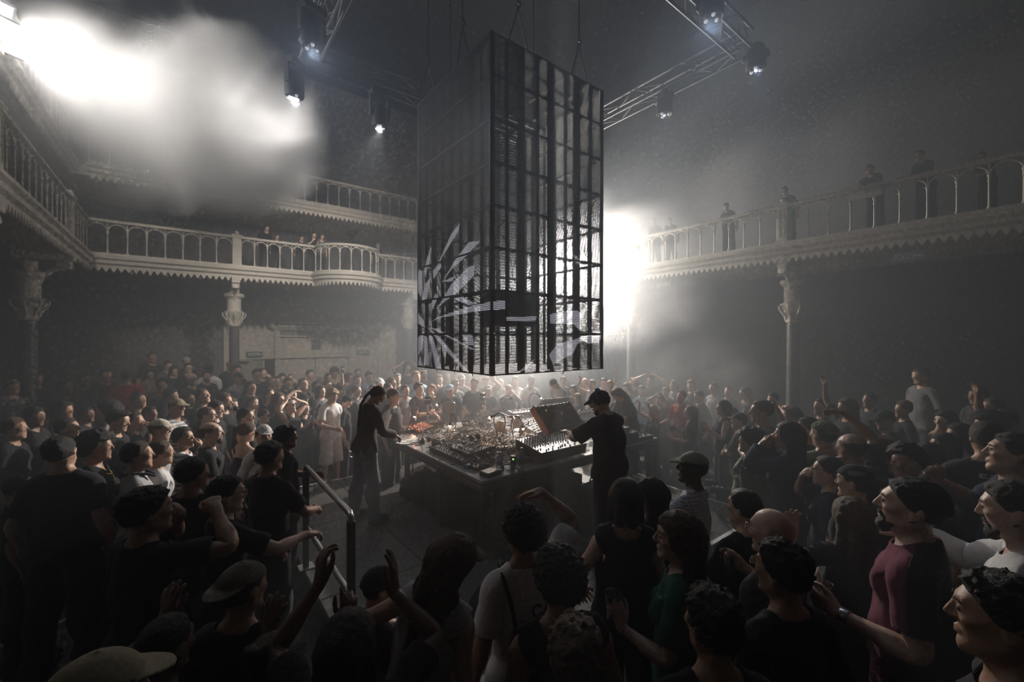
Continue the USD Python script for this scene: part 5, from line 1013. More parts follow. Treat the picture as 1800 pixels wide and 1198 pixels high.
gooseneck(900, 779, [(900, 755, 0), (901, 737, 0), (908, 731, 0), (915, 737, 0)], (919, 751, 0), None, 'gooseneck lamp with a downward head beside the patch panel', 'pale', .7)
gooseneck(882, 726, [(882, 710, 0), (883, 700, 0), (887, 699, 0), (893, 700.5, 0)], (900, 700, 0), None, 'far gooseneck lamp bent level to the right', 'pale', 0)
gooseneck(911, 727, [(911, 715, 0), (913, 709, 0), (919, 709, 0), (925, 717, 0)], (930, 729, 0), None, 'far gooseneck lamp curving down over the pale keyboard', 'pale', 0)
gooseneck(930, 729, [(930, 705, 0), (933, 694, 0), (940, 690, 0), (946, 693, 0)], (950, 698, 0), None, 'tallest gooseneck lamp at the far side near the bending man', 'pale', .25)
def bottle(u, v, label, h=.235, z=None, cap='cap_blue'):
    p = onz(u, v, ZT if z is None else z); t = thing('water_bottle', label, 'bottle', loc=(p[0], p[1], ZT if z is None else z)); r = .034
    part(t, 'bottle_body', lathe([(0, 0), (r*.9, 0), (r, .01), (r, h*.5), (r*.92, h*.53), (r, h*.56), (r, h*.68), (r*.75, h*.80), (r*.38, h*.90), (r*.38, h*.95), (0, h*.95)], 18), clear_cup('bottle_plastic', (.86, .90, .93)), True)
    part(t, 'label_band', lathe([(r+.0006, h*.40), (r+.0006, h*.54)], 18), M('label_blue', (.05, .22, .42), .5)); part(t, 'cap', lathe([(0, h*.93), (r*.45, h*.93), (r*.45, h), (0, h)], 14), M(cap, (.03, .30, .55), .4), 40)
bottle(878, 833, 'water bottle with blue cap near the nearest table corner'); bottle(917, 826, 'water bottle with blue cap left of the big white mixer'); bottle(885, 716, 'far hazy water bottle beside the level gooseneck lamp', .22)
bottle(562, 850, 'water bottle with blue cap standing on the stage by the guard rail', .23, SZ)
p = onz(902, 828); t = thing('drink_can', 'black drinks can with a green dot beside the water bottle', 'can', loc=(p[0], p[1], ZT)); part(t, 'can_body', lathe([(0, 0), (.026, 0), (.032, .008), (.032, .150), (.026, .158), (0, .158)], 18), M('can_black', (.015, .02, .018), .3, .5), 40); part(t, 'mark', moved(trimesh.creation.icosphere(1, .010), (-.020, -.026, .125)), LED['green'])
p = onz(893, 795); t = thing('paper_stack', 'white paper box lying between the bottles and the big mixer', 'box', loc=(p[0]-.0, p[1]-.0, ZT), rz=-28); part(t, 'box_body', box((-.13, -.05, 0), (.13, .05, .075), .004), M('paper_white', (.72, .70, .68), .7)); part(t, 'lid', box((-.133, -.053, .068), (.133, .053, .082), .004), M('paper_lid', (.60, .58, .58), .6))
def sheet(u, v, w, d, yaw, label, over):
    p = onz(u, v); g = np.linspace(0, 1, 9); X, Y = np.meshgrid(g, g, indexing='ij'); xx = (X-.5)*w; yy = (Y-.5)*d; zz = .004+.006*np.sin(X*5+1)*np.sin(Y*4)+.004*(1+np.sin(9*X))-over*np.maximum(Y*-1+.45, 0)**1.5*.0
    v_ = np.stack([xx, yy, zz], -1).reshape(-1, 3); f = []
    for i in range(8):
        for j in range(8): a = i*9+j; f += [(a, a+9, a+10), (a, a+10, a+1)]
    b = v_-np.array([0, 0, .0015]); f = np.array(f); solo('paper_sheet', label, 'paper', (np.vstack([v_, b]), np.vstack([f, f[:, ::-1]+81])), M('paper_white', (.72, .70, .68)), True, loc=(p[0], p[1], ZT+.003), rz=yaw)
sheet(716, 777, .21, .30, -60, 'crumpled white sheet of paper on the near left table edge', 0); sheet(735, 774, .21, .28, -38, 'white sheet of paper under the headphones', 0); sheet(765, 788, .10, .07, -80, 'small white card on the long controller', 0)
def headphones(u, v, label, yaw, z=None):
    p = onz(u, v); t = thing('headphones', label, 'headphones', loc=(p[0], p[1], ZT if z is None else z), rz=yaw); a = np.linspace(-.2, np.pi+.2, 15)
    part(t, 'headband', tube(np.c_[.085*np.cos(a), .02+.10*np.sin(a), .035+0*a], .010, 8), PLASTIC(), True)
    for s in (-1, 1): part(t, 'ear_cup', moved(lathe([(0, 0), (.036, 0), (.042, .012), (.036, .03), (0, .034)], 16), (s*.075, -.01, .035), rot('y', -90*s)), PLASTIC(), 40)
headphones(748, 777, 'black headphones lying by the white sheets', 20); headphones(893, 835, 'black headphones with loose cable by the drinks can', -40); headphones(834, 792, 'black headphones lying on the small pale mixer', 10, ZT+.15)
def cup(p, label, full=.0, h=.12, r0=.030, r1=.042, R=None, name='plastic_cup', tint=(.9, .92, .93), drink=None):
    m4 = np.eye(4); m4[:3, 3] = p
    if R is not None: m4[:3, :3] = R
    t = thing(name, label, 'cup', mat4=m4); part(t, 'cup_wall', lathe([(0, 0), (r0, 0), (r1, h), (r1-.0018, h), (r0-.002, .003), (0, .003)], 20), clear_cup('cup_plastic', tint, 1.45), True); part(t, 'rim', tube(np.c_[r1*np.cos(np.linspace(0, 2*np.pi, 21)), r1*np.sin(np.linspace(0, 2*np.pi, 21)), np.full(21, h)], .0018, 5, False), clear_cup('cup_rim', (.85, .87, .88), 1.9), True)
    if full: part(t, 'drink', lathe([(0, .004), (r0-.0025, .004), (r0+(r1-r0)*full-.0025, h*full), (0, h*full)], 18), drink or M('beer', (.45, .24, .06), .15, trans=.6), True)
    return t
cup(onz(668, 741)*np.array([1, 1, 0])+np.array([.12, .10, ZT]), 'clear glass at the left end of the tables by the woman'); cup(onz(1131, 768)*np.array([1, 1, 0])+np.array([0, 0, ZT]), 'clear cup standing on the right table by the small mixer', r1=.05)
cup(np.append(onz(578, 846, SZ)[:2], SZ+.007), 'clear cup on the stage edge beside the blue-capped bottle'); cup(np.append(onz(555, 862, SZ)[:2], SZ+.007), 'low clear cup on the stage nearest the guard rail', h=.09)
p = onz(917, 769); t = thing('metal_dish', 'shallow white dish on a short stand beside the warm lamp', 'dish', loc=(p[0], p[1], ZT)); part(t, 'dish', moved(lathe([(0, .0), (.10, .006), (.125, .02), (.12, .024), (.095, .012), (0, .008)], 24), (0, 0, .10)), WHITEP(), 40); part(t, 'stem', rod((0, 0, 0), (0, 0, .105), .008, 8), METAL())
p = onz(940, 752); t = thing('metal_dish', 'shallow white dish lying flat behind the short stand', 'dish', loc=(p[0], p[1], ZT)); part(t, 'dish', lathe([(0, .0), (.09, .006), (.115, .02), (.11, .024), (.085, .012), (0, .008)], 24), WHITEP(), 40); part(t, 'knob', lathe([(0, .005), (.012, .005), (.010, .03), (0, .032)], 10), METAL())

# cables: a tangle nobody could count, and the loose ones that can be followed
def cable_heap(cx, cy, rx, ry, hz, n, seed, r=.0042):
    g = np.random.default_rng(seed); out = []
    for k in range(n):
        a = g.uniform(0, 2*np.pi); q = np.array([cx+g.normal(0, rx*.5), cy+g.normal(0, ry*.5), ZT+.012+abs(g.normal(0, hz*.4))]); L = g.uniform(.15, .5); pts = [q]
        for i in range(6):
            a += g.normal(0, .9); s = np.array([math.cos(a)*L/4, math.sin(a)*L/4, g.normal(0, hz*.35)]); q = pts[-1]+s; q[0] = np.clip(q[0], max(cx-rx, XS[0]+.02), min(cx+rx, XS[3]-.03)); q[1] = np.clip(q[1], max(cy-ry, YS[0]+.03), min(cy+ry, YS[3]-.03)); q[2] = np.clip(q[2], ZT+.007, ZT+hz); pts.append(q)
        out.append(tube(spline(pts, 20), r*g.uniform(.7, 1.25), 5))
    return join(*out)
CAB = lambda k: M('cable_%s' % k, {'black': (.018, .018, .02), 'grey': (.16, .16, .17), 'red': (.32, .05, .035), 'ochre': (.33, .20, .09), 'white': (.5, .5, .5)}[k], .45)
for k, (cx, cy, rx, ry, hz, n, col, lab) in enumerate(((-.55, .35, .60, .65, .16, 130, 'black', 'heap of black cables across the middle of the tables'), (-.75, -.45, .5, .55, .15, 110, 'black', 'heap of black cables behind the pale small mixer'), (-.15, -.70, .45, .35, .16, 80, 'black', 'heap of black cables left of the big white mixer'),
        (.45, .75, .9, .6, .08, 110, 'grey', 'flat tangle of grey cables at the far side of the tables'), (-.45, .1, .8, .9, .15, 34, 'white', 'stray white cables woven through the heap'), (-.45, -.6, .6, .5, .14, 22, 'ochre', 'stray ochre cables near the water bottles'), (-.55, -.25, .5, .5, .14, 14, 'red', 'stray red cables in the middle of the heap'), (.9, -.1, .5, .5, .07, 34, 'grey', 'grey cables right of the tilted synthesizer'))):
    solo('cable_tangle', lab, 'cables', cable_heap(cx, cy, rx, ry, hz, n, 100+k), CAB(col), True, kind='stuff')
def loose(pts, label, col='black', r=.006, n=40): solo('cable', label, 'cable', tube(spline(pts, n), r, 7), CAB(col), True)
c0 = np.array([XS[0]+.02, YS[0]+.02])
for k in range(5):                                               # bundle off the corner, down the leg
    o = np.array([.012*k, -.010*(k % 3), 0]); loose([np.array([-.95+.04*k, YS[0]+.10, ZT+.02])+o, np.array([-1.0+.02*k, YS[0]-.015, ZT-.01])+o, np.array([-1.10, YS[0]-.06-.01*k, ZT-.22])+o, np.array([-1.30, YS[0]-.05-.008*k, ZT-.42])+o, np.array([-1.36+.01*k, YS[0]-.035-.008*k, SZ+.25]), np.array([-1.33+.06*k, YS[0]-.06-.03*k, SZ+.012]), np.array([-1.05+.05*k, YS[0]+.15-.05*k, SZ+.009])],
        ['outermost cable of the bundle hanging from the nearest table corner', 'second cable of the bundle at the nearest table corner', 'middle cable of the bundle at the nearest table corner', 'fourth cable of the bundle at the nearest table corner', 'innermost cable of the bundle at the nearest table corner'][k], r=.0075)
g = np.random.default_rng(3)
for k in range(5):
    a = np.linspace(0, 2*np.pi*1.6, 16); rr = .12+.03*k; loose(np.c_[-1.22+rr*np.cos(a)+.02*k, -1.05+rr*.8*np.sin(a), SZ+.012+.020*k+.004*np.sin(3*a)], ['lowest coil of cable on the stage under the nearest corner', 'second coil of cable under the nearest corner', 'third coil of cable under the nearest corner', 'fourth coil of cable under the nearest corner', 'topmost coil of cable under the nearest corner'][k], r=.008)
loose([(-1.38, -.55, ZT-.02), (-1.44, -.56, ZT-.05), (-1.44, -.58, ZT-.20), (-1.40, -.50, SZ+.50), (-1.3, -.3, SZ+.56), (-1.1, -.2, SZ+.535)], 'thin cable dropping from the near left edge to the black case'); loose([(.98, -1.29, ZT-.03), (1.0, -1.33, ZT-.1), (1.02, -1.34, ZT-.22), (1.06, -1.33, ZT-.26), (1.10, -1.31, ZT-.12), (1.12, -1.26, ZT-.02)], 'looped cable hanging under the right table edge')
loose([(-1.41, .42, ZT-.03), (-1.47, .40, ZT-.10), (-1.46, .38, ZT-.34), (-1.42, .40, ZT-.12)], 'black strap hanging off the near left edge under the paper', r=.009)
# under the tables
def case(x, y, w, d, h, yaw, label, name='speaker_cabinet', cat='speaker', grille=True):
    t = thing(name, label, cat, loc=(x, y, SZ), rz=yaw); part(t, 'cabinet', box((-w/2, -d/2, .02), (w/2, d/2, h), .012), M('cabinet_black', (.016, .016, .018), .6, bump=.2, bscale=200))
    if grille: part(t, 'grille', box((-w/2+.03, -d/2-.012, .06), (w/2-.03, -d/2+.002, h-.05), .004), M('grille_black', (.02, .02, .021), .7))
    for s in (-1, 1): part(t, 'handle', tube([(s*w*.5, -.08, h*.6), (s*(w*.5+.02), -.06, h*.6), (s*(w*.5+.02), .06, h*.6), (s*w*.5, .08, h*.6)], .009, 6), PLASTIC())
    for sx in (-1, 1):
        for sy in (-1, 1): part(t, 'foot', box((sx*(w/2-.06)-.025, sy*(d/2-.06)-.025, 0), (sx*(w/2-.06)+.025, sy*(d/2-.06)+.025, .022)), PLASTIC())
case(-1.08, -.12, .58, .52, .52, -90, 'big black speaker cabinet under the near left table edge'); case(-.55, -.95, .60, .50, .50, 0, 'black speaker cabinet behind the nearest table leg')
case(.25, -.75, .55, .42, .42, 8, 'black flight case under the near right table edge', 'flight_case', 'case', False); case(-.45, .45, .45, .4, .30, -90, 'low black flight case behind the backpack', 'flight_case', 'case', False)
def backpack(x, y, yaw, label, s=1.0):
    t = thing('backpack', label, 'bag', loc=(x, y, SZ), rz=yaw); b = trimesh.creation.icosphere(3, 1.0); v = np.array(b.vertices); v = np.sign(v)*np.abs(v)**.6; v = v*np.array([.20, .14, .24])*s+np.array([0, 0, .24*s]); v += (meshkit.noise(v*14, 2)[:, None]-.5)*.03; b.vertices = v; part(t, 'bag_body', b, fabric('charcoal'), True)
    q = trimesh.creation.icosphere(2, 1.0); v = np.array(q.vertices); v = np.sign(v)*np.abs(v)**.6*np.array([.15, .05, .12])*s+np.array([0, -.15*s, .17*s]); q.vertices = v; part(t, 'front_pocket', q, fabric('black'), True); part(t, 'strap', tube(spline([(-.1*s, .10*s, .44*s), (-.13*s, .22*s, .40*s), (-.12*s, .25*s, .16*s), (-.1*s, .13*s, .05*s)], 12), .014, 6), fabric('black'), True)
    part(t, 'carry_loop', tube(spline([(-.05*s, .03, .46*s), (-.03*s, .03, .52*s), (.03*s, .03, .52*s), (.05*s, .03, .46*s)], 9), .009, 6), fabric('black'), True)
backpack(-1.22, .45, -80, 'dark backpack leaning by the speaker cabinet under the table', .95); backpack(-1.30, .80, -60, 'smaller crumpled bag behind the dark backpack', .62); backpack(.10, -1.52, 20, 'black bag on the stage at the feet of the man in black', 1.15)
def led_par(p, yaw, tilt, label):
    t = thing('stage_flood', label, 'stage light', loc=p, rz=yaw); pl = lambda m: moved(m, (0, 0, .16), rot('x', tilt)); part(t, 'housing', pl(lathe([(0, .12), (.07, .11), (.10, .05), (.105, -.04), (.098, -.05), (.092, -.02), (0, -.02)], 18)), BLACKM(), 40)
    for k in range(12):
        a = k*2*np.pi/9 if k < 9 else (k-9)*2*np.pi/3; r = .072 if k < 9 else .032; part(t, 'lens', pl(moved(trimesh.creation.icosphere(1, .015), (r*math.cos(a), r*math.sin(a), -.024))), M('lens_glint', (.8, .82, .85), .04, .3), True)
    part(t, 'stand', join(box((-.125, -.015, .0), (-.11, .015, .19)), box((.11, -.015, 0), (.125, .015, .19)), box((-.125, -.05, 0), (.125, .05, .012))), BLACKM())
led_par(np.append(onz(846, 1085, SZ)[:2], SZ+.002), 20, 115, 'stage flood light with a ring of lenses at the near stage edge')
for k, (u, v) in enumerate(((1272, 857), (1284, 870))):
    p = onz(u, v, SZ); t = thing('light_bar', ['far row of bright lenses on the stage floor behind the checked shirt', 'near row of bright lenses on the stage floor behind the checked shirt'][k], 'stage light', loc=(p[0], p[1], SZ+.002), rz=-62); part(t, 'housing', box((-.27, -.05, 0), (.27, .05, .09), .01), BLACKM())
    for i in range(8): part(t, 'lens', moved(trimesh.creation.icosphere(1, .026), (-.23+.066*i, 0, .085)), M('lens_glint', (.8, .82, .85)), True)

# ---------------------------------------------------------------- performers on the stage
prs_ = {}
prs_['woman'] = person(672, 682, 5.56, 'woman in black long-sleeved top and grey jeans playing at the left table corner', fem=1, lod=0, sk='tan', hair=('braid', 'black'), top=('long', 'black'), bot=('jeans', 'denim'), yaw=None, look=(-1.0, .66), turn=-8, z0=SZ, head=(-6, 34, 0), lean=9,
    R=U(w=(.13, .34, 1.13), pole=(.7, -.5, -.8), hand=((-.05, .9, -.35), (0, -.3, -1)), curl=26), L=U(w=(.13, .36, 1.13), pole=(.7, -.5, -.8), hand=((-.05, .9, -.35), (0, -.3, -1)), curl=22), legs={'RL': (5, 4, 4), 'LL': (-4, 4, 3)}, pose={'hips': 2})
prs_['man'] = person(1049, 689, 4.68, 'man in black T-shirt, cap and glasses bending to the tilted synthesizer', lod=0, sk='fair', hair=('crop', 'dark'), hat=('cap', 'charcoal'), beard='dark', top=('oversize', 'black'), bot=('jeans', 'black'), look=(-.15, .6), turn=10, z0=SZ, head=(14, 20, 4), lean=8, glasses='clear', girth=1.13,
    R=U(w=(.12, .33, 1.24), pole=(.8, -.3, -.6), hand=((-.1, .9, .1), (0, -.3, -1)), curl=24), L=U(w=(.10, .40, 1.30), pole=(.9, -.1, -.5), hand=((-.2, .9, .2), (0, -.3, -1)), curl=20), legs={'RL': (0, 6, 0), 'LL': (0, 6, 0)})
prs_['bent'] = person(968, 669, 8.45, 'man in pale tank top bending his head over the far keyboards', lod=1, sk='mid', hair=('crop', 'dark'), top=('tshirt', 'light_grey'), bot=('jeans', 'charcoal'), look=(.2, .9), turn=-12, z0=SZ, head=(-10, 42, 0), lean=16, R='table', L='table')
prs_['hair'] = person(1078, 686, 7.28, 'long-haired person in olive clothes leaning over the right side of the tables', lod=1, sk='mid', hair=('wavy', 'brown'), top=('oversize', 'olive'), bot=('jeans', 'charcoal'), look=(.5, .3), turn=0, z0=SZ, head=(0, 30, 0), lean=24, girth=1.08, R='table', L='table')
def hand_item(o, side, dx=.085, dz=-.045, dy=0.0):
    Hm = o['hand_'+side]; W_ = o['skel'].Wr; p = np.array([W_[0]+dx, W_[1]+dy, W_[2]+dz]); p[0] *= 1 if side == 'R' else -1
    R = Hm[:3, :3]/np.linalg.norm(Hm[:3, 0]); return (Hm@np.r_[p, 1])[:3], R
def give_cup(o, side, label, full=0.0, h=.125, r0=.030, r1=.042, tilt=0):
    p, R = hand_item(o, side, .088, -.052, .006); return cup(p-np.array([0, 0, h*.5]), label, full, h, r0, r1)
def give_phone(o, side, label):
    p, R = hand_item(o, side, .10, -.022); S = np.diag([1, 1, 1.0]); m4 = np.eye(4); m4[:3, :3] = R if side == 'R' else R@np.diag([1, 1, 1.0]); m4[:3, 3] = p
    t = thing('phone', label, 'phone', mat4=m4); part(t, 'phone_body', box((-.075, -.037, -.004), (.075, .037, .004), .0035), PLASTIC()); part(t, 'phone_screen', box((-.070, -.033, -.0050), (.070, .033, -.0038)), M('phone_glass', (.02, .03, .05), .1, emit=((.3, .42, .6), .12)))
    part(t, 'camera_bump', box((.040, .006, .0035), (.070, .032, .006), .001), PLASTIC())
W_ = prs_['woman']
for k, (a, b) in enumerate(((-.13, -.02), (-.10, -.07))):        # wallet chain on the jeans, earring
    th = np.linspace(0, np.pi, 14); c = np.c_[.155-.0*th, -.06+.11*np.cos(th)*.8, .96+.0*th-(.10+.07*k)*np.sin(th)]; c[:, 0] += .02*np.sin(th)
    part(W_['prim'], 'wallet_chain', tube((np.c_[c, np.ones(14)]@(np.linalg.inv(W_['W'])@W_['pelvis']).T)[:, :3], .005, 5), METAL(), True)
    c2 = c*np.array([-1, 1, 1])-np.array([.0, .02, 0]); part(W_['prim'], 'wallet_chain', tube((np.c_[c2, np.ones(14)]@(np.linalg.inv(W_['W'])@W_['pelvis']).T)[:, :3], .005, 5), METAL(), True)
for sx in (-1, 1): W_['put']('earring', moved(trimesh.creation.torus(.011, .0022, 14, 6), (sx*.080, -.008, 1.595), rot('y', 90)), METAL())
mn = prs_['man']; a = np.linspace(0, np.pi, 17)
hp = mn['put']('headphones', tube(np.c_[.097*np.cos(a), -.03+0*a, 1.65+.135*np.sin(a)], .010, 8), PLASTIC())
for sx in (-1, 1): mn['put']('headphones', moved(lathe([(0, 0), (.034, 0), (.040, .012), (.034, .03), (0, .034)], 14), (sx*.080, -.012, 1.645), rot('y', 90*sx)), PLASTIC(), False)

# ---------------------------------------------------------------- the crowd
PLACED = [np.array([*(np.asarray(o['W'])[:2, 3])]) for o in PEOPLE]
def inside_stage(p, m=.26): return SX0-m < p[0] < SX1+m and SY0-m < p[1] < SY1+m
COLS = [(6.42, y) for y in prs]+[(-6.2, 6.755), (-6.2, 2.6), (-2.8, 9.05), (2.37, 9.05)]
def clear(p, gap):
    return not inside_stage(p) and all(np.hypot(*(p-q)) > gap for q in PLACED) and all(np.hypot(p[0]-x, p[1]-y) > .42 for x, y in COLS) and p[1] < 11.0 and -8.4 < p[0] < 8.4
rngC = np.random.default_rng(21)
def C(u, v, label, h=None, D=None, gap=.40, **k):
    fem = k.get('fem', 0); h = h or (1.66 if fem else 1.77)
    if D is None:
        best = None
        for dh in np.arange(0, .34, .01):
            for s in (1, -1):
                hh = h+s*dh
                if not 1.44 < hh < 1.99: continue
                d_ = FPX*(EYE-hh)/(v-HZ); p = at(u, v, d_)
                if clear(p[:2], gap): best = d_; break
            if best: break
        D = best or FPX*(EYE-h)/(v-HZ)
    else:                                                        # keep clear of neighbours, columns and the stage by stepping along the line of sight
        best, far_ = D, -1
        for st in sorted(np.arange(-.16, .161, .01), key=abs):
            d_ = D*(1+st); p = at(u, v, d_)
            if not 1.44 < p[2] < 2.02: continue
            if clear(p[:2], .45 if D > 2.2 else .40): best = d_; break
            m_ = min(np.hypot(*(p[:2]-q)) for q in PLACED)-(.5 if inside_stage(p[:2]) else 0)-(.4 if any(np.hypot(p[0]-x, p[1]-y) < .42 for x, y in COLS) else 0)-abs(st)*.3
            if m_ > far_: best, far_ = d_, m_
        D = best
    PLACED.append(at(u, v, D)[:2])
    if 'lod' not in k: k['lod'] = 0 if D < 2.75 else 1 if D < 5.2 else 2
    if 'head' not in k: k['head'] = (rngC.normal(0, 10), rngC.normal(2, 5), rngC.normal(0, 3))
    if 'turn' not in k: k['turn'] = rngC.normal(0, 10)
    if 'sk' not in k: k['sk'] = ('fair', 'mid', 'mid', 'tan', 'fair', 'brown')[rngC.integers(6)]
    if k.get('hair', ('short', 'dark'))[1] == 'dark' and k['lod'] and rngC.random() < .45: k['hair'] = (k.get('hair', ('short', 'dark'))[0], 'brown')
    k.setdefault('hairseed', int(rngC.integers(3)) if k['lod'] < 2 else 0)
    if k['lod'] == 2: k['girth'] = k.get('girth', 1+rngC.normal(0, .03))
    return person(u, v, D, label, **k)
TS = lambda c: ('tshirt', c)
# nearest people, along the bottom of the picture
C(1615, 846, 'smiling man in profile in a maroon and black polo shirt holding a clear cup', prof=4, D=2.0, sk='fair', hair=('short', 'black'), beard='dark', top=('polo', 'maroon'), over=('polo_back', 'black'), L=U(w=(.17, .20, 1.15), pole=(.35, -.6, -1), hand=((-.25, .95, .12), (-1, -.3, 0)), curl=[14, 34, 38, 40, 42]), R='down', look=(-3.2, -1.6), turn=0, head=(6, -2, 0), girth=1.08); POLO = PEOPLE[-1]
give_cup(POLO, 'L', 'clear plastic cup held by the man in the maroon polo shirt', .12, .135, .032, .046)
C(1196, 905, 'woman with long wavy hair in a green T-shirt holding up a cup', prof=2, D=2.08, fem=1, sk='fair', hair=('wavy', 'brown'), top=TS('green'), look=(-3.0, .5), turn=0, L=U(w=(.12, .26, 1.18), pole=(.5, -.4, -.9), hand=((-.2, .35, .9), (-.9, .6, .1)), curl=[18, 42, 44, 46, 48]), R='down', head=(10, 2, -6)); GREEN = PEOPLE[-1]
give_cup(GREEN, 'L', 'clear cup with a little beer held by the woman in green', .25, .13, .032, .046)
C(922, 898, 'curly-haired man in white T-shirt shading his eyes with a bent arm', D=2.16, sk='tan', hair=('curly', 'black'), top=TS('white'), look=(-.4, 3), turn=2, R=U(w=(.205, .21, 1.745), pole=(1, .0, -.15), hand=((-1, .12, .02), (0, -.3, -1)), curl=[0, 8, 10, 14, 18], spread=6), L='down', glasses='clear', head=(14, -2, 0)); WT = PEOPLE[-1]
C(809, 948, 'long-haired woman in dark cap and white printed tank top leaning sideways', D=1.98, fem=1, sk='fair', hair=('long', 'brown'), hat=('cap', 'brown'), top=('tank', 'light_grey'), look=(.6, 2), turn=-18, side=14, head=(-32, 6, 8), R='down', L=U(w=(.36, .12, .98), pole=(.8, -.4, .2), curl=22)); TANK = PEOPLE[-1]
C(984, 971, 'curly dark-haired man in black tank top in front of the white T-shirt', D=1.74, sk='tan', hair=('curly', 'black'), top=('tank', 'black'), look=(-.2, 2), turn=0, R='down', L='down', head=(-4, 4, 0))
C(1100, 845, 'person with shaggy black hair, black sleeveless top and tattooed arm', prof=80, D=2.42, fem=1, sk='fair', hair=('bob', 'black'), top=('vest', 'black'), look=(1.2, 3), turn=0, R='down', L=U(w=(.25, .18, 1.0), pole=(.7, -.7, 0), curl=30), head=(-8, 4, 0), h=1.75); TAT = PEOPLE[-1]
C(1146, 843, 'bearded man with long wavy black hair beside the tattooed arm', prof=35, D=2.62, sk='tan', hair=('wavy', 'black'), beard='black', top=TS('black'), look=(-1.5, -1.5), turn=0, R='down', L='fore', head=(12, 4, 0))
C(1222, 797, 'man in dark green cap and blue checked shirt at the stage edge', prof=14, D=3.22, sk='dark', hair=('crop', 'black'), hat=('cap', 'sage'), top=('long', 'checked'), look=(-2.6, 1.2), turn=0, L='rail', R='fore', head=(10, -2, 0), lod=0)
C(1310, 861, 'man with short black hair and black T-shirt, arms folded before the bald man', prof=38, D=2.62, sk='fair', hair=('slick', 'black'), top=TS('black'), look=(-1.5, 2), turn=0, R='cross', L=U(w=(.02, .24, 1.10), pole=(.8, -.1, -.8), hand=((-.9, .3, .1), (0, -1, 0)), curl=30), head=(2, 4, 0))
C(1357, 895, 'bald man with wire glasses in a white printed shirt', prof=32, D=2.14, sk='fair', hair=('bald', 'dark'), top=TS('patterned'), look=(-1.8, 1), turn=0, glasses='wire', R='cuphigh', L='down', head=(6, 6, 0)); BALD = PEOPLE[-1]
give_cup(BALD, 'R', 'cup held low by the bald man with wire glasses', .3)
C(1378, 957, 'man with slicked black hair and black-rimmed glasses in front of the bald man', prof=42, D=1.82, sk='tan', hair=('messy', 'black'), top=TS('black'), look=(-2.2, 1.0), turn=0, glasses='clear', R='down', L='down', head=(10, 4, 0))
C(1255, 1042, 'tousled black head at the bottom edge below the green T-shirt', prof=62, D=1.46, sk='tan', hair=('messy', 'black'), top=TS('black'), look=(-.6, 2), turn=0, R='down', L='down', head=(8, 4, 0))
C(1012, 1102, 'wavy brown head at the bottom edge below the black tank top', D=1.34, sk='fair', hair=('messy', 'brown'), top=TS('black'), look=(.4, 2), turn=-8, R='down', L='down')
C(1500, 878, 'woman with long dark hair seen from behind, one hand spread open', prof=62, D=2.36, fem=1, sk='mid', hair=('long', 'brown'), top=TS('charcoal'), look=(-1, 2), turn=0, L=U(w=(.20, .26, 1.42), pole=(.8, -.1, -.8), hand=((.1, .1, 1), (-.2, -1, 0)), curl=10, spread=12), R='down', head=(12, 2, 0), h=1.70)
C(1506, 820, 'man in black cap with pale lettering on its back', prof=30, D=2.86, sk='mid', hair=('crop', 'dark'), hat=('capback', 'black'), top=TS('black'), look=(-1.4, 1.6), turn=0, R='down', L='down', head=(6, 2, 0), lod=0); CAPT = PEOPLE[-1]
C(1459, 803, 'person with pale profile lighting a cigarette behind the lettered cap', prof=4, D=3.2, fem=1, sk='fair', hair=('short', 'dark'), top=TS('navy'), look=(-2.6, 1.5), turn=0, glasses='clear', R='mouth', L='down', head=(6, 0, 0), h=1.70)
C(1782, 848, 'bearded man in long white sleeves stretching an arm to the left', prof=4, D=1.92, sk='fair', hair=('short', 'dark'), beard='dark', top=('long', 'white'), look=(-3.4, -1.0), turn=0, L='down', R=U(w=(.28, .42, 1.34), pole=(.7, .1, -.7), hand=((-.4, .9, .05), (0, -.1, -1)), curl=30), head=(0, 10, 0), h=1.82)
C(1772, 1018, 'dark-haired man in profile in the bottom right corner', prof=-4, D=1.27, sk='tan', hair=('messy', 'black'), top=TS('black'), look=(-3.8, -1.4), turn=0, R='down', L='down', head=(0, 4, 0))
C(1790, 764, 'laughing man in profile with raised fist at the right edge', prof=-4, D=2.75, sk='mid', hair=('short', 'black'), top=TS('navy'), look=(-2.4, -.4), turn=0, R=U(w=(.22, .30, 1.36), pole=(.8, -.1, -.8), hand=((-.2, .5, .9), (-1, 0, .2)), curl=62), L='down', head=(4, -4, 0), lod=0)
C(1735, 742, 'man seen from behind with a white label on the back of his black shirt', prof=82, D=3.3, sk='mid', hair=('short', 'dark'), top=TS('black'), look=(-1, 2), turn=0, R='down', L='down', head=(0, 2, 0)); LAB = PEOPLE[-1]
C(1593, 783, 'smiling man with moustache and curly fringe turned to the camera', D=3.05, sk='tan', hair=('curly', 'black'), top=TS('black'), look=(CAM[0], CAM[1]), turn=-18, R='down', L='down', head=(0, 2, 2))
C(1630, 779, 'person with long black hair behind the man with the moustache', prof=20, D=3.3, fem=1, sk='fair', hair=('long', 'black'), top=TS('black'), look=(-2, 0), turn=0, R='down', L='down', h=1.66)
C(1553, 772, 'person holding out a limp bent wrist above the moustached man', prof=4, D=3.5, fem=1, sk='fair', hair=('slick', 'dark'), top=('tank', 'charcoal'), look=(-2.4, 1), turn=0, L=U(w=(.30, .22, 1.62), pole=(.8, .3, -.6), hand=((.5, .7, -.2), (0, -.2, -1)), curl=10), R='mouth', h=1.66)
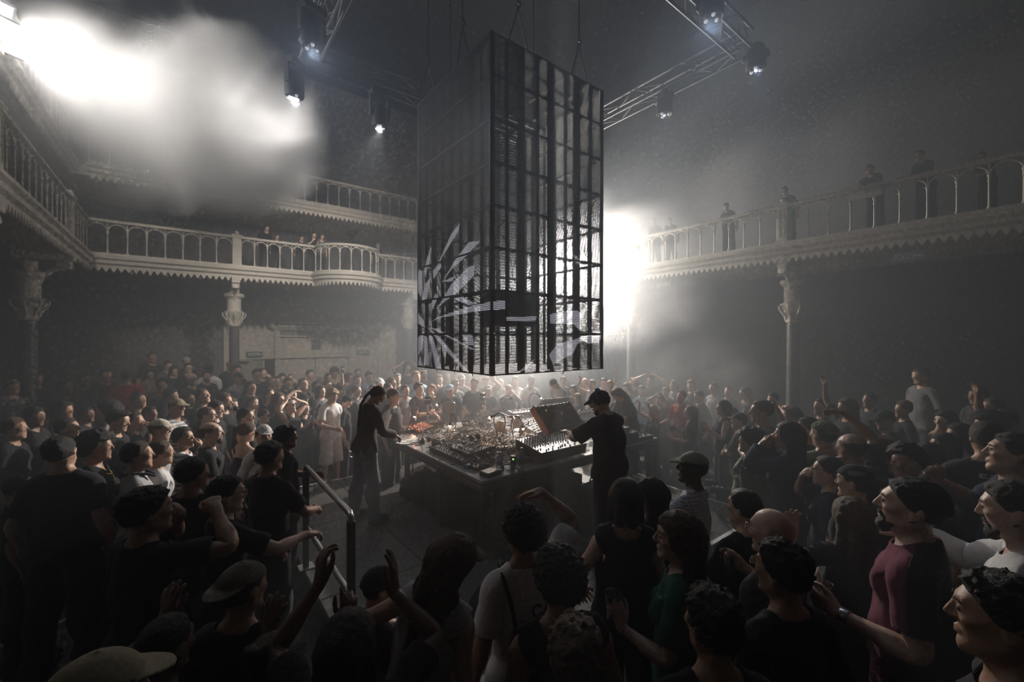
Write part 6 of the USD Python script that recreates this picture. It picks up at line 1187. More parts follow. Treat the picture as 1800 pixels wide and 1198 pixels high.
C(1500, 762, 'bald man in dark T-shirt with one bare arm stretched overhead', prof=58, D=3.32, sk='tan', hair=('bald_sides', 'dark'), top=TS('navy'), look=(-1.2, 2), turn=0, R=U(w=(.12, .26, 1.86), pole=(1, 0, 0), hand=((-.9, .5, .15), (-.1, -.5, -.9)), curl=[8, 12, 22, 26, 30]), L='down', head=(10, 0, 0), girth=1.06)
C(1450, 742, 'man in olive cap and sage green T-shirt seen from behind', prof=60, D=3.85, sk='mid', hair=('crop', 'dark'), hat=('capback', 'olive'), top=TS('sage'), look=(-1.4, 2), turn=0, R='down', L='cuphigh', girth=1.12, head=(8, 2, 0)); SAGE = PEOPLE[-1]
C(1423, 734, 'smiling woman in dark profile left of the olive cap', prof=4, D=4.4, fem=1, sk='mid', hair=('short', 'black'), top=TS('black'), look=(-2.4, 1.5), turn=0, R='down', L='down')
C(1390, 743, 'woman with long black hair lifting both hands to her mouth', prof=18, D=3.9, fem=1, sk='mid', hair=('long', 'black'), top=('long', 'navy'), look=(-2.5, 1), turn=0, R='mouth', L='mouth', h=1.72)
C(1322, 757, 'man with big round curly hair, sleeveless grey top and chain-pattern collar', prof=16, D=4.0, sk='tan', hair=('afro', 'black'), top=TS('charcoal'), over=('vest', 'sage'), look=(-2.6, 1), turn=0, R='down', L='down', head=(8, 0, 0), girth=1.05); AFRO = PEOPLE[-1]
C(1302, 727, 'person in dark cap and pale profile behind the big curly hair', prof=4, D=4.9, sk='fair', hair=('crop', 'dark'), hat=('cap', 'charcoal'), top=TS('charcoal'), look=(-2.4, 1), turn=0, R='cross', L='cross', head=(8, -2, 0))
C(1340, 704, 'tall smiling man in light grey T-shirt', prof=0, D=5.1, sk='mid', hair=('short', 'dark'), top=TS('grey'), look=(-2.4, 1), turn=0, R='down', L='cross', head=(8, 4, 0), h=1.9, girth=1.06)
C(1273, 704, 'woman in black tank top lifting a cup', fem=1, sk='fair', hair=('bob', 'dark'), top=('tank', 'black'), R='down', L='cuphigh', prof=-5, D=6.5, look=(-1.2, .6), lod=1); give_cup(PEOPLE[-1], 'L', 'cup lifted by the woman in the black tank top', .5)
C(1216, 713, 'woman with very long dark hair holding a cup at the right of the tables', prof=2, D=6.62, fem=1, sk='fair', hair=('long', 'brown'), top=TS('black'), look=(-.8, 0), R='cuphigh', L='cup', lod=1, turn=0); give_cup(PEOPLE[-1], 'R', 'cup held by the woman with very long dark hair', .4)
C(1148, 712, 'blond-haired woman bending one bare arm upwards beside the tables', D=7.35, fem=1, sk='fair', hair=('bob', 'blond'), top=('tank', 'charcoal'), look=(.4, .4), L='upbent', R='upbent', lod=1, turn=0)
C(1160, 695, 'brown-haired person dancing with an arm thrown forward behind the blond hair', D=8.1, fem=1, sk='fair', hair=('short', 'brown'), top=TS('grey'), L='upbent', R='head', turn=0)
C(1200, 686, 'person in orange-red T-shirt right of the tables', D=7.6, sk='mid', hair=('short', 'dark'), top=TS('red'), R='fore', L='down'); C(1288, 716, 'person in red T-shirt hidden behind the dark cap', D=6.9, sk='mid', hair=('short', 'dark'), top=TS('red'), h=1.6)
C(1395, 716, 'dancer crossing both forearms over the head at right', D=5.7, fem=1, sk='mid', hair=('long', 'dark'), top=TS('grey'), R=U(w=(-.08, .12, 1.78), pole=(1, .2, .1), hand=((-.9, .2, .1), (0, -.3, -1)), curl=24), L=U(w=(-.02, .16, 1.74), pole=(1, .2, .1), hand=((-.9, .2, .1), (0, -.3, -1)), curl=24), h=1.68)
C(1412, 738, 'small person pointing one finger up beside the raised bare arm', D=4.6, fem=1, sk='mid', hair=('short', 'dark'), top=TS('black'), R='point', L='down', h=1.6)
# left foreground
C(396, 838, 'man in glasses and black T-shirt with his arm out to the guard rail', prof=('R', 14), D=2.72, sk='fair', hair=('short', 'black'), top=TS('black'), look=(0, 0), turn=0, glasses='clear', R=U(w=(.16, .44, 1.27), pole=(.9, -.3, -.3), hand=((0, .9, -.1), (0, -.2, -1)), curl=34), L=U(w=(.10, .30, 1.12), pole=(.7, -.2, -.7), curl=36), head=(-6, 4, 0), lod=0); RAILMAN = PEOPLE[-1]
C(254, 862, 'dark-haired person lifting both hands to the face at lower left', prof=('R', 24), D=2.42, sk='tan', hair=('messy', 'black'), top=TS('black'), look=(0, 0), turn=0, R=U(w=(.15, .24, 1.58), pole=(1, .3, -.4), curl=50), L='mouth', head=(-8, 2, 0), girth=1.08)
C(424, 995, 'person in a faded camouflage cap worn backwards', D=1.86, sk='tan', hair=('crop', 'dark'), hat=('capback', 'camo'), top=TS('black'), look=(0, 2), turn=-8, R='down', L='down', head=(-8, 4, 0), girth=1.06, h=1.7)
C(606, 1086, 'woman with long black hair clapping hands above her head at the bottom edge', D=1.40, fem=1, sk='brown', hair=('long', 'black'), top=TS('black'), look=(0, 2), turn=0, R=U(w=(.10, .30, 1.66), pole=(1, 0, -.5), hand=((.02, .2, 1), (-1, .1, .1)), curl=8, spread=6), L=U(w=(.20, .32, 1.70), pole=(1, 0, -.5), hand=((.1, .3, 1), (-.6, .6, .1)), curl=30, spread=6))
C(470, 1120, 'dark figure with raised hands right of the camouflage cap', D=1.36, fem=1, sk='brown', hair=('bun', 'black'), top=('tank', 'black'), look=(0, 2), turn=-18, R=U(w=(.22, .24, 1.70), pole=(1, 0, -.5), hand=((.05, .25, 1), (-.6, .6, 0)), curl=[10, 8, 34, 36, 40], spread=7), L='down', h=1.60)
C(290, 1085, 'dark figure raising two open palms at lower left', D=1.52, sk='brown', hair=('crop', 'black'), top=TS('black'), look=(0, 1), turn=-4, R=U(w=(.27, .24, 1.55), pole=(1, -.1, -.7), hand=((.05, .2, 1), (0, 1, 0)), curl=8, spread=9), L=U(w=(.27, .24, 1.55), pole=(1, -.1, -.7), hand=((.05, .2, 1), (0, 1, 0)), curl=8, spread=9), h=1.66)
C(165, 1160, 'person in a brown cap cut off by the bottom edge at left', D=1.20, sk='mid', hair=('crop', 'dark'), hat=('cap', 'khaki'), top=TS('black'), look=(0, 1), turn=-10, R='down', L='down')
C(672, 1000, 'person in dark beanie and glasses peering over the stage by the guard rail', D=2.16, sk='mid', hair=('crop', 'dark'), hat=('beanie', 'charcoal'), top=TS('charcoal'), look=(.8, .8), turn=-30, glasses='clear', L='rail', R='down', head=(-10, 16, 0), h=1.56)
C(473, 778, 'man with short tousled dark hair leaning towards the guard rail', prof=('R', 34), D=3.5, sk='tan', hair=('messy', 'black'), top=TS('black'), look=(0, 0), turn=0, R=U(w=(.12, .34, 1.10), pole=(.8, -.3, -.6), curl=30), L='fore', head=(0, 4, 0), girth=1.05)
C(503, 750, 'man with thick dark curls in profile against the stage', prof=('R', 8), D=4.05, sk='brown', hair=('curly', 'black'), top=TS('black'), look=(0, 0), turn=0, R='down', L='fore', head=(0, 4, 0), h=1.80)
C(437, 742, 'woman with ponytail and bare back in a black halter top', prof=('R', 32), D=4.92, fem=1, sk='fair', hair=('pony', 'brown'), top=('trunk_dress', 'black'), look=(0, 0), turn=0, R=U(w=(.18, .30, 1.10), pole=(.6, -.6, -.6), curl=30), L='fore', head=(0, 16, 0), lod=1)
C(367, 742, 'bald bearded man in black T-shirt holding a cup', prof=('R', -8), D=4.5, sk='fair', hair=('bald_sides', 'brown'), beard='brown', top=TS('black'), look=(0, 0), turn=0, R='cup', L='down', head=(0, 0, 0), lod=1, h=1.76, girth=1.08); give_cup(PEOPLE[-1], 'R', 'cup in the hand of the bald bearded man', .3)
C(335, 806, 'dark round-headed person just in front of the bald bearded man', prof=('R', 55), D=3.1, sk='tan', hair=('short', 'black'), top=TS('black'), look=(0, 0), turn=0, R='down', L='down', girth=1.08)
C(237, 777, 'man in profile with white and blue contrast collar', prof=('R', 2), D=3.55, sk='mid', hair=('short', 'dark'), top=('polo', 'light_grey'), look=(0, 0), turn=0, R='down', L='down', head=(0, 0, 0), lod=1); COLLAR = PEOPLE[-1]
C(281, 776, 'man in white T-shirt beside the contrast collar', prof=('R', 6), D=3.85, sk='mid', hair=('short', 'dark'), top=TS('white'), look=(0, 0), turn=0, R='down', L='down', head=(0, 4, 0), lod=1)
C(167, 763, 'woman with black curls, black top and a sparkling gold necklace', prof=('R', -12), D=3.75, fem=1, sk='tan', hair=('afro', 'black'), top=('tank', 'black'), look=(0, 0), turn=0, R='down', L='down', head=(0, 2, 0), lod=1, h=1.68); NECK = PEOPLE[-1]
C(96, 770, 'broad dark man seen from behind at far left', prof=('R', 58), D=3.4, sk='mid', hair=('short', 'black'), top=TS('black'), look=(0, 0), turn=0, R='down', L='down', girth=1.1)
C(30, 838, 'dim face in profile at the left edge', prof=('R', 0), D=3.2, fem=1, sk='tan', hair=('short', 'black'), top=TS('black'), look=(0, 0), turn=0, R='down', L='down', h=1.6)
C(113, 735, 'man in open grey shirt behind the broad dark man', D=4.65, sk='mid', hair=('short', 'dark'), top=('long', 'grey'), R='down', L='down'); C(210, 722, 'man with dark quiff bowing his head in profile', D=4.9, sk='mid', hair=('quiff', 'black'), top=TS('black'), R='down', L='down', head=(0, 14, 0)); C(193, 708, 'person with big dark curls behind the quiff', D=5.6, sk='mid', hair=('afro', 'black'), top=('long', 'light_grey'), R='down', L='down', turn=-160)
C(232, 724, 'person drinking behind the man with the quiff', D=5.2, fem=1, sk='mid', hair=('short', 'dark'), top=TS('charcoal'), R='mouth', L='down')
C(280, 738, 'man in cream cap and light shirt with a shoulder bag', D=4.75, sk='mid', hair=('crop', 'dark'), hat=('cap', 'cream'), top=TS('light_grey'), head=(0, 6, 0), turn=0, R='down', L='fore', lod=1); C(318, 752, 'person with black hair and striped white shirt raising a hand to the face', D=4.4, fem=1, sk='mid', hair=('messy', 'black'), top=('long', 'stripes_white'), R='mouth', L='down', turn=0, lod=1)
C(310, 701, 'man in khaki cap and glasses with a striped shirt', D=5.9, sk='tan', hair=('crop', 'dark'), hat=('cap', 'khaki'), top=TS('stripes_white'), glasses='dark', R='down', L='down', turn=0, lod=1); C(352, 684, 'man lifting his chin in profile', D=6.9, sk='mid', hair=('short', 'dark'), top=TS('charcoal'), head=(0, -14, 0), turn=0, lod=1)
C(361, 715, 'man in round glasses and black T-shirt', D=5.5, sk='fair', hair=('crop', 'brown'), beard='dark', top=TS('black'), glasses='round', turn=0, R='down', L='down', lod=1); C(380, 704, 'man with neat side parting looking down', D=5.9, sk='fair', hair=('short', 'dark'), top=TS('black'), head=(0, 10, 0), turn=0, lod=1)
C(393, 691, 'man with short beard in black T-shirt above the side parting', D=6.4, sk='mid', hair=('short', 'dark'), beard='dark', top=TS('black'), turn=0, lod=1); C(406, 700, 'woman with red lips between two dark heads', D=6.2, fem=1, sk='fair', hair=('long', 'dark'), top=TS('black'), turn=0, lod=1)
C(430, 717, 'woman with dark bun and fringe facing the stage', D=5.55, fem=1, sk='mid', hair=('bun', 'black'), top=('tank', 'black'), R='fore', L='down', turn=0, lod=1); C(445, 696, 'person with sunglasses pushed up and hand to the mouth', D=6.5, fem=1, sk='fair', hair=('slick', 'dark'), top=TS('charcoal'), R='mouth', L='down', turn=0, lod=1)
C(462, 748, 'small person in white cap facing the bare-backed woman', D=5.3, fem=1, sk='fair', hair=('short', 'dark'), hat=('cap', 'white'), top=TS('white'), R='down', L='down', look=(-3, -2), turn=0, h=1.55, lod=1)
C(464, 719, 'woman in dark sunglasses and black tank top with a shoulder strap', D=5.95, fem=1, sk='fair', hair=('slick', 'black'), top=('tank', 'black'), glasses='dark', turn=-6, R='down', L='down', lod=1)
C(505, 703, 'man with white headband and sunglasses throwing one arm back over his head', D=6.4, sk='fair', hair=('short', 'dark'), top=('tank', 'black'), glasses='dark', head=(0, -16, 0), turn=0, R='head', L='head', lod=1, h=1.7); HBAND = PEOPLE[-1]
C(535, 708, 'woman with long black hair filming with a phone, watch on her wrist', D=6.75, fem=1, sk='fair', hair=('long', 'black'), top=('tank', 'black'), R='phone', L='phone', turn=-4, lod=1, h=1.63); give_phone(PEOPLE[-1], 'R', 'phone held up by the woman with long black hair')
C(533, 692, 'person in black cap behind the long black hair', D=7.3, sk='mid', hair=('crop', 'dark'), hat=('cap', 'black'), top=TS('black'), R='fore', turn=0)
C(586, 685, 'blond curly man in white polo shirt and white shorts looking down', D=7.35, sk='fair', hair=('curly', 'fair'), top=('polo', 'white'), bot=('shorts', 'white'), R='fore', L='down', head=(-12, 24, 0), turn=-10, lod=1); C(614, 696, 'man in black cap and black T-shirt bowing his head beside the white polo shirt', D=7.5, sk='fair', hair=('crop', 'black'), hat=('capback', 'black'), top=('oversize', 'black'), head=(20, 30, 0), turn=40, R='down', L='down', lod=1)
C(575, 668, 'man with close dark hair holding a phone high overhead', D=8.9, sk='fair', hair=('short', 'dark'), top=('oversize', 'charcoal'), R='down', L='phonehigh', turn=0, lod=1); give_phone(PEOPLE[-1], 'L', 'phone held high above the back rows at left')
C(555, 670, 'tall bearded man in black T-shirt facing the stage', D=8.0, sk='brown', hair=('short', 'black'), beard='black', top=TS('black'), turn=0, h=1.84, lod=1); C(531, 665, 'man in olive shirt looking up at the screens', D=8.9, sk='fair', hair=('short', 'dark'), top=TS('olive'), head=(0, -10, 0), turn=0, lod=1)
C(513, 683, 'man crossing a forearm in front of his face', D=7.6, sk='fair', hair=('crop', 'dark'), top=TS('charcoal'), R='brow', L='down', turn=0); C(506, 664, 'man with parted hair in a dark T-shirt left of the olive shirt', D=9.0, sk='fair', hair=('short', 'dark'), top=TS('black'), turn=0, lod=1)
C(452, 648, 'tall man in dark buttoned shirt lit from the right', D=9.3, sk='fair', hair=('quiff', 'dark'), top=('polo', 'black'), turn=0, h=1.95, lod=1); C(472, 682, 'person pressing a hand to the cheek', D=7.6, fem=1, sk='fair', hair=('short', 'dark'), top=('long', 'black'), R='mouth', L='cross', turn=0)
C(418, 655, 'man in dark cap and horizontally striped T-shirt', D=9.4, sk='mid', hair=('crop', 'dark'), hat=('cap', 'charcoal'), top=TS('striped'), turn=0, h=1.86, lod=1); C(417, 642, 'dark man in profile at the column', D=10.3, sk='tan', hair=('short', 'black'), top=TS('black'), turn=0, h=1.92)
C(404, 634, 'balding man half hidden by the column', D=11.6, sk='fair', hair=('bald_sides', 'dark'), top=TS('black'), turn=0, h=1.9); C(368, 640, 'person turning away in a white T-shirt before the dark wall', D=10.4, sk='brown', hair=('short', 'black'), top=TS('white'), turn=130, h=1.85)
C(363, 651, 'man with black T-shirt logo at the dark wall', D=9.6, sk='fair', hair=('short', 'dark'), beard='dark', top=TS('black'), turn=0); C(335, 655, 'bald man in glasses taller than his neighbours at left', D=8.6, sk='fair', hair=('bald', 'dark'), top=TS('charcoal'), glasses='clear', turn=0, h=1.88, lod=1)
C(327, 628, 'person in a white patterned cap far back at left', D=11.9, sk='mid', hair=('crop', 'dark'), hat=('capback', 'light_grey'), top=TS('charcoal'), turn=0, h=1.9); C(331, 638, 'man in glasses under the white patterned cap', D=10.8, sk='fair', hair=('short', 'dark'), top=TS('black'), glasses='clear', turn=0, h=1.88); C(306, 643, 'woman with parted dark hair far back at left', D=11.2, fem=1, sk='fair', hair=('long', 'dark'), top=TS('charcoal'), turn=0, h=1.8)
C(267, 619, 'tallest dim head against the left wall', D=12.2, sk='mid', hair=('short', 'dark'), top=TS('charcoal'), turn=0, h=1.98); C(296, 634, 'dim person with pale face in the far left rows', D=12.0, sk='fair', hair=('short', 'brown'), top=TS('grey'), turn=0, h=1.86); C(262, 648, 'dim person in khaki top in the far left rows', D=10.2, fem=1, sk='fair', hair=('bob', 'brown'), top=TS('khaki'), turn=0, h=1.78)
C(283, 665, 'person in shiny leather jacket seen from behind', D=8.0, sk='mid', hair=('short', 'black'), top=('jacket', 'leather'), turn=-30, h=1.84, lod=1); C(186, 648, 'dark person with an orange-red top slung over the shoulder', D=8.6, sk='mid', hair=('short', 'black'), top=TS('black'), turn=0, h=1.84)
C(222, 650, 'person in orange-red loose shirt at left', D=8.2, sk='mid', hair=('short', 'dark'), top=('oversize', 'red'), turn=140, h=1.8, lod=1); C(62, 655, 'dim head in front of the left wall', D=8.8, sk='fair', hair=('crop', 'dark'), top=TS('black'), turn=0, h=1.86); C(20, 668, 'dim person in pale cap at the far left edge', D=7.6, sk='fair', hair=('crop', 'dark'), hat=('capback', 'grey'), top=('long', 'grey'), turn=0, h=1.8)
C(110, 668, 'dark figure between two dim heads at far left', D=7.4, sk='brown', hair=('short', 'black'), top=TS('black'), h=1.84); C(150, 655, 'tall dark figure in the far left rows', D=8.6, sk='tan', hair=('short', 'black'), top=TS('charcoal'), h=1.9); C(110, 705, 'dark-haired woman bowed in the left rows', D=5.7, fem=1, sk='tan', hair=('long', 'black'), top=TS('black'), h=1.68); C(60, 715, 'dark figure behind the broad man at far left', D=5.4, sk='brown', hair=('short', 'black'), top=TS('black')); C(150, 715, 'dark figure left of the big curls', D=5.9, sk='brown', hair=('short', 'black'), top=TS('charcoal')); C(20, 735, 'dim face behind the left edge profile', D=4.6, sk='tan', hair=('short', 'dark'), top=TS('black'))
C(240, 690, 'dark figure with back turned below the orange-red shirt', D=6.6, sk='tan', hair=('short', 'black'), top=TS('black')); C(262, 714, 'dark figure behind the cream cap', D=5.6, sk='brown', hair=('short', 'black'), top=TS('charcoal')); C(300, 683, 'dark figure behind the khaki cap', D=7.2, sk='tan', hair=('messy', 'black'), top=TS('black')); C(330, 690, 'dark shoulder in front of the tall bald man', D=7.3, sk='tan', hair=('crop', 'dark'), top=TS('black'), h=1.7)
# bare back rows under the tower and to its right
for u, v, D, lab, k in ((716, 637, 10.6, 'woman clasping her hands on top of her head below the tower', U(fem=1, sk='fair', hair=('long', 'brown'), top=TS('grey'), R='head', L='head', h=1.95)), (731, 652, 9.4, 'man in pale blue T-shirt with his head turned right', U(sk='fair', hair=('short', 'fair'), top=TS('sky'), h=1.86)),
        (699, 656, 10.0, 'older man with a white beard', U(sk='fair', hair=('short', 'grey'), beard='grey', top=TS('charcoal'))), (667, 665, 9.2, 'person in a white cap with a coloured peak', U(sk='fair', hair=('crop', 'dark'), hat=('cap', 'white'), top=TS('charcoal'))), (687, 664, 9.4, 'man with dark fringe between the white cap and the white beard', U(sk='fair', hair=('short', 'dark'), top=TS('charcoal'))),
        (648, 653, 10.6, 'man in a light blue T-shirt before the far door', U(sk='fair', hair=('quiff', 'dark'), top=TS('sky'))), (655, 675, 8.5, 'man behind the head of the performing woman', U(sk='fair', hair=('short', 'dark'), top=TS('maroon'))), (682, 673, 8.6, 'person with dark hair right of the performing woman', U(sk='fair', hair=('crop', 'black'), top=TS('charcoal'))),
        (691, 684, 8.1, 'man in white T-shirt under an open dark shirt', U(sk='fair', hair=('crop', 'dark'), hat=('cap', 'charcoal'), top=TS('white'), over=('vest', 'charcoal'))), (712, 676, 8.3, 'person in white shirt with a blue bag strap', U(fem=1, sk='fair', hair=('short', 'dark'), top=TS('white'), h=1.74)), (735, 673, 7.9, 'young man with fringe in a dark T-shirt close to the tables', U(sk='fair', hair=('messy', 'brown'), top=TS('charcoal'), L='fore', R='cross', lod=1, h=1.82)),
        (758, 675, 8.5, 'woman with long fair hair below the tower corner', U(fem=1, sk='fair', hair=('long', 'fair'), top=TS('grey'), R='mouth', L='cross', h=1.76)), (772, 658, 10.0, 'man resting his chin on his hand in the back row', U(sk='fair', hair=('short', 'dark'), top=TS('charcoal'), R='chin')), (786, 651, 11.0, 'person half hidden behind the man with chin on hand', U(sk='fair', hair=('short', 'brown'), top=TS('grey'))),
        (790, 676, 8.4, 'man in light blue cap turned to the right', U(sk='mid', hair=('crop', 'dark'), hat=('cap', 'sky'), top=TS('charcoal'), turn=-30)), (801, 666, 9.0, 'man in sunglasses with a forearm across his chest', U(sk='fair', hair=('short', 'brown'), top=TS('grey'), glasses='dark', R='cross')), (811, 658, 9.8, 'man in grey cap and grey T-shirt', U(sk='fair', hair=('crop', 'dark'), hat=('cap', 'light_grey'), top=TS('grey'))),
        (835, 665, 8.8, 'man in dark T-shirt with a pale print folding his hands', U(sk='fair', hair=('short', 'dark'), top=TS('charcoal'), R='clasp', L='clasp')), (859, 677, 8.4, 'man in white cap and dark sweater with folded arms', U(sk='fair', hair=('crop', 'dark'), hat=('cap', 'light_grey'), top=('long', 'charcoal'), R='cross', L='cross')), (853, 662, 10.0, 'person raising an open hand behind the dark sweater', U(sk='fair', hair=('short', 'dark'), top=TS('grey'), L='upbent')),
        (880, 665, 9.6, 'bald man with reddish face in the back row', U(sk='fair', hair=('bald', 'dark'), top=TS('grey'))), (894, 675, 8.9, 'close-cropped person covering the mouth with both hands', U(sk='fair', hair=('bald_sides', 'brown'), top=TS('grey'), R='mouth', L='mouth')), (906, 661, 10.0, 'person in white T-shirt behind the far keyboard', U(sk='fair', hair=('short', 'brown'), top=TS('white'))),
        (932, 672, 8.9, 'person in white cap lifting both arms to film', U(sk='fair', hair=('crop', 'dark'), hat=('cap', 'white'), top=TS('sky'), R='phone', L='phone')), (935, 661, 10.0, 'person in pale cap left of the bending man', U(sk='fair', hair=('crop', 'brown'), hat=('beanie', 'light_grey'), top=TS('white'))), (990, 661, 10.2, 'hazy person right behind the bending man', U(fem=1, sk='fair', hair=('short', 'brown'), top=TS('grey'), h=1.74)),
        (1007, 677, 9.3, 'hazy woman with brown bob between the bending man and the cap', U(fem=1, sk='fair', hair=('bob', 'brown'), top=TS('grey'), h=1.7)), (1015, 691, 8.9, 'hazy person with fair hair left of the cap of the man in black', U(fem=1, sk='fair', hair=('bob', 'fair'), top=TS('grey'), h=1.52)), (1028, 664, 10.0, 'hazy bald man above the cap of the man in black', U(sk='fair', hair=('bald', 'dark'), top=TS('grey'))),
        (1041, 667, 9.6, 'hazy woman with raised bare arms above the cap', U(fem=1, sk='fair', hair=('short', 'fair'), top=('tank', 'white'), R='upbent', h=1.72)), (1061, 664, 10.0, 'hazy pale-faced man above the long-haired performer', U(sk='fair', hair=('short', 'brown'), top=TS('grey'))), (1073, 668, 9.5, 'hazy person with fair hair above the long-haired performer', U(fem=1, sk='fair', hair=('slick', 'fair'), top=TS('white'), h=1.7)),
        (1089, 684, 8.4, 'fair-haired person bowing right of the long-haired performer', U(sk='fair', hair=('messy', 'fair'), top=TS('charcoal'), h=1.64)), (1101, 672, 9.3, 'hazy woman waving an arm right of the tower', U(fem=1, sk='fair', hair=('long', 'brown'), top=TS('grey'), R='up', h=1.7)), (1113, 663, 10.0, 'hazy woman with long dark hair under the bright lamp', U(fem=1, sk='fair', hair=('long', 'dark'), top=TS('charcoal'), h=1.74)),
        (1143, 659, 9.8, 'hazy person with both arms raised under the right balcony', U(sk='fair', hair=('short', 'dark'), top=TS('charcoal'), R='head', L='head')), (1128, 677, 9.0, 'hazy dancer between the raised arms', U(fem=1, sk='fair', hair=('short', 'brown'), top=TS('sky'), h=1.62)), (1170, 680, 8.8, 'hazy dark-haired dancer left of the orange-red T-shirt', U(sk='mid', hair=('short', 'dark'), top=TS('charcoal'), h=1.68)), (1185, 668, 9.6, 'hazy person in the rows beyond the orange-red T-shirt', U(fem=1, sk='mid', hair=('long', 'brown'), top=TS('grey'), h=1.68)),
        (1228, 686, 8.0, 'dark-haired man with pale profile right of the orange-red T-shirt', U(sk='fair', hair=('short', 'dark'), top=TS('charcoal'), h=1.7)), (1254, 672, 8.6, 'hazy tall person facing away in the right rows', U(sk='fair', hair=('short', 'dark'), top=TS('light_grey'))), (1215, 667, 9.4, 'hazy person with fair hair in the right rows', U(fem=1, sk='fair', hair=('bob', 'fair'), top=TS('charcoal'), h=1.7)), (1310, 680, 8.0, 'hazy woman with long straight hair in the right rows', U(fem=1, sk='mid', hair=('long', 'dark'), top=TS('grey'), h=1.74)),
        (1282, 678, 8.4, 'dim hazy man between two long-haired women', U(sk='mid', hair=('short', 'black'), top=TS('charcoal'))), (1360, 690, 7.0, 'dim man behind the tall smiling man', U(sk='mid', hair=('short', 'black'), top=TS('charcoal'))), (1445, 700, 6.2, 'dim person behind the pointing finger', U(sk='mid', hair=('short', 'dark'), top=TS('charcoal'))), (1490, 700, 6.0, 'dim dancer with lifted arms behind the bald man', U(fem=1, sk='mid', hair=('long', 'brown'), top=TS('charcoal'), R='up', h=1.72)),
        (1555, 722, 5.4, 'dim man in cap and glasses in the right rows', U(sk='mid', hair=('crop', 'dark'), hat=('cap', 'charcoal'), top=TS('black'), glasses='clear')), (1590, 705, 6.0, 'dim person with messy fair hair in the right rows', U(fem=1, sk='mid', hair=('messy', 'brown'), top=TS('black'), h=1.7)), (1617, 646, 7.4, 'tall dim man in grey T-shirt standing above the right rows', U(sk='mid', hair=('short', 'dark'), top=TS('grey'), h=1.99, girth=1.1)),
        (1662, 722, 5.0, 'dim woman with pale forehead at right', U(fem=1, sk='fair', hair=('long', 'black'), top=TS('black'), h=1.72)), (1690, 745, 4.3, 'dim dark-haired person in pale sleeves at right', U(fem=1, sk='mid', hair=('long', 'black'), top=('long', 'grey'), h=1.68)), (1748, 700, 5.2, 'dim man in grey collared shirt at the right', U(sk='mid', hair=('short', 'dark'), top=('polo', 'grey'), h=1.9)), (1738, 727, 4.7, 'dim person with a bushy fringe facing left', U(fem=1, sk='mid', hair=('afro', 'black'), top=TS('black'), h=1.7)),
        (1662, 762, 3.9, 'dark person in profile below the dim pale forehead', U(fem=1, sk='mid', hair=('bob', 'black'), top=TS('black'), h=1.7)), (1720, 680, 6.2, 'dim figure near the right wall', U(sk='tan', hair=('short', 'black'), top=TS('charcoal'))), (1770, 720, 4.9, 'dim figure raising a hand at the right edge', U(sk='tan', hair=('short', 'black'), top=TS('black'), R='up')), (1530, 690, 6.8, 'dim figure between the pointing finger and the tall man', U(sk='tan', hair=('short', 'black'), top=TS('charcoal'))),
        (477, 662, 9.3, 'blond woman in the back row left of the far door', U(fem=1, sk='fair', hair=('slick', 'blond'), top=TS('khaki'), h=1.8)), (487, 661, 9.9, 'dark-haired person beside the blond woman', U(sk='fair', hair=('short', 'dark'), top=TS('charcoal'))), (461, 647, 10.6, 'person touching their glasses behind the tall man', U(sk='fair', hair=('short', 'dark'), top=TS('black'), L='mouth', h=1.9)), (496, 656, 10.4, 'dark-haired woman before the far door frame', U(fem=1, sk='fair', hair=('bob', 'dark'), top=TS('charcoal'), h=1.8)),
        (510, 657, 10.9, 'person cupping both hands round the mouth in the back row', U(sk='fair', hair=('crop', 'brown'), top=TS('grey'), R='mouth', L='mouth', h=1.8)), (544, 650, 10.9, 'tall fair-skinned man in front of the far double door', U(sk='fair', hair=('quiff', 'brown'), top=TS('khaki'), h=1.86)), (564, 677, 8.7, 'woman half hidden behind the tall bearded man', U(fem=1, sk='fair', hair=('long', 'dark'), top=TS('grey'), h=1.66)), (564, 660, 10.2, 'grey-haired man in front of the far double door', U(sk='fair', hair=('crop', 'grey'), top=TS('charcoal'))),
        (577, 655, 10.8, 'woman with dark parted hair before the double door', U(fem=1, sk='fair', hair=('long', 'dark'), top=TS('charcoal'), h=1.78)), (589, 647, 11.3, 'man with tall dark hair before the double door', U(sk='tan', hair=('afro', 'black'), top=TS('khaki'), h=1.86)), (612, 655, 10.8, 'hazy woman at the right door post', U(fem=1, sk='fair', hair=('bob', 'brown'), top=TS('grey'), h=1.78)), (628, 659, 9.7, 'man with hand to his chin below the exit sign', U(sk='fair', hair=('short', 'dark'), top=TS('charcoal'), R='chin', h=1.82)),
        (629, 648, 11.6, 'hazy tall man under the right exit sign', U(sk='tan', hair=('short', 'dark'), top=TS('grey'), h=1.84)), (626, 677, 8.7, 'man in grey T-shirt with lit face left of the performing woman', U(sk='fair', hair=('short', 'dark'), top=TS('grey'), h=1.76)), (604, 668, 9.4, 'person behind the raised phone arm', U(fem=1, sk='fair', hair=('short', 'brown'), top=TS('khaki'), h=1.76)), (523, 676, 8.6, 'woman with tied hair left of the bearded man', U(fem=1, sk='fair', hair=('bun', 'brown'), top=TS('grey'), h=1.66)),
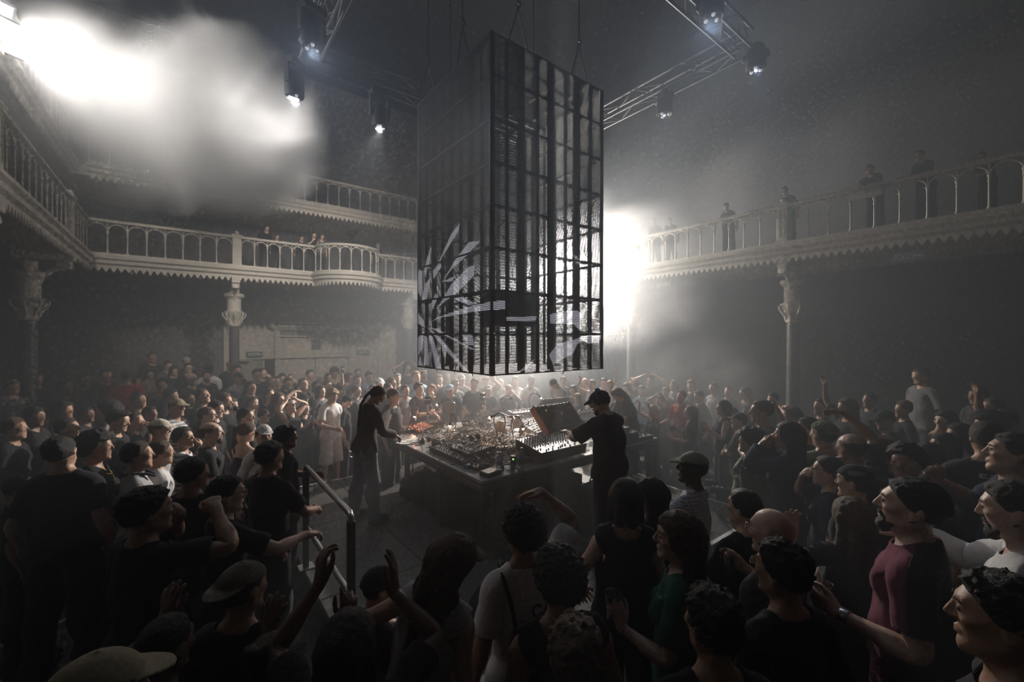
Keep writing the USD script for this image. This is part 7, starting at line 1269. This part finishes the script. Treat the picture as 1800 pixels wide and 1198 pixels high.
        (440, 670, 8.2, 'dark-haired man left of the blond woman', U(sk='mid', hair=('short', 'black'), top=TS('black'), h=1.8)), (489, 690, 7.2, 'person with long hair behind the headband', U(fem=1, sk='fair', hair=('long', 'dark'), top=TS('black'), h=1.66)), (745, 648, 10.9, 'woman with lifted elbow right of the pale blue T-shirt', U(fem=1, sk='fair', hair=('short', 'brown'), top=TS('grey'), R='brow', h=1.8)), (825, 652, 11.2, 'person with both bare arms up under the tower edge', U(fem=1, sk='fair', hair=('long', 'brown'), top=TS('red'), R='head', L='head', h=1.78)), (866, 655, 11.0, 'person in red top far behind the white cap', U(sk='fair', hair=('short', 'brown'), top=TS('red')))):
    C(u, v, lab, D=D, **{**k, **({'turn': rngC.normal(0, 8)} if 'turn' not in k else {})})
# people looking down from the balconies
def up(u, v, label, fixed, z0=Z1+.02, **k):                       # fixed: ('x' or 'y', value) the line they stand on
    i = 'xy'.index(fixed[0]); d = at(u, v, 1.0)-CAM; t = (fixed[1]-CAM[i])/d[i]; p = CAM+d*t
    k.setdefault('look', (0, 0)); return person(u, v, 1, label, xyz=p, z0=z0, lod=k.pop('lod', 2), **{'lean': 20, **k})
for u, v, lab, k in ((1613, 266, 'man resting folded arms on the right balcony rail', U(R='cross', L='cross', lod=1)), (1526, 291, 'person clapping behind the right balcony rail', U(R='clap', L='clap', lod=1)), (1377, 329, 'person leaning over the pier of the right balcony', U(lod=1, sk='fair')), (1275, 357, 'pale figure behind the middle of the right balcony', U(sk='fair')), (1148, 384, 'hazy figure behind the far end of the right balcony', U(sk='fair')), (1176, 383, 'hazy figure in pale top near the far end of the right balcony', U(sk='fair', top=TS('grey'))), (1722, 268, 'dark figure leaning on the near end of the right balcony', U(R='cross', L='cross'))):
    up(u, v, lab, ('x', BX+.32), **k)
for u, v, lab, k in ((531, 414, 'woman in profile at the far balcony left of the bay', U(fem=1, sk='fair', hair=('bun', 'dark'), top=('tank', 'black'))), (553, 408, 'person touching their chin at the far balcony', U(sk='fair', R='chin')), (567, 411, 'woman with long hair leaning from the far balcony next to the bay', U(fem=1, sk='fair', hair=('long', 'brown'), top=('tank', 'grey'))), (488, 412, 'dim person with pale cup at the far balcony', U(sk='fair')), (470, 396, 'taller dim person far left on the far balcony', U(sk='fair', h=1.9)), (665, 428, 'person in pale hat on the far balcony right of the bay', U(sk='fair', hat=('bucket', 'light_grey'))), (688, 444, 'hazy woman in a black dress on the far balcony', U(fem=1, sk='fair', hair=('short', 'dark'), top=('trunk_dress', 'charcoal'))), (711, 442, 'hazy person with bent arms on the far balcony beside the tower', U(fem=1, sk='fair', R='hip', L='hip'))):
    k.pop('h', None); up(u, v, lab, ('y', BY+.36), **k)
d = at(619, 440, 1.0)-CAM; q = CAM+d*((BY+.1-CAM[1])/d[1]); t = thing('video_camera', 'video camera on a tripod in the round bay of the far balcony', 'camera', loc=(q[0], q[1], Z1+.02), rz=20)
part(t, 'camera_body', box((-.07, -.16, 1.28), (.07, .16, 1.44), .015), PLASTIC()); part(t, 'lens', rod((0, -.27, 1.36), (0, -.15, 1.36), .045, 14), PLASTIC(), 40); part(t, 'head', box((-.05, -.06, 1.18), (.05, .06, 1.29), .01), BLACKM())
for k in range(3): part(t, 'tripod_leg', rod((.03*math.cos(k*2.09), .03*math.sin(k*2.09), 1.2), (.38*math.cos(k*2.09), .38*math.sin(k*2.09), .012), .014, 8), BLACKM())

# ---------------------------------------------------------------- prints, jewellery and other things worn
def on_back(o, mesh, m, name, dy=-.150, dx=0, dz=0, front=False, label=None, sc=1.0):
    v = np.array(mesh.vertices); v = np.c_[v[:, 0], -v[:, 2], v[:, 1]] if not front else np.c_[-v[:, 0], v[:, 2], v[:, 1]]
    v = v+np.array([dx, dy, dz]); Mx = np.linalg.inv(o['W'])@o['chest']; part(o['prim'], name, ((np.c_[v, np.ones(len(v))]@Mx.T)[:, :3], mesh.faces), m, label=label)
def back_depth(fem, kind, lod, x, z, front=False):
    cv = cloth(kind, fem, lod)[0]; near = cv[(np.abs(cv[:, 0]-x) < .04) & (np.abs(cv[:, 2]-z) < .04)]; return near[:, 1].max()+.004 if front else near[:, 1].min()-.004
INK = M('print_ink', (.02, .02, .022), .7)
def print_on(o, kind, mesh, name, x, z, m=INK, front=False):       # follows the cloth: each vertex takes the depth of the cloth there
    fem, lod = o['fem'], 0; cv = cloth(kind, fem, lod)[0]; half = cv[(cv[:, 1] > .0) if front else (cv[:, 1] < 0)]; half = half[np.abs(half[:, 0]) < .24]
    from scipy.spatial import cKDTree
    T = cKDTree(half[:, [0, 2]]); v = np.array(mesh.vertices); X = (-v[:, 0] if front else v[:, 0])+x; Z = v[:, 1]+z; _, idx = T.query(np.c_[X, Z], k=6); y = half[idx, 1]
    y = (y.max(1) if front else y.min(1))+(1 if front else -1)*(.0035+v[:, 2]*.2); P3 = np.c_[X, y, Z]; w = weights(P3*np.array([1, 1, 1]), o['skel']); G = o['G'].copy(); s_ = np.linalg.inv(o['W'])@o['chest']
    GG = np.array([(np.linalg.inv(o['W'])@o['chest'])@np.linalg.inv(o['G'][2])@g for g in o['G']]); part(o['prim'], name, (skin_to(P3, w, GG), mesh.faces), m)
sub = lambda m: m.subdivide()
print_on(WT, 'tshirt', meshkit.text_mesh('CAL', .060, .001, True).apply_translation((-.01, 0, 0)), 'print_lettering', .0, 1.27)
print_on(WT, 'tshirt', prism(sg.Point(0, 0).buffer(.015).union(sg.box(-.05, -.20, .03, -.15)).union(sg.Polygon([(-.05, -.13), (.05, -.10), (.03, -.04), (-.04, -.05)])), .001), 'print_figure', -.05, 1.25)
bagm = trimesh.creation.icosphere(3, 1.0); bagm.vertices = np.sign(np.array(bagm.vertices))*np.abs(np.array(bagm.vertices))**.55*np.array([.105, .045, .085]); on_back(WT, moved(bagm, (0, 0, 0), np.array([[1, 0, 0], [0, 0, 1], [0, 1, 0]])@rot('z', 0)), M('bag_nylon', (.018, .018, .02), .5, bump=.2, bscale=60), 'cross_bag', dy=-.175, dx=-.03, dz=1.16)
part(WT['prim'], 'bag_strap', tube((np.c_[spline([(-.10, -.15, 1.20), (-.13, -.05, 1.46), (-.10, .08, 1.46), (.05, .13, 1.25), (.16, .04, 1.08), (.08, -.15, 1.10)], 30), np.ones(30)]@(np.linalg.inv(WT['W'])@WT['chest']).T)[:, :3], .011, 6), fabric('black'), True)
g_ = sg.LineString
logo = shapely.union_all([sg.Point(-.012, .0).buffer(.016).difference(sg.Point(-.012, 0).buffer(.012)), sg.Point(.018, .012).buffer(.013).difference(sg.Point(.018, .012).buffer(.009)), sg.Point(.0, .045).buffer(.012).difference(sg.Point(.0, .045).buffer(.008)), g_([(-.05, .03), (-.035, .02), (-.045, .005), (-.03, .0)]).buffer(.0028), g_([(.035, -.01), (.03, -.025), (.042, -.035), (.03, -.05)]).buffer(.0028), g_([(-.03, -.02), (-.075, -.085)]).buffer(.0022), g_([(.015, -.03), (-.03, -.14)]).buffer(.0022), g_([(-.025, .02), (-.06, -.01)]).buffer(.002), g_([(.0, .03), (.01, .03)]).buffer(.004)])
print_on(TANK, 'tank', prism(logo, .001), 'print_drawing', .0, 1.24); print_on(TANK, 'tank', prism(sa.scale(logo, 1.1, .7), .001), 'print_scrawl', .02, 1.06)
print_on(LAB, 'tshirt', trimesh.creation.extrude_polygon(sg.box(-.048, -.016, .048, .016), .001, engine='earcut'), 'neck_label', .0, 1.40, M('label_white', (.55, .55, .54), .6))
print_on(LAB, 'tshirt', prism(shapely.union_all([sg.box(-.03+.0125*i, -.006, -.0215+.0125*i, .006) for i in range(5)]), .003), 'label_print', .0, 1.40)
for i in range(3):
    a0 = np.linspace(-.042, .042-.012*(i == 1), 12); mm = join(*[moved(moved(box((-.0022, -.0015, -.0028), (.0022, .0015, .0028+.001*(k % 2))), (x, -.1005+.55*x*x, 1.735-.011*i)), (0, 0, 0), rot('z', -60)) for k, x in enumerate(a0)]); CAPT['put']('cap_lettering', mm, M('thread_grey', (.30, .30, .31), .7), False)
t_ = NECK; a = np.linspace(-1.15, 1.15, 15); GOLD = M('gold', (.75, .50, .20), .2, 1.0)
for x in a: t_['put']('necklace_bead', moved(trimesh.creation.icosphere(1, .0075), (.085*math.sin(x), -.0+.105*math.cos(x), 1.425-.035*math.cos(x)+.02*x*x)), GOLD)
for k in range(4): t_['put']('pendant_bead', moved(trimesh.creation.icosphere(1, .008), (.004*(-1)**k, .118+.003*k, 1.375-.024*k)), GOLD)
for k, (rr, z_) in enumerate(((.075, 1.495), (.082, 1.475), (.090, 1.455))):   # the chain-pattern collar, a ribbed ring of links
    a = np.linspace(0, 2*np.pi, 25)[:-1]; lk = [moved(box((-.011, -.005, -.008), (.011, .005, .008), .003), (rr*math.cos(x)*.95, -.02+rr*math.sin(x), z_+(-.02*math.sin(x))), rot('z', math.degrees(x)+90)) for x in a]
    AFRO['put']('collar_links', join(*lk), M('collar_white', (.6, .6, .6), .6) if k != 1 else M('collar_black', (.03, .03, .03), .6), False)
cb = [tube([(sx*.03, .115, 1.452), (sx*.072, .055, 1.492), (sx*.080, -.02, 1.500), (sx*.04, -.085, 1.498), (0, -.095, 1.497)], [.012, .014, .014, .013, .013], 6) for sx in (-1, 1)]
COLLAR['put']('collar', join(*cb), fabric('navy'))
HBAND['put']('headband', lathe([(.084, 1.690), (.090, 1.692), (.090, 1.722), (.083, 1.724)], 24).apply_transform(np.diag([.96, 1.20, 1, 1])), fabric('white'))
def wrist(o, side, name, m, off=-.012, r=.030, w=.010):
    F_ = np.linalg.inv(o['W'])@o['fore_'+side]; s = o['skel'].Wr; c = lathe([(r-.004, -w), (r, -w), (r, w), (r-.004, w)], 16); v = np.array(c.vertices); v = np.c_[v[:, 2], v[:, 0], v[:, 1]]+np.array([s[0]+off, s[1], s[2]])
    if side == 'L': v[:, 0] *= -1
    part(o['prim'], name, ((np.c_[v, np.ones(len(v))]@F_.T)[:, :3], c.faces), m, True)
wrist(POLO, 'L', 'wristwatch', METAL(), -.02, .033, .014); wrist(GREEN, 'L', 'bracelet', METAL(), -.02, .027, .003); wrist(TAT, 'L', 'wristband', M('band_red', (.45, .05, .04), .6), -.03, .028, .006)
ink = []
rk_ = np.random.default_rng(9); s_ = TAT['skel']
for k in range(11):                                              # tattoos: small ink shapes on the bare arm
    x = s_.S[0]+.07+.036*k; a = rk_.uniform(0, 6.28); r = np.interp(x, [s_.S[0], s_.E[0], s_.Wr[0]], [.052, .036, .026])*.92+.0032
    star = sg.Point(0, 0).buffer(.012, 2).symmetric_difference(sg.Point(.003, .0).buffer(.006, 3)) if k % 2 else sg.Polygon([(0, .016), (.004, .004), (.014, 0), (.004, -.004), (0, -.016), (-.004, -.004), (-.014, 0), (-.004, .004)])
    m = trimesh.creation.extrude_polygon(star, .0012, engine='earcut'); v = np.array(m.vertices); th = a+v[:, 1]/r; v = np.c_[x+v[:, 0], s_.S[1]+(r+v[:, 2])*np.cos(th), s_.S[2]+(r+v[:, 2])*np.sin(th)]
    v[:, 0] *= -1; w = weights(v, s_); GG = np.array([(np.linalg.inv(TAT['W'])@TAT['chest'])@np.linalg.inv(TAT['G'][2])@g for g in TAT['G']]); part(TAT['prim'], 'tattoo', (skin_to(v, w, GG), m.faces), M('tattoo_ink', (.03, .035, .04), .6))
